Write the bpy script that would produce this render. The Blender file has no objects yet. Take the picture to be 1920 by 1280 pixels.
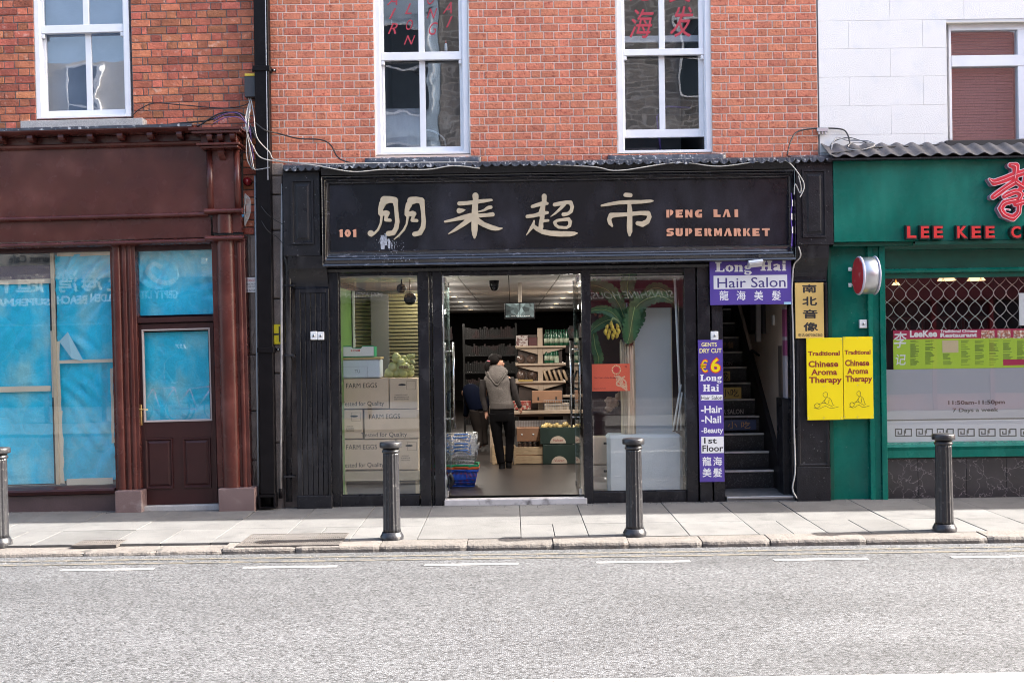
import bpy, math, random
import numpy as np
from mathutils import Matrix, Vector
random.seed(7)
S = bpy.context.scene
C = S.collection
# ---------------------------------------------------------------- camera, sky, sun, exposure
FPX, DC, HC, ROLL = 2133.3, 12.93, 1.848, 0.0145
cam = bpy.data.cameras.new('camera'); cam.lens = 40; cam.sensor_width = 36; cam.clip_end = 600; cam.clip_start = 0.05
co = bpy.data.objects.new('camera', cam); C.objects.link(co); S.camera = co
co.matrix_world = Matrix.Translation((0, -DC, HC)) @ Matrix.Rotation(math.pi/2, 4, 'X') @ Matrix.Rotation(-ROLL, 4, 'Z')
W = bpy.data.worlds.new('World'); S.world = W; W.use_nodes = True
wn = W.node_tree.nodes; bg = wn['Background']
sky = wn.new('ShaderNodeTexSky'); sky.sky_type = 'NISHITA'; sky.sun_disc = False
SUN = Vector((1.30, 0.105, 1.0)).normalized()
sky.sun_elevation = math.asin(SUN.z); sky.sun_rotation = math.atan2(SUN.x, SUN.y)
sky.air_density = 1.0; sky.dust_density = 5.5; sky.ozone_density = 1.0
W.node_tree.links.new(sky.outputs[0], bg.inputs[0]); bg.inputs[1].default_value = 0.12
sl = bpy.data.lights.new('sun', 'SUN'); sl.energy = 4.2; sl.angle = math.radians(0.53); sl.color = (1.0, 0.955, 0.89)
so = bpy.data.objects.new('sun', sl); C.objects.link(so); so.rotation_euler = SUN.to_track_quat('Z', 'Y').to_euler(); so.location = (20, 5, 20)
S.view_settings.view_transform = 'Standard'; S.view_settings.look = 'None'; S.view_settings.exposure = 2.55; S.view_settings.gamma = 1
S.view_settings.use_curve_mapping = False
S.cycles.filter_width = 1.05; S.cycles.max_bounces = 9; S.cycles.transparent_max_bounces = 16; S.cycles.glossy_bounces = 4; S.cycles.diffuse_bounces = 5
S.cycles.sample_clamp_indirect = 6; S.cycles.caustics_reflective = False; S.cycles.caustics_refractive = False
try: S.cycles.use_denoising = True
except Exception: pass

# ---------------------------------------------------------------- materials
MC = {}
def M(name, col, rough=0.5, metal=0.0, var=0.0, vs=3.0, bump=0.0, bs=60.0, spec=0.5, col2=None, c2s=8.0, c2lo=0.55, c2hi=0.7,
      coat=0.0, emis=None, rand=0.0, rhue=0.0, st=(1, 1, 1), roff=0.0, det=6.0, bst=(1, 1, 1), rvar=0.0, fine=0.0, fs=300.0, wvar=0.0, wscale=0.9, alpha=None):
    if name in MC: return MC[name]
    m = bpy.data.materials.new(name); m.use_nodes = True; MC[name] = m
    nt = m.node_tree; N = nt.nodes; L = nt.links; p = N['Principled BSDF']
    p.inputs['Roughness'].default_value = rough; p.inputs['Metallic'].default_value = metal
    p.inputs['Specular IOR Level'].default_value = spec; p.inputs['Coat Weight'].default_value = coat
    p.inputs['Base Color'].default_value = (*col, 1)
    if emis: p.inputs['Emission Color'].default_value = (*emis[:3], 1); p.inputs['Emission Strength'].default_value = emis[3]
    if alpha is not None: p.inputs['Alpha'].default_value = alpha
    tc = N.new('ShaderNodeTexCoord'); vec = tc.outputs['Object']
    oi = None
    if roff or rand or rhue:
        oi = N.new('ShaderNodeObjectInfo'); ge = N.new('ShaderNodeNewGeometry'); ra = N.new('ShaderNodeMath'); ra.operation = 'ADD'; L.new(oi.outputs['Random'], ra.inputs[0]); L.new(ge.outputs['Random Per Island'], ra.inputs[1])
        rf = N.new('ShaderNodeMath'); rf.operation = 'FRACT'; L.new(ra.outputs[0], rf.inputs[0]); RND = rf.outputs[0]
    if roff:
        ml = N.new('ShaderNodeMath'); ml.operation = 'MULTIPLY'; ml.inputs[1].default_value = roff; L.new(RND, ml.inputs[0])
        ad = N.new('ShaderNodeVectorMath'); ad.operation = 'ADD'; L.new(vec, ad.inputs[0]); L.new(ml.outputs[0], ad.inputs[1]); vec = ad.outputs[0]
    def noise(scale, stv=(1, 1, 1), d=det):
        mp = N.new('ShaderNodeMapping'); mp.inputs['Scale'].default_value = stv; L.new(vec, mp.inputs['Vector'])
        n = N.new('ShaderNodeTexNoise'); n.inputs['Scale'].default_value = scale; n.inputs['Detail'].default_value = d
        L.new(mp.outputs[0], n.inputs['Vector']); return n.outputs['Fac']
    cur = None
    def setc(o):
        L.new(o, p.inputs['Base Color'])
    if var or rand or rhue or col2 or fine or wvar:
        rgb = N.new('ShaderNodeRGB'); rgb.outputs[0].default_value = (*col, 1); cur = rgb.outputs[0]
        if col2:
            mr = N.new('ShaderNodeMapRange'); mr.inputs['From Min'].default_value = c2lo; mr.inputs['From Max'].default_value = c2hi
            L.new(noise(c2s, st), mr.inputs['Value'])
            mx = N.new('ShaderNodeMix'); mx.data_type = 'RGBA'; L.new(mr.outputs[0], mx.inputs['Factor']); L.new(cur, mx.inputs['A']); mx.inputs['B'].default_value = (*col2, 1)
            cur = mx.outputs['Result']
        hs = N.new('ShaderNodeHueSaturation'); L.new(cur, hs.inputs['Color']); cur = hs.outputs[0]
        val = None
        def addv(o, amt):
            nonlocal val
            a = N.new('ShaderNodeMapRange'); a.inputs['From Min'].default_value = 0.25; a.inputs['From Max'].default_value = 0.75
            a.inputs['To Min'].default_value = 1-amt; a.inputs['To Max'].default_value = 1+amt; a.clamp = False; L.new(o, a.inputs['Value'])
            if val is None: val = a.outputs[0]
            else:
                mm = N.new('ShaderNodeMath'); mm.operation = 'MULTIPLY'; L.new(val, mm.inputs[0]); L.new(a.outputs[0], mm.inputs[1]); val = mm.outputs[0]
        if var: addv(noise(vs, st), var)
        if wvar:
            gw_ = N.new('ShaderNodeNewGeometry'); mpw = N.new('ShaderNodeMapping'); mpw.inputs['Scale'].default_value = (1.3, 1, 0.6); L.new(gw_.outputs['Position'], mpw.inputs[0]); nw = N.new('ShaderNodeTexNoise'); nw.inputs['Scale'].default_value = wscale; nw.inputs['Detail'].default_value = 7; nw.inputs['Roughness'].default_value = 0.62; L.new(mpw.outputs[0], nw.inputs['Vector']); addv(nw.outputs['Fac'], wvar)
        if fine: addv(noise(fs, (1, 1, 1), 2.0), fine)
        if rand:
            b = N.new('ShaderNodeMapRange'); b.inputs['To Min'].default_value = 0.2; b.inputs['To Max'].default_value = 0.8; L.new(RND, b.inputs['Value']); addv(b.outputs[0], rand)
        if rhue:
            f = N.new('ShaderNodeMath'); f.operation = 'MULTIPLY'; f.inputs[1].default_value = 7.31; L.new(RND, f.inputs[0])
            g = N.new('ShaderNodeMath'); g.operation = 'FRACT'; L.new(f.outputs[0], g.inputs[0])
            h = N.new('ShaderNodeMapRange'); h.inputs['To Min'].default_value = 0.5-rhue; h.inputs['To Max'].default_value = 0.5+rhue; L.new(g.outputs[0], h.inputs['Value']); L.new(h.outputs[0], hs.inputs['Hue'])
        if val is not None: L.new(val, hs.inputs['Value'])
        setc(cur)
    if rvar:
        a = N.new('ShaderNodeMapRange'); a.inputs['From Min'].default_value = 0.3; a.inputs['From Max'].default_value = 0.7
        a.inputs['To Min'].default_value = max(0.02, rough-rvar); a.inputs['To Max'].default_value = min(1, rough+rvar); L.new(noise(5), a.inputs['Value']); L.new(a.outputs[0], p.inputs['Roughness'])
    if bump:
        b = N.new('ShaderNodeBump'); b.inputs['Strength'].default_value = min(1, bump); b.inputs['Distance'].default_value = 0.01 if bump <= 1 else 0.01*bump
        L.new(noise(bs, bst), b.inputs['Height']); L.new(b.outputs[0], p.inputs['Normal'])
    return m

def Mglass(name, tint=(0.97, 0.99, 0.98), ior=1.5, wob=0.0, ws=2.5, rough=0.0):
    m = bpy.data.materials.new(name); m.use_nodes = True; nt = m.node_tree; N = nt.nodes; L = nt.links
    N.remove(N['Principled BSDF']); out = N['Material Output']
    tr = N.new('ShaderNodeBsdfTransparent'); tr.inputs[0].default_value = (*tint, 1)
    gl = N.new('ShaderNodeBsdfGlossy'); gl.inputs['Roughness'].default_value = rough
    fr = N.new('ShaderNodeFresnel'); fr.inputs['IOR'].default_value = ior
    mx = N.new('ShaderNodeMixShader'); ge = N.new('ShaderNodeNewGeometry'); im_ = N.new('ShaderNodeMapRange'); im_.inputs['To Min'].default_value = ior; im_.inputs['To Max'].default_value = 1/ior; L.new(ge.outputs['Backfacing'], im_.inputs['Value']); L.new(im_.outputs[0], fr.inputs['IOR'])
    L.new(fr.outputs[0], mx.inputs[0]); L.new(tr.outputs[0], mx.inputs[1]); L.new(gl.outputs[0], mx.inputs[2]); L.new(mx.outputs[0], out.inputs[0])
    if wob:
        tc = N.new('ShaderNodeTexCoord'); n = N.new('ShaderNodeTexNoise'); n.inputs['Scale'].default_value = ws; n.inputs['Detail'].default_value = 1.5; L.new(tc.outputs['Object'], n.inputs['Vector'])
        b = N.new('ShaderNodeBump'); b.inputs['Strength'].default_value = 1; b.inputs['Distance'].default_value = wob; L.new(n.outputs['Fac'], b.inputs['Height']); L.new(b.outputs[0], gl.inputs['Normal'])
    return m

# ---------------------------------------------------------------- photo plane -> place
def P(px, py, Y=0.0):
    k = (DC+Y)/FPX; dx = px-960; dy = 640-py; c, s = math.cos(ROLL), math.sin(ROLL)
    return ((dx*c+dy*s)*k, HC+(-dx*s+dy*c)*k)
class Frame:
    def __init__(s, tilt=0.0, ax=None, ay=None):
        s.t = tilt
        if ax is None: s.A = Vector((0, 0, 0))
        else: X, Z = P(ax, ay); s.A = Vector((X, 0, Z))
        s.R = Matrix.Rotation(-tilt, 3, 'Y')     # rises to the right
        s.Ri = s.R.inverted()
    def p(s, px, py, Y=0.0):
        X, Z = P(px, py, Y); v = s.Ri @ (Vector((X, Y, Z))-s.A); return v.x, v.z
    def r(s, x0, y0, x1, y1, Y=0.0):
        xm, ym = (x0+x1)/2, (y0+y1)/2
        return s.p(x0, ym, Y)[0], s.p(x1, ym, Y)[0], s.p(xm, y1, Y)[1], s.p(xm, y0, Y)[1]
FC = Frame(); FL = Frame(0.012, 230, 958)
F = FC

# ---------------------------------------------------------------- mesh building
class MB:
    def __init__(s): s.v = []; s.f = []; s.sm = []; s.marks = []
    def add(s, vs, fs, smooth=False):
        o = len(s.v); s.v += [tuple(v) for v in vs]; s.f += [tuple(i+o for i in f) for f in fs]; s.sm += [smooth]*len(fs); return s
    def box(s, x0, x1, y0, y1, z0, z1, c=0.0):
        if x0 > x1: x0, x1 = x1, x0
        if y0 > y1: y0, y1 = y1, y0
        if z0 > z1: z0, z1 = z1, z0
        c = min(c, (x1-x0)*0.45, (y1-y0)*0.45, (z1-z0)*0.45)
        if c <= 0:
            return s.add([(x0, y0, z0), (x1, y0, z0), (x1, y1, z0), (x0, y1, z0), (x0, y0, z1), (x1, y0, z1), (x1, y1, z1), (x0, y1, z1)],
                  [(0, 3, 2, 1), (4, 5, 6, 7), (0, 1, 5, 4), (1, 2, 6, 5), (2, 3, 7, 6), (3, 0, 4, 7)])
        V = []; idx = {}
        for i, X in enumerate((x0, x1)):
            for j, Y in enumerate((y0, y1)):
                for k, Z in enumerate((z0, z1)):
                    sx, sy, sz = (c, -c)[i], (c, -c)[j], (c, -c)[k]
                    idx[i, j, k] = len(V); V += [(X, Y+sy, Z+sz), (X+sx, Y, Z+sz), (X+sx, Y+sy, Z)]
        q = lambda i, j, k, a: idx[i, j, k]+a
        Fs = []
        for a in range(3):
            for e in (0, 1):
                o = [t for t in range(3) if t != a]; ring = []
                for (u, w) in ((0, 0), (1, 0), (1, 1), (0, 1)):
                    t = [0, 0, 0]; t[a] = e; t[o[0]] = u; t[o[1]] = w; ring.append(q(*t, a))
                if (e == 0) != (a == 1): ring = ring[::-1]
                Fs.append(ring)
        for a in range(3):          # edges along axis a
            o = [t for t in range(3) if t != a]
            for u in (0, 1):
                for w in (0, 1):
                    t0 = [0, 0, 0]; t0[a] = 0; t0[o[0]] = u; t0[o[1]] = w; t1 = list(t0); t1[a] = 1
                    fc = [q(*t0, o[0]), q(*t1, o[0]), q(*t1, o[1]), q(*t0, o[1])]
                    if ((u+w+(a == 1)) % 2) == 1: fc = fc[::-1]
                    Fs.append(fc)
        for (i, j, k), b in idx.items():
            Fs.append((b, b+1, b+2) if (i+j+k) % 2 else (b, b+2, b+1))
        return s.add(V, Fs)
    def poly(s, pts, y0, y1):                      # outline in x,z ; front at y0, back at y1
        n = len(pts); ar = sum(pts[i][0]*pts[(i+1) % n][1]-pts[(i+1) % n][0]*pts[i][1] for i in range(n))
        if ar < 0: pts = pts[::-1]
        V = [(x, y0, z) for x, z in pts]+[(x, y1, z) for x, z in pts]
        return s.add(V, [tuple(range(n)), tuple(range(2*n-1, n-1, -1))]+[(i, i+n, (i+1) % n+n, (i+1) % n) for i in range(n)])
    def profx(s, pts, x0, x1):                     # profile in (y,z) swept along x
        n = len(pts); ar = sum(pts[i][0]*pts[(i+1) % n][1]-pts[(i+1) % n][0]*pts[i][1] for i in range(n))
        if ar < 0: pts = pts[::-1]
        V = [(x0, y, z) for y, z in pts]+[(x1, y, z) for y, z in pts]
        return s.add(V, [tuple(range(n-1, -1, -1)), tuple(range(n, 2*n))]+[(i, (i+1) % n, (i+1) % n+n, i+n) for i in range(n)])
    def loft(s, rings, cap=True, smooth=True, closed=True):
        n = len(rings[0]); o = [p for r in rings for p in r]; Fs = []
        for i in range(len(rings)-1):
            for j in range(n if closed else n-1):
                k = (j+1) % n; Fs.append((i*n+j, i*n+k, (i+1)*n+k, (i+1)*n+j))
        s.add(o, Fs, smooth)
        if cap and closed:
            b = len(s.v)-len(o); s.f += [tuple(b+j for j in range(n-1, -1, -1)), tuple(b+(len(rings)-1)*n+j for j in range(n))]; s.sm += [False, False]
        return s
    def lathe(s, prof, cx=0, cy=0, n=20, axis='z', smooth=True, flute=None):   # prof: (r, t)
        rings = []
        for r, t in prof:
            ring = []
            for j in range(n):
                a = 2*math.pi*j/n; rr = r*(1-(flute[1] if flute and flute[2] <= t <= flute[3] else 0)*(0.5+0.5*math.cos(a*flute[0]))) if flute else r
                x, y = rr*math.cos(a), rr*math.sin(a)
                ring.append((cx+x, cy+y, t) if axis == 'z' else ((cx+x, t, cy-y) if axis == 'y' else (t, cx+x, cy+y)))
            rings.append(ring)
        return s.loft(rings, smooth=smooth)
    def tube(s, pts, r, n=6, smooth=True):
        pts = [Vector(p) for p in pts]; rings = []
        R = r if isinstance(r, (list, tuple)) else [r]*len(pts)
        up = None
        for i, p in enumerate(pts):
            d = (pts[min(i+1, len(pts)-1)]-pts[max(i-1, 0)])
            if d.length < 1e-9: d = Vector((0, 0, 1))
            d.normalize()
            if up is None: up = Vector((0, 1, 0)) if abs(d.y) < 0.9 else Vector((1, 0, 0))
            a = d.cross(up).normalized(); b = d.cross(a).normalized(); up = -b if False else up
            rings.append([p+(a*math.cos(2*math.pi*j/n)-b*math.sin(2*math.pi*j/n))*R[i]*1.0 for j in range(n)])
        return s.loft(rings, smooth=smooth)
    def sphere(s, c, r, n=12, m=8, sc=(1, 1, 1), noise=0.0):
        rings = []
        for i in range(1, m):
            t = math.pi*i/m
            rings.append([(c[0]+r*sc[0]*math.sin(t)*math.cos(2*math.pi*j/n)*(1+random.uniform(-noise, noise)), c[1]+r*sc[1]*math.sin(t)*math.sin(2*math.pi*j/n), c[2]-r*sc[2]*math.cos(t)) for j in range(n)])
        return s.loft(rings)
    def mesh(s, name, mat=None):
        me = bpy.data.meshes.new(name); me.from_pydata(s.v, [], s.f)
        if any(s.sm): me.polygons.foreach_set('use_smooth', s.sm)
        if mat: me.materials.append(mat)
        me.update(); return me
    def obj(s, name, mat, parent=None, label=None, kind=None):
        if name == 'lettering' and len(s.marks) > 1 and not kind:      # one object for each line of lettering
            mk_ = s.marks+[len(s.v)]; out = None
            for a, b in zip(mk_[:-1], mk_[1:]):
                q = MB(); q.v = s.v[a:b]; q.f = [tuple(i-a for i in f) for f in s.f if a <= f[0] < b]; q.sm = [False]*len(q.f); out = q.obj(name, mat, parent, label)
            return out
        return mk(name, s.mesh(name, mat), parent, label, kind)
def crom(pts, n=6):
    pts = [Vector(p) for p in pts]; q = [pts[0]]+pts+[pts[-1]]; out = []
    for i in range(1, len(q)-2):
        for k in range(n):
            t = k/n; a, b, c, d = q[i-1:i+3]
            out.append(0.5*((2*b)+(c-a)*t+(2*a-5*b+4*c-d)*t*t+(3*b-a-3*c+d)*t**3))
    out.append(pts[-1]); return out
def mk(name, me, parent=None, label=None, kind=None):
    o = bpy.data.objects.new(name, me); C.objects.link(o)
    if parent is not None:
        o.parent = parent
        if parent.parent is None and 'b' in parent.keys(): o.location = -Vector(parent['b'])
    if label: o['label'] = label
    if kind: o['kind'] = kind
    return o
def place(o, fr):
    o.location = fr.A; o.rotation_euler = fr.R.to_euler()
def thing(name, label, cat, base=(0, 0, 0), group=None, fr=None, kind=None):
    fr = fr or F
    o = bpy.data.objects.new(name, None); C.objects.link(o); o.empty_display_size = 0.2
    o['b'] = tuple(float(x) for x in base); o.location = fr.A+fr.R @ Vector(base); o.rotation_euler = fr.R.to_euler()
    if label: o['label'] = label
    if cat: o['category'] = cat
    if group: o['group'] = group
    if kind: o['kind'] = kind
    return o
def tag(o, label, cat, group=None, fr=None):
    o['label'] = label; o['category'] = cat
    if group: o['group'] = group
    fr = fr or F
    place(o, fr); return o
def copy_tree(o, parent=None):
    c = o.copy(); C.objects.link(c)
    if parent is not None: c.parent = parent
    for ch in list(o.children): copy_tree(ch, c)
    return c
def pb(mb, x0, y0, x1, y1, Yf, Yb, c=0.0):
    a = F.r(x0, y0, x1, y1, Yf); mb.box(a[0], a[1], Yf, Yb, a[2], a[3], c); return mb
def pbo(name, mat, parent, x0, y0, x1, y1, Yf, Yb, c=0.003, label=None):
    return pb(MB(), x0, y0, x1, y1, Yf, Yb, c).obj(name, mat, parent, label)
def ring_frame(mb, a, w, y0, y1, c=0.002):        # rectangle a=(x0,x1,z0,z1) outer, bars of width w butted
    wl, wr, wb, wt = w if isinstance(w, (tuple, list)) else (w, w, w, w)
    x0, x1, z0, z1 = a
    mb.box(x0, x0+wl, y0, y1, z0, z1, c); mb.box(x1-wr, x1, y0, y1, z0, z1, c)
    mb.box(x0+wl, x1-wr, y0, y1, z0, z0+wb, c); mb.box(x0+wl, x1-wr, y0, y1, z1-wt, z1, c); return mb
def moulded(mb, a, steps):                        # nested mitred frame: steps = [(inset, y), ...]
    x0, x1, z0, z1 = a; R = []
    for ins, y in steps: R.append([(x0+ins, y, z0+ins), (x1-ins, y, z0+ins), (x1-ins, y, z1-ins), (x0+ins, y, z1-ins)])
    mb.loft(R, cap=False, smooth=False); return mb
# ---------------------------------------------------------------- lettering
TX = {}
def txt_pts(s, bold=0.0, shear=0.0):
    key = (s, bold, shear)
    if key in TX: return TX[key]
    cu = bpy.data.curves.new('t', 'FONT'); cu.body = s; cu.offset = bold; cu.resolution_u = 3; cu.shear = shear; cu.extrude = 0.05
    o = bpy.data.objects.new('t', cu); me = o.to_mesh()
    v = [tuple(x.co) for x in me.vertices]; f = [tuple(p.vertices) for p in me.polygons]
    o.to_mesh_clear(); bpy.data.objects.remove(o); bpy.data.curves.remove(cu)
    TX[key] = (v, f); return TX[key]
def txt(mb, s, a, y, dep=0.001, bold=0.01, flip=False, shear=0.0):
    if bold and (bold <= 0.012 or any(ord(c) > 0x2e80 or c == '€' for c in s)):
        k = bold*0.55*(a[3]-a[2]); a = (a[0]+k, a[1]-k, a[2]+k, a[3]-k)
        for i, (dx, dz) in enumerate(((0, 0), (k, 0), (-k, 0), (0, k), (0, -k))): txt(mb, s, (a[0]+dx, a[1]+dx, a[2]+dz, a[3]+dz), y+0.00012*i, dep, 0.0, flip, shear)
        return mb
    v, f = txt_pts(s, bold, shear)
    if not v: return mb
    xs = [p[0] for p in v]; ys = [p[1] for p in v]; x0, x1, y0, y1 = min(xs), max(xs), min(ys), max(ys)
    X0, X1, Z0, Z1 = a; sx = (X1-X0)/max(1e-6, x1-x0); sz = (Z1-Z0)/max(1e-6, y1-y0); V = []
    for p in v:
        X = X0+(p[0]-x0)*sx; Z = Z0+(p[1]-y0)*sz; t = dep*(0.5-p[2]*10)
        if flip: V.append((X0+X1-X, y+dep-t, Z))
        else: V.append((X, y-dep+t, Z))
    return mb.add(V, f)
def ptxt(mb, s, x0, y0, x1, y1, Y, dep=0.001, bold=0.01, shear=0.0):
    mb.marks.append(len(mb.v)); return txt(mb, s, F.r(x0, y0, x1, y1, Y), Y, dep, bold, shear=shear)
def glyph(strokes, conv, y0, y1, step=1.3, grow=0.0):
    """filled brush glyph: union of tapered strokes; strokes in drawing units, conv -> (x,z)"""
    allp = [p for s in strokes for p in s]; mr = max(p[2] for p in allp)+grow+step*2
    ax, bx = min(p[0] for p in allp)-mr, max(p[0] for p in allp)+mr; ay, by = min(p[1] for p in allp)-mr, max(p[1] for p in allp)+mr
    gx = np.arange(ax, bx, step); gy = np.arange(ay, by, step); X, Yg = np.meshgrid(gx, gy, indexing='ij'); D = np.full(X.shape, 1e9)
    for s in strokes:
        s = [s[0], s[0]] if len(s) == 1 else s
        for p, q in zip(s[:-1], s[1:]):
            dx, dy = q[0]-p[0], q[1]-p[1]; L2 = dx*dx+dy*dy+1e-9
            t = np.clip(((X-p[0])*dx+(Yg-p[1])*dy)/L2, 0, 1)
            D = np.minimum(D, np.hypot(X-p[0]-t*dx, Yg-p[1]-t*dy)-(p[2]+(q[2]-p[2])*t))
    D -= grow
    mb = MB(); vid = {}
    def vert(key, x, y, yy):
        k = (key, yy)
        if k not in vid: vid[k] = len(mb.v); a = conv(x, y); mb.v.append((a[0], yy, a[1]))
        return vid[k]
    inside = D < 0
    nx, ny = D.shape
    for i in range(nx-1):
        for j in range(ny-1):
            cs = [(i, j), (i+1, j), (i+1, j+1), (i, j+1)]; ins = [inside[c] for c in cs]
            if not any(ins): continue
            loop = []; cut = []
            for k in range(4):
                c, d = cs[k], cs[(k+1) % 4]
                if ins[k]: loop.append((c, gx[c[0]], gy[c[1]]))
                if ins[k] != ins[(k+1) % 4]:
                    t = D[c]/(D[c]-D[d]); e = (min(c, d), max(c, d)); w = (e, gx[c[0]]+(gx[d[0]]-gx[c[0]])*t, gy[c[1]]+(gy[d[1]]-gy[c[1]])*t); loop.append(w); cut.append((w, ins[k]))
            if len(loop) >= 3:
                mb.f.append(tuple(vert(*w, y0) for w in loop)); mb.sm.append(False)
            if len(cut) == 2:
                a, b = (cut[0][0], cut[1][0]) if cut[0][1] else (cut[1][0], cut[0][0])
                mb.f.append((vert(*a, y0), vert(*b, y0), vert(*b, y1), vert(*a, y1))); mb.sm.append(True)
    return mb
def ribbon(mb, pts, w, y, conv=lambda x, z: (x, z)):
    pts = [Vector(conv(*p)) for p in pts]
    for i, p in enumerate(pts): 
        pass
    V = []
    for i, p in enumerate(pts):
        d = pts[min(i+1, len(pts)-1)]-pts[max(i-1, 0)]; d = d.normalized() if d.length > 0 else Vector((1, 0)); n = Vector((-d.y, d.x))*w/2
        V += [(p.x+n.x, y, p.y+n.y), (p.x-n.x, y, p.y-n.y)]
    mb.add(V, [(2*i, 2*i+1, 2*i+3, 2*i+2) for i in range(len(pts)-1)]); return mb
DECO = {'P': [[(0,0),(4,0),(4,10),(0,10)], [(5,10),(7,10),(9,9),(10,7),(9,4.5),(7,3),(5,2.2)]],
 'E': [[(0,0),(10,0),(10,2.6),(5,2.6),(5,3.8),(9,3.8),(9,6.2),(5,6.2),(5,7.4),(10,7.4),(10,10),(0,10)]],
 'N': [[(0,0),(3.5,0),(3.5,5),(7,0),(10,0),(10,10),(7,10),(7,5),(4,10),(0,10)]],
 'G': [[(10,10),(4,10),(1,8.5),(0,5),(1,1.5),(4,0),(10,0),(10,5),(6.5,5),(6.5,2.6),(5.5,2.6),(5,5),(5.5,7.6),(10,7.6)]],
 'L': [[(0,0),(10,0),(10,3),(5.5,3),(5.5,10),(0,10)]], 'A': [[(0,0),(2.4,0),(5.6,7),(4.4,10),(4.0,10)], [(4.9,10),(8,10),(11.4,0),(6.7,0)]],
 'I': [[(3,0),(8,0),(8,10),(3,10)]], 'S': [[(10,10),(3,10),(0,8.6),(0,5.8),(2,4.2),(6,4.2),(6,2.8),(0,2.8),(0,0),(7,0),(10,1.6),(10,4.4),(8,6),(4,6),(4,7.4),(10,7.4)]],
 'U': [[(0,10),(5.2,10),(5.2,2.5),(6.8,2.5),(6.8,10),(10,10),(10,2),(8,0),(2,0),(0,2)]],
 'R': [[(0,0),(4,0),(4,10),(0,10)], [(5,10),(8,10),(10,8),(9.5,5.5),(8.5,5),(10.5,0),(6.5,0),(5,5)]],
 'M': [[(0,0),(3.2,0),(3.2,5),(5.6,0),(8.0,5),(8.0,0),(11.2,0),(11.2,10),(7.8,10),(5.6,5.6),(3.4,10),(0,10)]],
 'K': [[(0,0),(4,0),(4,10),(0,10)], [(4.4,5),(7,10),(10,10),(7.2,5.4),(10.5,0),(6.5,0)]],
 'T': [[(0,10),(11,10),(11,7.4),(8,7.4),(8,0),(4,0),(4,7.4),(0,7.4)]],
 '1': [[(2.5,0),(7,0),(7,10),(4,10),(1,8),(2.5,7.4)]], '0': [[(5,10),(2,9),(0,5),(2,1),(5,0),(5,3),(4.2,5),(5,7)], [(5,10),(5,7),(5.8,5),(5,3),(5,0),(8,1),(10,5),(8,9)]]}
# ---------------------------------------------------------------- materials used everywhere
white_paint = M('white_gloss_paint', (0.78, 0.79, 0.82), 0.32, var=0.05, vs=6, bump=0.08, bs=40)
brown = M('brown_varnished_wood', (0.074, 0.0185, 0.015), 0.24, spec=0.38, var=0.28, vs=3.0, st=(1, 1, 1), bump=0.12, bs=90, bst=(0.4, 1, 3), col2=(0.10, 0.034, 0.028), c2s=3, c2lo=0.5, c2hi=0.75, rvar=0.08)
brown_d = M('brown_dark_wood', (0.036, 0.010, 0.010), 0.38, spec=0.35, var=0.2, vs=4, bump=0.1, bs=80)
black = M('black_gloss_paint', (0.011, 0.011, 0.014), 0.24, spec=0.35, var=0.4, vs=4, bump=0.22, bs=35, col2=(0.045, 0.045, 0.05), c2s=7, c2lo=0.55, c2hi=0.85, st=(1, 1, 0.35), rvar=0.1, bst=(1, 1, 1))
black_f = M('black_paint_faded', (0.013, 0.013, 0.016), 0.36, spec=0.28, var=0.4, vs=9, bump=0.4, bs=60, col2=(0.12, 0.12, 0.125), c2s=38, c2lo=0.66, c2hi=0.74, rvar=0.12)
green = M('green_gloss_paint', (0.002, 0.122, 0.090), 0.27, spec=0.22, var=0.24, vs=3.5, st=(1.6, 1.6, 0.5), fine=0.06, fs=40, bump=0.06, bs=14, col2=(0.02, 0.19, 0.14), c2s=1.7, c2lo=0.5, c2hi=0.85, rvar=0.12)
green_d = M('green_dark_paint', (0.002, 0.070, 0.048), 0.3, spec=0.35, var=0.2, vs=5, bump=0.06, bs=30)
lead = M('weathered_lead', (0.045, 0.052, 0.07), 0.42, metal=0.0, var=0.4, vs=10, bump=0.8, bs=28, col2=(0.42, 0.43, 0.45), c2s=24, c2lo=0.57, c2hi=0.66)
granite = M('grey_granite', (0.40, 0.39, 0.38), 0.75, var=0.15, vs=8, fine=0.4, fs=160, bump=0.5, bs=120)
stone = M('grimy_stone', (0.20, 0.165, 0.145), 0.85, var=0.35, vs=7, fine=0.25, fs=120, bump=0.7, bs=60)
inox = M('brushed_steel', (0.60, 0.60, 0.61), 0.25, metal=1.0)
alu = M('aluminium', (0.55, 0.56, 0.58), 0.35, metal=0.9)
iron = M('bollard_iron_paint', (0.020, 0.020, 0.023), 0.33, var=0.3, vs=20, bump=0.25, bs=50, col2=(0.10, 0.095, 0.09), c2s=30, c2lo=0.6, c2hi=0.75)
rubber = M('black_cable', (0.014, 0.014, 0.016), 0.45)
cream_cable = M('cream_cable', (0.50, 0.48, 0.44), 0.5)
purple_cable = M('purple_cable', (0.10, 0.05, 0.20), 0.5)
cardboard = M('cardboard', (0.64, 0.50, 0.37), 0.85, var=0.08, vs=5, bump=0.1, bs=200, bst=(1, 1, 0.1))
cardboard_b = M('brown_cardboard', (0.30, 0.165, 0.10), 0.85, var=0.12, vs=5)
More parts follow.
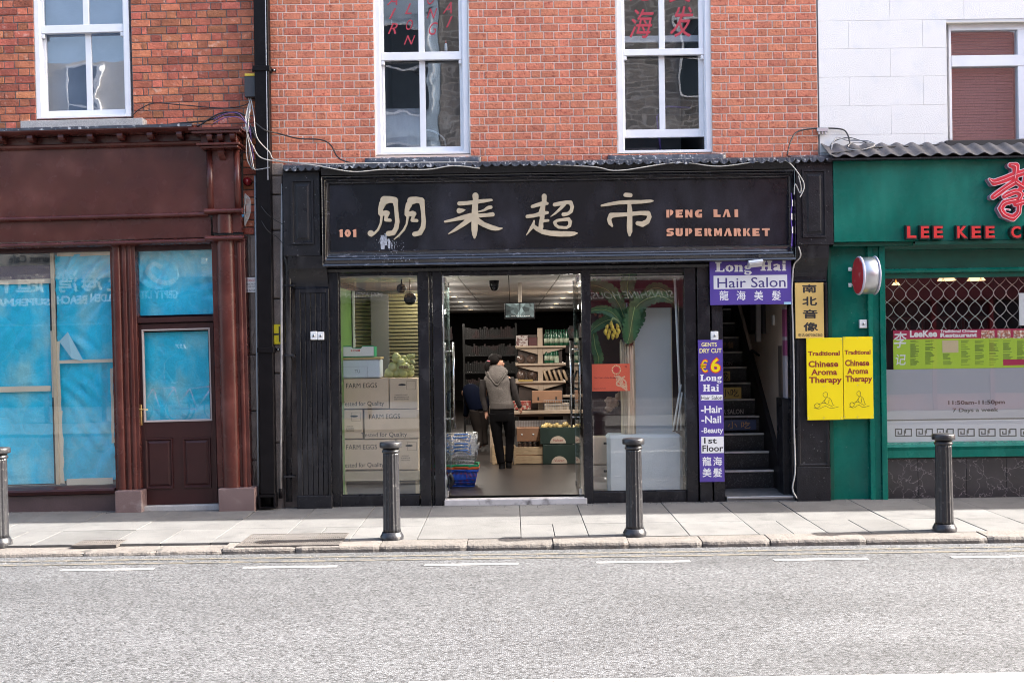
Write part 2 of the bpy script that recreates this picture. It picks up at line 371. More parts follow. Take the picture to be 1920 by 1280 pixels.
def spots(m, scale, r, col, fac=0.8, thr=0.8):
    nt = m.node_tree; N = nt.nodes; L = nt.links; p = N['Principled BSDF']; lk = p.inputs['Base Color'].links; tc = N.new('ShaderNodeTexCoord')
    v = N.new('ShaderNodeTexVoronoi'); v.inputs['Scale'].default_value = scale; L.new(tc.outputs['Object'], v.inputs['Vector'])
    a = N.new('ShaderNodeMath'); a.operation = 'LESS_THAN'; a.inputs[1].default_value = r; L.new(v.outputs['Distance'], a.inputs[0])
    s = N.new('ShaderNodeSeparateColor'); L.new(v.outputs['Color'], s.inputs[0]); b = N.new('ShaderNodeMath'); b.operation = 'GREATER_THAN'; b.inputs[1].default_value = thr; L.new(s.outputs[1], b.inputs[0])
    c = N.new('ShaderNodeMath'); c.operation = 'MULTIPLY'; L.new(a.outputs[0], c.inputs[0]); L.new(b.outputs[0], c.inputs[1]); d = N.new('ShaderNodeMath'); d.operation = 'MULTIPLY'; d.inputs[1].default_value = fac; L.new(c.outputs[0], d.inputs[0])
    mx = N.new('ShaderNodeMix'); mx.data_type = 'RGBA'; L.new(d.outputs[0], mx.inputs['Factor']); L.new(lk[0].from_socket, mx.inputs['A']); mx.inputs['B'].default_value = (*col, 1); L.new(mx.outputs['Result'], p.inputs['Base Color'])
ink = M('black_ink', (0.02, 0.018, 0.018), 0.6)
white = M('matt_white', (0.75, 0.76, 0.76), 0.6, var=0.04, vs=4)
offw = M('white_print', (0.80, 0.80, 0.80), 0.5)
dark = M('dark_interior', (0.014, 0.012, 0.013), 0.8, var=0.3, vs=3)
glass = Mglass('shop_glass', (0.985, 0.99, 0.985), 1.72, wob=0.0003, ws=2)
black_m = M('black_moulding_gloss', (0.012, 0.012, 0.017), 0.13, spec=1.0, bump=0.25, bs=30, bst=(0.3, 1, 2), var=0.3, vs=6, col2=(0.10, 0.10, 0.12), c2s=22, c2lo=0.62, c2hi=0.72, st=(0.5, 1, 1))
spots(green, 11, 0.05, (0.35, 0.4, 0.38), 0.8, 0.86); spots(black_f, 16, 0.10, (0.25, 0.25, 0.26), 0.6, 0.8); spots(black, 20, 0.06, (0.2, 0.2, 0.21), 0.7, 0.80); spots(black, 47, 0.13, (0.16, 0.16, 0.17), 0.7, 0.90); spots(black_m, 30, 0.12, (0.35, 0.36, 0.38), 0.7, 0.86); spots(brown, 9, 0.03, (0.3, 0.2, 0.18), 0.7, 0.85)
glass_old = Mglass('wavy_glass', (0.92, 0.94, 0.96), 2.0, wob=0.0022, ws=2.5)
glass_b = Mglass('shop_glass_left', (0.985, 0.99, 0.99), 1.66, wob=0.0004, ws=2.0)
# ================================================================ THE SETTING: ground, road, pavement
def asphalt_mat():
    m = bpy.data.materials.new('worn_asphalt'); m.use_nodes = True; nt = m.node_tree; N = nt.nodes; L = nt.links; p = N['Principled BSDF']; p.inputs['Roughness'].default_value = 0.85
    tc = N.new('ShaderNodeTexCoord'); vo = N.new('ShaderNodeTexVoronoi'); vo.inputs['Scale'].default_value = 82; L.new(tc.outputs['Object'], vo.inputs['Vector'])
    sp = N.new('ShaderNodeSeparateColor'); L.new(vo.outputs['Color'], sp.inputs[0])
    cr = N.new('ShaderNodeValToRGB'); e = cr.color_ramp.elements; e[0].position = 0.0; e[0].color = (0.004, 0.004, 0.005, 1); e[1].position = 1.0; e[1].color = (0.113, 0.116, 0.123, 1)
    k = cr.color_ramp.elements.new(0.22); k.color = (0.036, 0.036, 0.038, 1); k = cr.color_ramp.elements.new(0.6); k.color = (0.068, 0.070, 0.074, 1)
    L.new(sp.outputs[0], cr.inputs[0])
    n = N.new('ShaderNodeTexNoise'); n.inputs['Scale'].default_value = 170; n.inputs['Detail'].default_value = 3; L.new(tc.outputs['Object'], n.inputs['Vector'])
    mr = N.new('ShaderNodeMapRange'); mr.inputs['From Min'].default_value = 0.3; mr.inputs['From Max'].default_value = 0.7; mr.inputs['To Min'].default_value = 0.5; mr.inputs['To Max'].default_value = 1.5; L.new(n.outputs['Fac'], mr.inputs['Value'])
    n2 = N.new('ShaderNodeTexNoise'); n2.inputs['Scale'].default_value = 0.9; n2.inputs['Detail'].default_value = 5
    mp = N.new('ShaderNodeMapping'); mp.inputs['Scale'].default_value = (0.35, 1.2, 1); L.new(tc.outputs['Object'], mp.inputs[0]); L.new(mp.outputs[0], n2.inputs['Vector'])
    m2 = N.new('ShaderNodeMapRange'); m2.inputs['From Min'].default_value = 0.3; m2.inputs['From Max'].default_value = 0.7; m2.inputs['To Min'].default_value = 0.80; m2.inputs['To Max'].default_value = 1.20; L.new(n2.outputs['Fac'], m2.inputs['Value'])
    # hairline cracks
    v2 = N.new('ShaderNodeTexVoronoi'); v2.feature = 'DISTANCE_TO_EDGE'; v2.inputs['Scale'].default_value = 0.55
    n3 = N.new('ShaderNodeTexNoise'); n3.inputs['Scale'].default_value = 3; n3.inputs['Detail'].default_value = 6; L.new(tc.outputs['Object'], n3.inputs['Vector'])
    va = N.new('ShaderNodeVectorMath'); va.operation = 'ADD'; L.new(tc.outputs['Object'], va.inputs[0]); L.new(n3.outputs['Color'], va.inputs[1]); L.new(va.outputs[0], v2.inputs['Vector'])
    m3 = N.new('ShaderNodeMapRange'); m3.inputs['From Min'].default_value = 0.0; m3.inputs['From Max'].default_value = 0.006; m3.inputs['To Min'].default_value = 0.6; m3.inputs['To Max'].default_value = 1.0; L.new(v2.outputs['Distance'], m3.inputs['Value'])
    a = N.new('ShaderNodeMath'); a.operation = 'MULTIPLY'; L.new(mr.outputs[0], a.inputs[0]); L.new(m2.outputs[0], a.inputs[1])
    b = N.new('ShaderNodeMath'); b.operation = 'MULTIPLY'; L.new(a.outputs[0], b.inputs[0]); L.new(m3.outputs[0], b.inputs[1])
    hs = N.new('ShaderNodeHueSaturation'); L.new(cr.outputs[0], hs.inputs['Color']); L.new(b.outputs[0], hs.inputs['Value']); L.new(hs.outputs[0], p.inputs['Base Color'])
    bu = N.new('ShaderNodeBump'); bu.inputs['Strength'].default_value = 0.8; bu.inputs['Distance'].default_value = 0.006; L.new(vo.outputs['Distance'], bu.inputs['Height']); bu.invert = True; L.new(bu.outputs[0], p.inputs['Normal'])
    return m
asphalt = asphalt_mat()
slabm = M('concrete_paving', (0.105, 0.103, 0.100), 0.85, wvar=0.16, wscale=1.3, var=0.14, vs=2.3, bump=0.35, bs=60, col2=(0.078, 0.076, 0.075), c2s=6, c2lo=0.54, c2hi=0.75, rand=0.10, roff=40, fine=0.18, fs=140)
spots(slabm, 5, 0.10, (0.05, 0.05, 0.05), 0.5, 0.6); spots(slabm, 13, 0.10, (0.17, 0.165, 0.16), 0.6, 0.85)
kerbm = M('kerb_granite', (0.115, 0.103, 0.093), 0.85, var=0.18, vs=6, bump=1.0, bs=35, rand=0.12, roff=40, fine=0.35, fs=110, col2=(0.09, 0.075, 0.065), c2s=14, c2lo=0.55, c2hi=0.7)
grout = M('dirty_joint', (0.065, 0.06, 0.055), 0.95, var=0.4, vs=15)
paintw = M('worn_road_paint', (0.22, 0.22, 0.22), 0.7, col2=(0.09, 0.09, 0.09), c2s=45, c2lo=0.56, c2hi=0.66, fine=0.2, fs=150, bump=0.4, bs=120)
painty = M('worn_yellow_road_paint', (0.115, 0.103, 0.080), 0.7, col2=(0.065, 0.065, 0.065), c2s=16, c2lo=0.46, c2hi=0.6, fine=0.3, fs=120)
KY = -2.41; RZ = -0.08
g = MB().box(-300, 300, -300, 300, -0.6, -0.35).obj('ground', M('distant_ground', (0.12, 0.12, 0.12), 0.9, var=0.2), kind='structure')
road = MB().box(-90, 90, -11.6, KY, RZ-0.2, RZ).obj('road', asphalt, kind='structure')
def slopez(y): return 0.008*y
pv = MB().box(-90, 90, KY+0.05, 24, -0.34, -0.045)
pav = pv.obj('pavement', grout, kind='structure')
def slab_mesh(x0, x1, y0, y1, t=0.05, j=0.003, c=0.003, rough=0.0):
    mb = MB(); mb.box(x0+j, x1-j, y0+j, y1-j, -t, 0, c)
    dz = random.uniform(-0.0025, 0.0025); tx = random.uniform(-0.002, 0.002)
    cx = (x0+x1)/2; mb.v = [(x, y, z+slopez(y)+dz+tx*(x-cx)*2) for x, y, z in mb.v]; return mb
jx = [-1500, -1180, -900, -650, -430, -250, -120, -20, 95, 205, 330, 487, 594, 704, 811, 974, 1081, 1239, 1348, 1457, 1590, 1706, 1790, 1920, 2060, 2250, 2500, 2800, 3200]
jX = [P(x, 945)[0] for x in jx]
rows = [(0.5, -0.78), (-0.78, -1.36), (-1.36, -2.12)]
for a, b in zip(jX[:-1], jX[1:]):
    for i, (ya, yb) in enumerate(rows):
        sh = random.uniform(-0.05, 0.05) if i < 2 else 0.02
        if i == 2 and random.random() < 0.3:
            m_ = (a+b)/2; slab_mesh(a, m_, yb, ya).obj('paving_slab', slabm, pav); slab_mesh(m_, b, yb, ya).obj('paving_slab', slabm, pav)
        else: slab_mesh(a, b, yb, ya).obj('paving_slab', slabm, pav)
kx = [-1400, -1000, -600, -300, -40, 150, 285, 410, 548, 706, 870, 1032, 1174, 1312, 1440, 1620, 1848, 1990, 2200, 2500, 2900, 3300]
kX = [(x-960)*(DC+KY)/FPX for x in kx]
kerb = MB().box(-90, 90, KY+0.02, -2.12, -0.33, -0.06).obj('kerb', grout, kind='structure')
for n_, (a, b) in enumerate(zip(kX[:-1], kX[1:])):
    low = kx[n_] < 410
    zt = -0.045 if low else -0.022+random.uniform(-0.004, 0.006); mb = MB(); nx = 14; rings = []
    for i in range(nx+1):
        x = a+0.004+(b-a-0.008)*i/nx; e = 0.010 if i in (0, nx) else 0; q = 0.003*math.sin(i*0.9+n_*2.1)+random.uniform(-0.001, 0.001); yy = KY+q+e+random.uniform(-0.001, 0.001)
        dz = random.uniform(-0.003, 0.003)
        rings.append([(x, -2.124, -0.3), (x, yy+0.012, -0.3), (x, yy, -0.09), (x, yy+0.002, zt-0.03+dz), (x, yy+0.012+q*0.3, zt-0.010+dz-e*0.4), (x, yy+0.035, zt-e*0.3), (x, -2.126, zt+0.003)])
    mb.loft(rings, smooth=False); o = mb.obj('kerb_stone', kerbm, kerb)
# road markings
def strip(name, x0, x1, y0, y1, z, mat, jag=0.0):
    n = max(2, int(abs(x1-x0)/0.06)) if jag else 1; V = []
    for i in range(n+1):
        x = x0+(x1-x0)*i/n; V += [(x, y0+random.uniform(-jag, jag), z), (x, y1+random.uniform(-jag, jag), z)]
    mb = MB().add(V, [(2*i, 2*i+2, 2*i+3, 2*i+1) for i in range(n)]); return mb.obj(name, mat, kind='structure')
for px in (-540, -215, 107, 450, 790, 1112, 1445, 1778, 2110):
    D = HC+0.08; y = -3.06; k = (DC+y)/FPX
    x0 = (px-960)*k; x1 = x0+176*k; strip('dashed_white_line', x0, x1, y-0.045, y+0.04, RZ+0.004, paintw, 0.004)
for yy in (-2.62, -2.80): strip('yellow_line', -30, 30, yy-0.03, yy+0.03, RZ+0.004, painty, 0.006)
strip('white_line', (757-960)*6.48/FPX, 30, -6.78, -6.45, RZ+0.004, paintw, 0.006)
def rp(px, py): dy = (py-640)+ROLL*(px-960); D = (HC-RZ)*FPX/dy; return ((px-960)*D/FPX, D-DC)
random.seed(44)
for path, w in ((((1362, 1101), (1395, 1107), (1420, 1113), (1450, 1120), (1476, 1124), (1500, 1133)), 0.012), (((1440, 1113), (1455, 1118), (1470, 1130)), 0.008), (((90, 1085), (260, 1081), (420, 1077)), 0.007), (((880, 1090), (990, 1086), (1100, 1085)), 0.006)):
    c = crom([(*rp(*p), 0) for p in path], 9) if False else [Vector((*rp(a[0]+(b[0]-a[0])*k/8, a[1]+(b[1]-a[1])*k/8), 0)) for a, b in zip(path[:-1], path[1:]) for k in range(8)]; V = []
    for p in c: h_ = w*random.uniform(0.15, 1)*0.5; o_ = random.uniform(-0.012, 0.012); V += [(p.x, p.y+o_-h_, RZ+0.003), (p.x+random.uniform(-0.005, 0.005), p.y+o_+h_, RZ+0.003)]
    MB().add(V, [(2*i, 2*i+2, 2*i+3, 2*i+1) for i in range(len(c)-1)]).obj('crack', M('crack_dark', (0.02, 0.02, 0.021), 0.95), road)
# grit at the foot of the walls
mb = MB()
for i in range(900):
    x = random.uniform(-6, 6); y = -abs(random.gauss(0, 0.10))-0.02 if i % 3 else random.uniform(-2.75, -2.42); s = random.uniform(0.002, 0.007); z = slopez(y)+0.001 if y > -2.4 else RZ
    mb.sphere((x, y, z+s*0.3), s, 5, 3)
gr = mb.obj('grit', M('pale_grit', (0.2, 0.19, 0.185), 0.9), kind='stuff'); gr['label'] = 'pale grit and crumbs gathered along the foot of the shopfronts and kerb'; gr['category'] = 'grit'
# iron grating in the pavement
def grating(px0, py0, px1, py1, label, n, along=True):
    def gp(px, py):
        dy = (py-640)-ROLL*(-(px-960)); D = HC*FPX/max(1, dy+0.0); return (px-960)*D/FPX, D-DC
    x0, ya = gp(px0, py1); x1, yb = gp(px1, py0); x0 = (px0-960)*(DC+ya)/FPX; x1 = (px1-960)*(DC+yb)/FPX
    z = slopez(ya)+0.003; t = thing('pavement_grating', label, 'grating', (x0, ya, z), fr=FC)
    mb = MB(); ring_frame2 = [(x0, x1, ya, ya+0.02), (x0, x1, yb-0.02, yb), (x0, x0+0.02, ya+0.02, yb-0.02), (x1-0.02, x1, ya+0.02, yb-0.02)]
    for a in ring_frame2: mb.box(a[0], a[1], a[2], a[3], z-0.02, z+0.006, 0.001)
    mb.obj('frame', grm, t)
    mb = MB(); w = (x1-x0-0.04)/n
    for i in range(n): mb.box(x0+0.02+w*(i+0.22), x0+0.02+w*(i+0.78), ya+0.021, yb-0.021, z-0.015, z+0.004)
    for q in (0.33, 0.66): mb.box(x0+0.021, x1-0.021, ya+(yb-ya)*q-0.006, ya+(yb-ya)*q+0.006, z-0.014, z+0.003)
    mb.obj('bars', grm, t, kind='stuff'); MB().box(x0+0.004, x1-0.004, ya+0.004, yb-0.004, z-0.02, z-0.004).obj('pit', M('pit_black', (0.01, 0.01, 0.01), 0.9), t)
grm = M('rusty_grating_iron', (0.075, 0.066, 0.06), 0.7, metal=0.0, var=0.3, vs=30, bump=0.3, bs=80)
grating(436, 996, 650, 1021, 'long ribbed iron grating in the pavement left of the first bollard', 46)
grating(128, 1009, 232, 1020, 'small ribbed iron grating near the dropped kerb', 20)

# ---------------------------------------------------------------- bricks
def brick_variants(prefix, w, h, d, n, mat, rough):
    out = []
    for i in range(n):
        mb = MB(); mb.box(-w/2, w/2, 0, d, -h/2, h/2, 0.0035); r = rough
        mb.v = [(x+random.uniform(-r, r), y+random.uniform(-r, r)*0.6, z+random.uniform(-r, r)) for x, y, z in mb.v]
        out.append(mb.mesh('brick', mat))
    return out
def brick_wall(root, fr, x0, x1, z0, z1, holes, H, pair, mat, joint, Y=0.0, shift=0.0, cap=300, offs=0.0, wob=0.0, dz=0.0):
    """flemish bond; holes=(x0,x1,z0,z1). Individually laid bricks, those past the limit joined."""
    st = pair*2/3-joint*0.5+0.0; hd = pair-st
    V = {'s': brick_variants('s', st-joint, H-joint, 0.06, 5, mat, wob), 'h': brick_variants('h', hd-joint, H-joint, 0.06, 5, mat, wob)}
    L = []; r = 0; z = z0
    b = Vector(root['b'])
    while z+H <= z1+0.001:
        segs = [(x0, x1)]
        for h in holes:
            if z+H*0.5 > h[2] and z+H*0.5 < h[3]:
                ns = []
                for a, c in segs:
                    if h[0] > a: ns.append((a, min(c, h[0])))
                    if h[1] < c: ns.append((max(a, h[1]), c))
                segs = [s_ for s_ in ns if s_[1]-s_[0] > 0.02]
        for a, c in segs:
            x = a; first = True; k = 0
            if r % 2: seq0 = [('h', hd), ('h', hd*0.5)]
            else: seq0 = [('s', st)]
            q = list(seq0); kind = 'h' if not r % 2 else 's'
            while x < c-0.005:
                if q: kk, w = q.pop(0)
                else: kk, w = ('s', st) if kind == 's' else ('h', hd); kind = 'h' if kind == 's' else 's'
                if c-(x+w) < 0.045: w = c-x; 
                w = min(w, c-x); L.append((x+w/2, z+H/2, w-joint, kk, w)); x += w
        z += H; r += 1
    cnt = 0; jm = MB()
    base = {'s': st-joint, 'h': hd-joint}
    for (x, z, w, kk, wf) in L:
        me = random.choice(V[kk]); y = Y-offs+random.uniform(-0.0012, 0.0012)*(1+wob*300)
        if cnt < cap:
            o = bpy.data.objects.new('brick', me); C.objects.link(o); o.parent = root
            o.location = (x-b.x, y-b.y, z-b.z); o.scale = (w/base[kk], 1, 1); cnt += 1
        else:
            jm.box(x-w/2, x+w/2, y, y+0.06, z-(H-joint)/2, z+(H-joint)/2, 0.0035)
    if jm.v: jm.obj('brick', mat, root, kind='stuff')
    return len(L)
def wall_with_holes(x0, x1, z0, z1, holes, y0, y1):
    mb = MB(); xs = sorted(set([x0, x1]+[h[0] for h in holes]+[h[1] for h in holes]))
    for a, b in zip(xs[:-1], xs[1:]):
        hs = sorted([h for h in holes if h[0] <= a+1e-6 and h[1] >= b-1e-6], key=lambda h: h[2]); z = z0
        for h in hs:
            if h[2] > z: mb.box(a, b, y0, y1, z, h[2])
            z = h[3]
        if z < z1: mb.box(a, b, y0, y1, z, z1)
    return mb
def room_behind(root, a, Y0, depth, mat, back=None):
    x0, x1, z0, z1 = a; mb = MB(); t = 0.05
    mb.box(x0-t, x1+t, Y0+depth, Y0+depth+t, z0-t, z1+t); mb.box(x0-t, x0-0.002, Y0+0.02, Y0+depth, z0-t, z1+t); mb.box(x1+0.002, x1+t, Y0+0.02, Y0+depth, z0-t, z1+t)
    mb.box(x0, x1, Y0+0.02, Y0+depth, z0-t, z0-0.002); mb.box(x0, x1, Y0+0.02, Y0+depth, z1+0.002, z1+t); return mb.obj('room', mat, root)
room_m = M('dim_room_plaster', (0.22, 0.22, 0.225), 0.8, var=0.2)
ZT = 5.95
# ------------------------------------------------ centre building
brick_c = M('orange_brick', (0.53, 0.180, 0.105), 0.8, wvar=0.17, wscale=1.6, var=0.16, vs=14, rand=0.12, rhue=0.004, roff=50, bump=0.9, bs=45, col2=(0.30, 0.070, 0.042), c2s=30, c2lo=0.55, c2hi=0.7, fine=0.16, fs=180)
mort_w = M('pale_mortar', (0.74, 0.62, 0.54), 0.9, var=0.1, vs=10, bump=0.2, bs=80)
cb = thing('brick_building', 'orange brick building with white pointing above the black supermarket shopfront', 'building', (0.35, 0.0, 3.6), fr=FC)
F = FC
X0 = F.p(503, 150)[0]; X1 = F.p(1533, 150)[0]; Z0 = F.p(960, 306)[1]
w1 = F.r(702, -60, 879, 291); w2 = F.r(1156, -60, 1333, 288); holes = [(w1[0], w1[1], w1[2], ZT+0.6), (w2[0], w2[1], w2[2], ZT+0.6)]
wall_with_holes(X0, X1, Z0-0.3, ZT, holes, 0.0075, 0.30).obj('wall', mort_w, cb)
nb = brick_wall(cb, FC, X0+0.004, X1-0.002, Z0, ZT, holes, 0.0875, 0.3235, brick_c, 0.0115, Y=0.0, cap=300, wob=0.0008)
MB().box(X0, X1, 0.0, 0.30, ZT, 8.35).obj('upper_wall', brick_c, cb)
MB().box(X0-0.05, X1+0.05, -0.10, 0.36, 8.35, 8.55, 0.01).obj('parapet', granite, cb)
def sash_window(root, px_out, gl_top, rail, gl_bot, brail, mull, Y, curtain=None, stay=0.0, label=None, extra=None, openg=None):
    """px_out outer frame rect px; panes as px"""
    w = mkempty('window', root, label)
    x0, y0, x1, y1 = px_out; a = list(F.r(x0, y0, x1, y1, Y)); a[3] = ZT+0.5
    f = MB(); ex = (x1-x0)/165*0.08
    fx = 0.062
    ring = [(a[0], a[0]+fx), (a[1]-fx, a[1])]
    for q in ring: f.box(q[0], q[1], Y-0.03, Y+0.10, a[2], a[3], 0.003)
    f.box(a[0]+fx, a[1]-fx, Y-0.03, Y+0.10, a[2], a[2]+0.03, 0.003)
    # inner stop beads
    f.box(a[0]+fx, a[0]+fx+0.012, Y-0.012, Y+0.10, a[2]+0.03, a[3]); f.box(a[1]-fx-0.012, a[1]-fx, Y-0.012, Y+0.10, a[2]+0.03, a[3])
    f.obj('frame', white_paint, w)
    zr1 = F.p((x0+x1)/2, rail[0], Y)[1]; zr0 = F.p((x0+x1)/2, rail[1], Y)[1]; zb1 = F.p((x0+x1)/2, brail[0], Y)[1]; zb0 = F.p((x0+x1)/2, brail[1], Y)[1]
    L0, L1 = a[0]+fx+0.013, a[1]-fx-0.013; m0, m1 = F.p(mull[0], 100, Y)[0], F.p(mull[1], 100, Y)[0]
    gl0 = F.p(gl_top[0], 50, Y)[0]; gl1 = F.p(gl_top[3], 50, Y)[0]
    s = MB(); yt = Y+0.002            # top sash (outer)
    s.box(L0, gl0, yt, yt+0.045, zr1, a[3], 0.003); s.box(gl1, L1, yt, yt+0.045, zr1, a[3], 0.003); s.box(m0, m1, yt+0.004, yt+0.04, zr1, a[3], 0.003)
    s.box(L0, L1, yt-0.012, yt+0.045, zr0, zr1, 0.004)
    for sg in (L0, L1):      # sash horns
        s.box(sg if sg == L0 else sg-0.035, sg+0.035 if sg == L0 else sg, yt-0.006, yt+0.04, zr0-0.05, zr0, 0.006)
    s.obj('upper_sash', white_paint, w)
    s = MB(); yb = Y+0.052
    s.box(L0, gl0, yb, yb+0.04, zb0, zr0+0.02, 0.003); s.box(gl1, L1, yb, yb+0.04, zb0, zr0+0.02, 0.003); s.box(m0, m1, yb+0.004, yb+0.036, zb1, zr0+0.018, 0.003); s.box(gl0, gl1, yb, yb+0.04, zb0, zb1, 0.004)
    s.obj('lower_sash', white_paint, w)
    for (ga, gb) in ((gl0, m0), (m1, gl1)):
        MB().box(ga-0.003, gb+0.003, yt+0.02, yt+0.025, zr1-0.003, a[3]).obj('pane', glass_old, w)
        MB().box(ga-0.003, gb+0.003, yb+0.02, yb+0.025, zb1-0.003, zr0+0.02).obj('pane', glass_old, w)
    room_behind(w, (a[0]+0.02, a[1]-0.02, a[2]+0.02, a[3]), Y+0.11, 1.6, curtain or room_m)
    return w, a, (gl0, m0, m1, gl1, zr1, zr0, zb1, zb0)
def mkempty(name, root, label=None):
    o = bpy.data.objects.new(name, None); C.objects.link(o); o.empty_display_size = 0.1; o.parent = root
    if root.parent is None and 'b' in root.keys(): o.location = -Vector(root['b'])
    if label: o['label'] = label
    return o
wa, aa, ga = sash_window(cb, (703, -60, 878, 290), (719, 784, 795, 860), (98, 113), None, (274, 287), (785, 796), 0.06, label='sash window with red painted English letters')
wb_, ab, gb = sash_window(cb, (1157, -60, 1332, 287), (1171, 1236, 1247, 1310), (92, 104), None, (241, 256), (1236, 1247), 0.06, label='sash window with red Chinese characters, lower sash raised a little')
for a, e_ in ((aa, 0), (aa, 1), (ab, 0), (ab, 1)):      # plaster reveals
    x_0 = a[1]+0.002 if e_ else a[0]-0.028; MB().box(x_0, x_0+0.026, 0.002, 0.16, a[2]-0.01, ZT, 0.002).obj('reveal', M('flaking_reveal_paint', (0.55, 0.53, 0.52), 0.7, col2=(0.30, 0.27, 0.25), c2s=20, c2lo=0.58, c2hi=0.68, st=(1, 1, 0.3)), cb)
# inner raised bar seen through the right window's upper panes
MB().box(ab[0]+0.08, ab[1]-0.08, 0.18, 0.22, F.p(1240, 80, 0.2)[1], F.p(1240, 68, 0.2)[1], 0.003).obj('inner_sash_rail', white_paint, wb_)
# red letters painted on the window
red_p = M('red_window_paint', (0.42, 0.035, 0.055), 0.5)
def wtxt(s, x0, y0, x1, y1, par, bold=0.0, sh=0.45, Y=0.0805, mat=None): ptxt(MB(), s, x0, y0, x1, y1, Y, 0.0015, bold, sh).obj('letter', mat or red_p, par)
for s_, r_ in (('A', (725, -8, 745, 10)), ('I', (729, 16, 743, 36)), ('R', (727, 44, 746, 64)), ('L', (759, 7, 772, 27)), ('O', (761, 37, 774, 57)), ('N', (757, 67, 779, 84)), ('O', (801, -12, 815, 9)), ('N', (800, 16, 820, 35)), ('G', (804, 42, 821, 66)), ('A', (830, 4, 847, 26)), ('I', (836, 31, 849, 52)), ('T', (836, -20, 850, -4))):
    wtxt(s_, *r_, wa)
wtxt('海', 1180, 17, 1226, 72, wb_, 0.015, 0.25); wtxt('发', 1256, 12, 1300, 70, wb_, 0.015, 0.25); wtxt('龙', 1180, -50, 1224, 3, wb_, 0.015, 0.25); wtxt('美', 1254, -50, 1300, 5, wb_, 0.015, 0.25)
# glue bottle standing on the meeting rail
gt = thing('glue_bottle', 'small white squeeze bottle with a red nozzle standing on the sash rail', 'bottle', (0, 0, 0), fr=FC)
xx, zz = P(836, 97, 0.09); gt.location = (xx, 0.118, zz+0.012)
MB().lathe([(0.001, 0), (0.016, 0), (0.017, 0.03), (0.016, 0.075), (0.010, 0.088)], n=12).obj('bottle_body', white, gt)
MB().lathe([(0.010, 0.0885), (0.009, 0.10), (0.004, 0.104), (0.0025, 0.13)], n=10).obj('nozzle', M('red_plastic', (0.6, 0.05, 0.04), 0.4), gt)
# things seen through the gap under the raised sash
MB().box(ab[0]+0.2, ab[1]-0.25, 0.35, 0.55, ab[2]+0.02, ab[2]+0.07, 0.01).obj('cushion', M('violet_cloth', (0.12, 0.09, 0.35), 0.8), wb_)
MB().box(ab[0]+0.10, ab[0]+0.5, 0.4, 0.6, ab[2]+0.02, ab[2]+0.12, 0.01).obj('shelf', M('dark_grey_laminate', (0.10, 0.10, 0.11), 0.6), wb_)
tube = MB().tube([(ab[0]+0.55, 0.5, ab[2]+0.02), (ab[0]+0.5, 0.5, ab[2]+0.5), (ab[0]+0.62, 0.5, ab[2]+0.62), (ab[0]+0.9, 0.5, ab[2]+0.6)], 0.012); tube.obj('chair_rail', M('violet_metal', (0.14, 0.10, 0.32), 0.4), wb_)
# chairs / curtains behind W1: pale net + arch of chair
MB().tube(crom([(aa[0]+0.35, 0.5, aa[2]), (aa[0]+0.38, 0.5, aa[2]+0.25), (aa[0]+0.55, 0.5, aa[2]+0.36), (aa[0]+0.75, 0.5, aa[2]+0.25), (aa[0]+0.78, 0.5, aa[2])]), 0.012).obj('chair_rail', alu, wa)
net = M('bluish_net', (0.30, 0.32, 0.35), 0.9, var=0.2, vs=3, st=(6, 1, 1))
MB().box(aa[0]+0.09, (ga[1]+ga[2])/2, 0.26, 0.265, aa[2]+0.05, ga[4]-0.6).obj('net_curtain', net, wa)

# lead covered sills
def lead_sill(root, px0, py0, px1, py1, Yf, name='lead_sill'):
    a = F.r(px0, py0, px1, py1, Yf); n = 26; rings = []
    for i in range(n+1):
        x = a[0]+(a[1]-a[0])*i/n; w = lambda s_: random.uniform(-s_, s_)
        rings.append([(x, 0.03, a[2]-0.02), (x, Yf+0.01+w(0.004), a[2]+w(0.003)), (x, Yf+w(0.005), a[2]+0.02+w(0.005)), (x, Yf+0.004+w(0.005), a[3]-0.02+w(0.005)), (x, Yf+0.03+w(0.006), a[3]+w(0.004)), (x, 0.03, a[3]+0.015)])
    return MB().loft(rings, smooth=True).obj(name, lead, root)
lead_sill(cb, 684, 294, 902, 312, -0.14); lead_sill(cb, 1141, 289, 1361, 308, -0.14)

# ------------------------------------------------ left building
F = FL
brick_l = M('red_stock_brick', (0.42, 0.130, 0.070), 0.85, wvar=0.20, wscale=1.4, var=0.28, vs=10, rand=0.30, rhue=0.012, roff=60, bump=1.0, bs=40, col2=(0.58, 0.33, 0.25), c2s=16, c2lo=0.60, c2hi=0.80, fine=0.18, fs=150)
mort_g = M('grey_mortar', (0.22, 0.185, 0.175), 0.95, var=0.3, vs=14, bump=0.6, bs=60)
xb0, zb = F.p(-60, 250); xb1 = F.p(482, 150)[0]
lb = thing('brick_building', 'old red brick building with dark mortar above the brown shopfront', 'building', (-1.5, 0.05, 4.2), fr=FL)
Zt = F.p(230, -60)[1]; w = F.r(64, -60, 246, 226, 0.05); hl = [(w[0], w[1], w[2]-0.01, Zt+2)]
zl0 = F.p(230, 252)[1]
wall_with_holes(xb0-1.2, xb1, zl0-0.1, Zt, hl, 0.060, 0.36).obj('wall', mort_g, lb)
brick_wall(lb, FL, xb0, xb1-0.003, zl0+0.01, Zt, hl, 0.0868, 0.345, brick_l, 0.0115, Y=0.05, cap=300, wob=0.0028)
MB().box(xb0-6, xb0-0.002, 0.05, 0.36, zl0-0.1, Zt).obj('upper_wall', brick_l, lb)
MB().box(xb0-6, xb1, 0.05, 0.36, Zt+0.001, 9.0).obj('upper_wall', brick_l, lb)
ZT_ = ZT; ZT = Zt-0.35
wl, al, gl = sash_window(lb, (66, -60, 244, 222), (82, 154, 165, 236), (47, 62), None, (205, 221), (157, 168), 0.10, label='white sash window above the brown shopfront')
ZT = ZT_
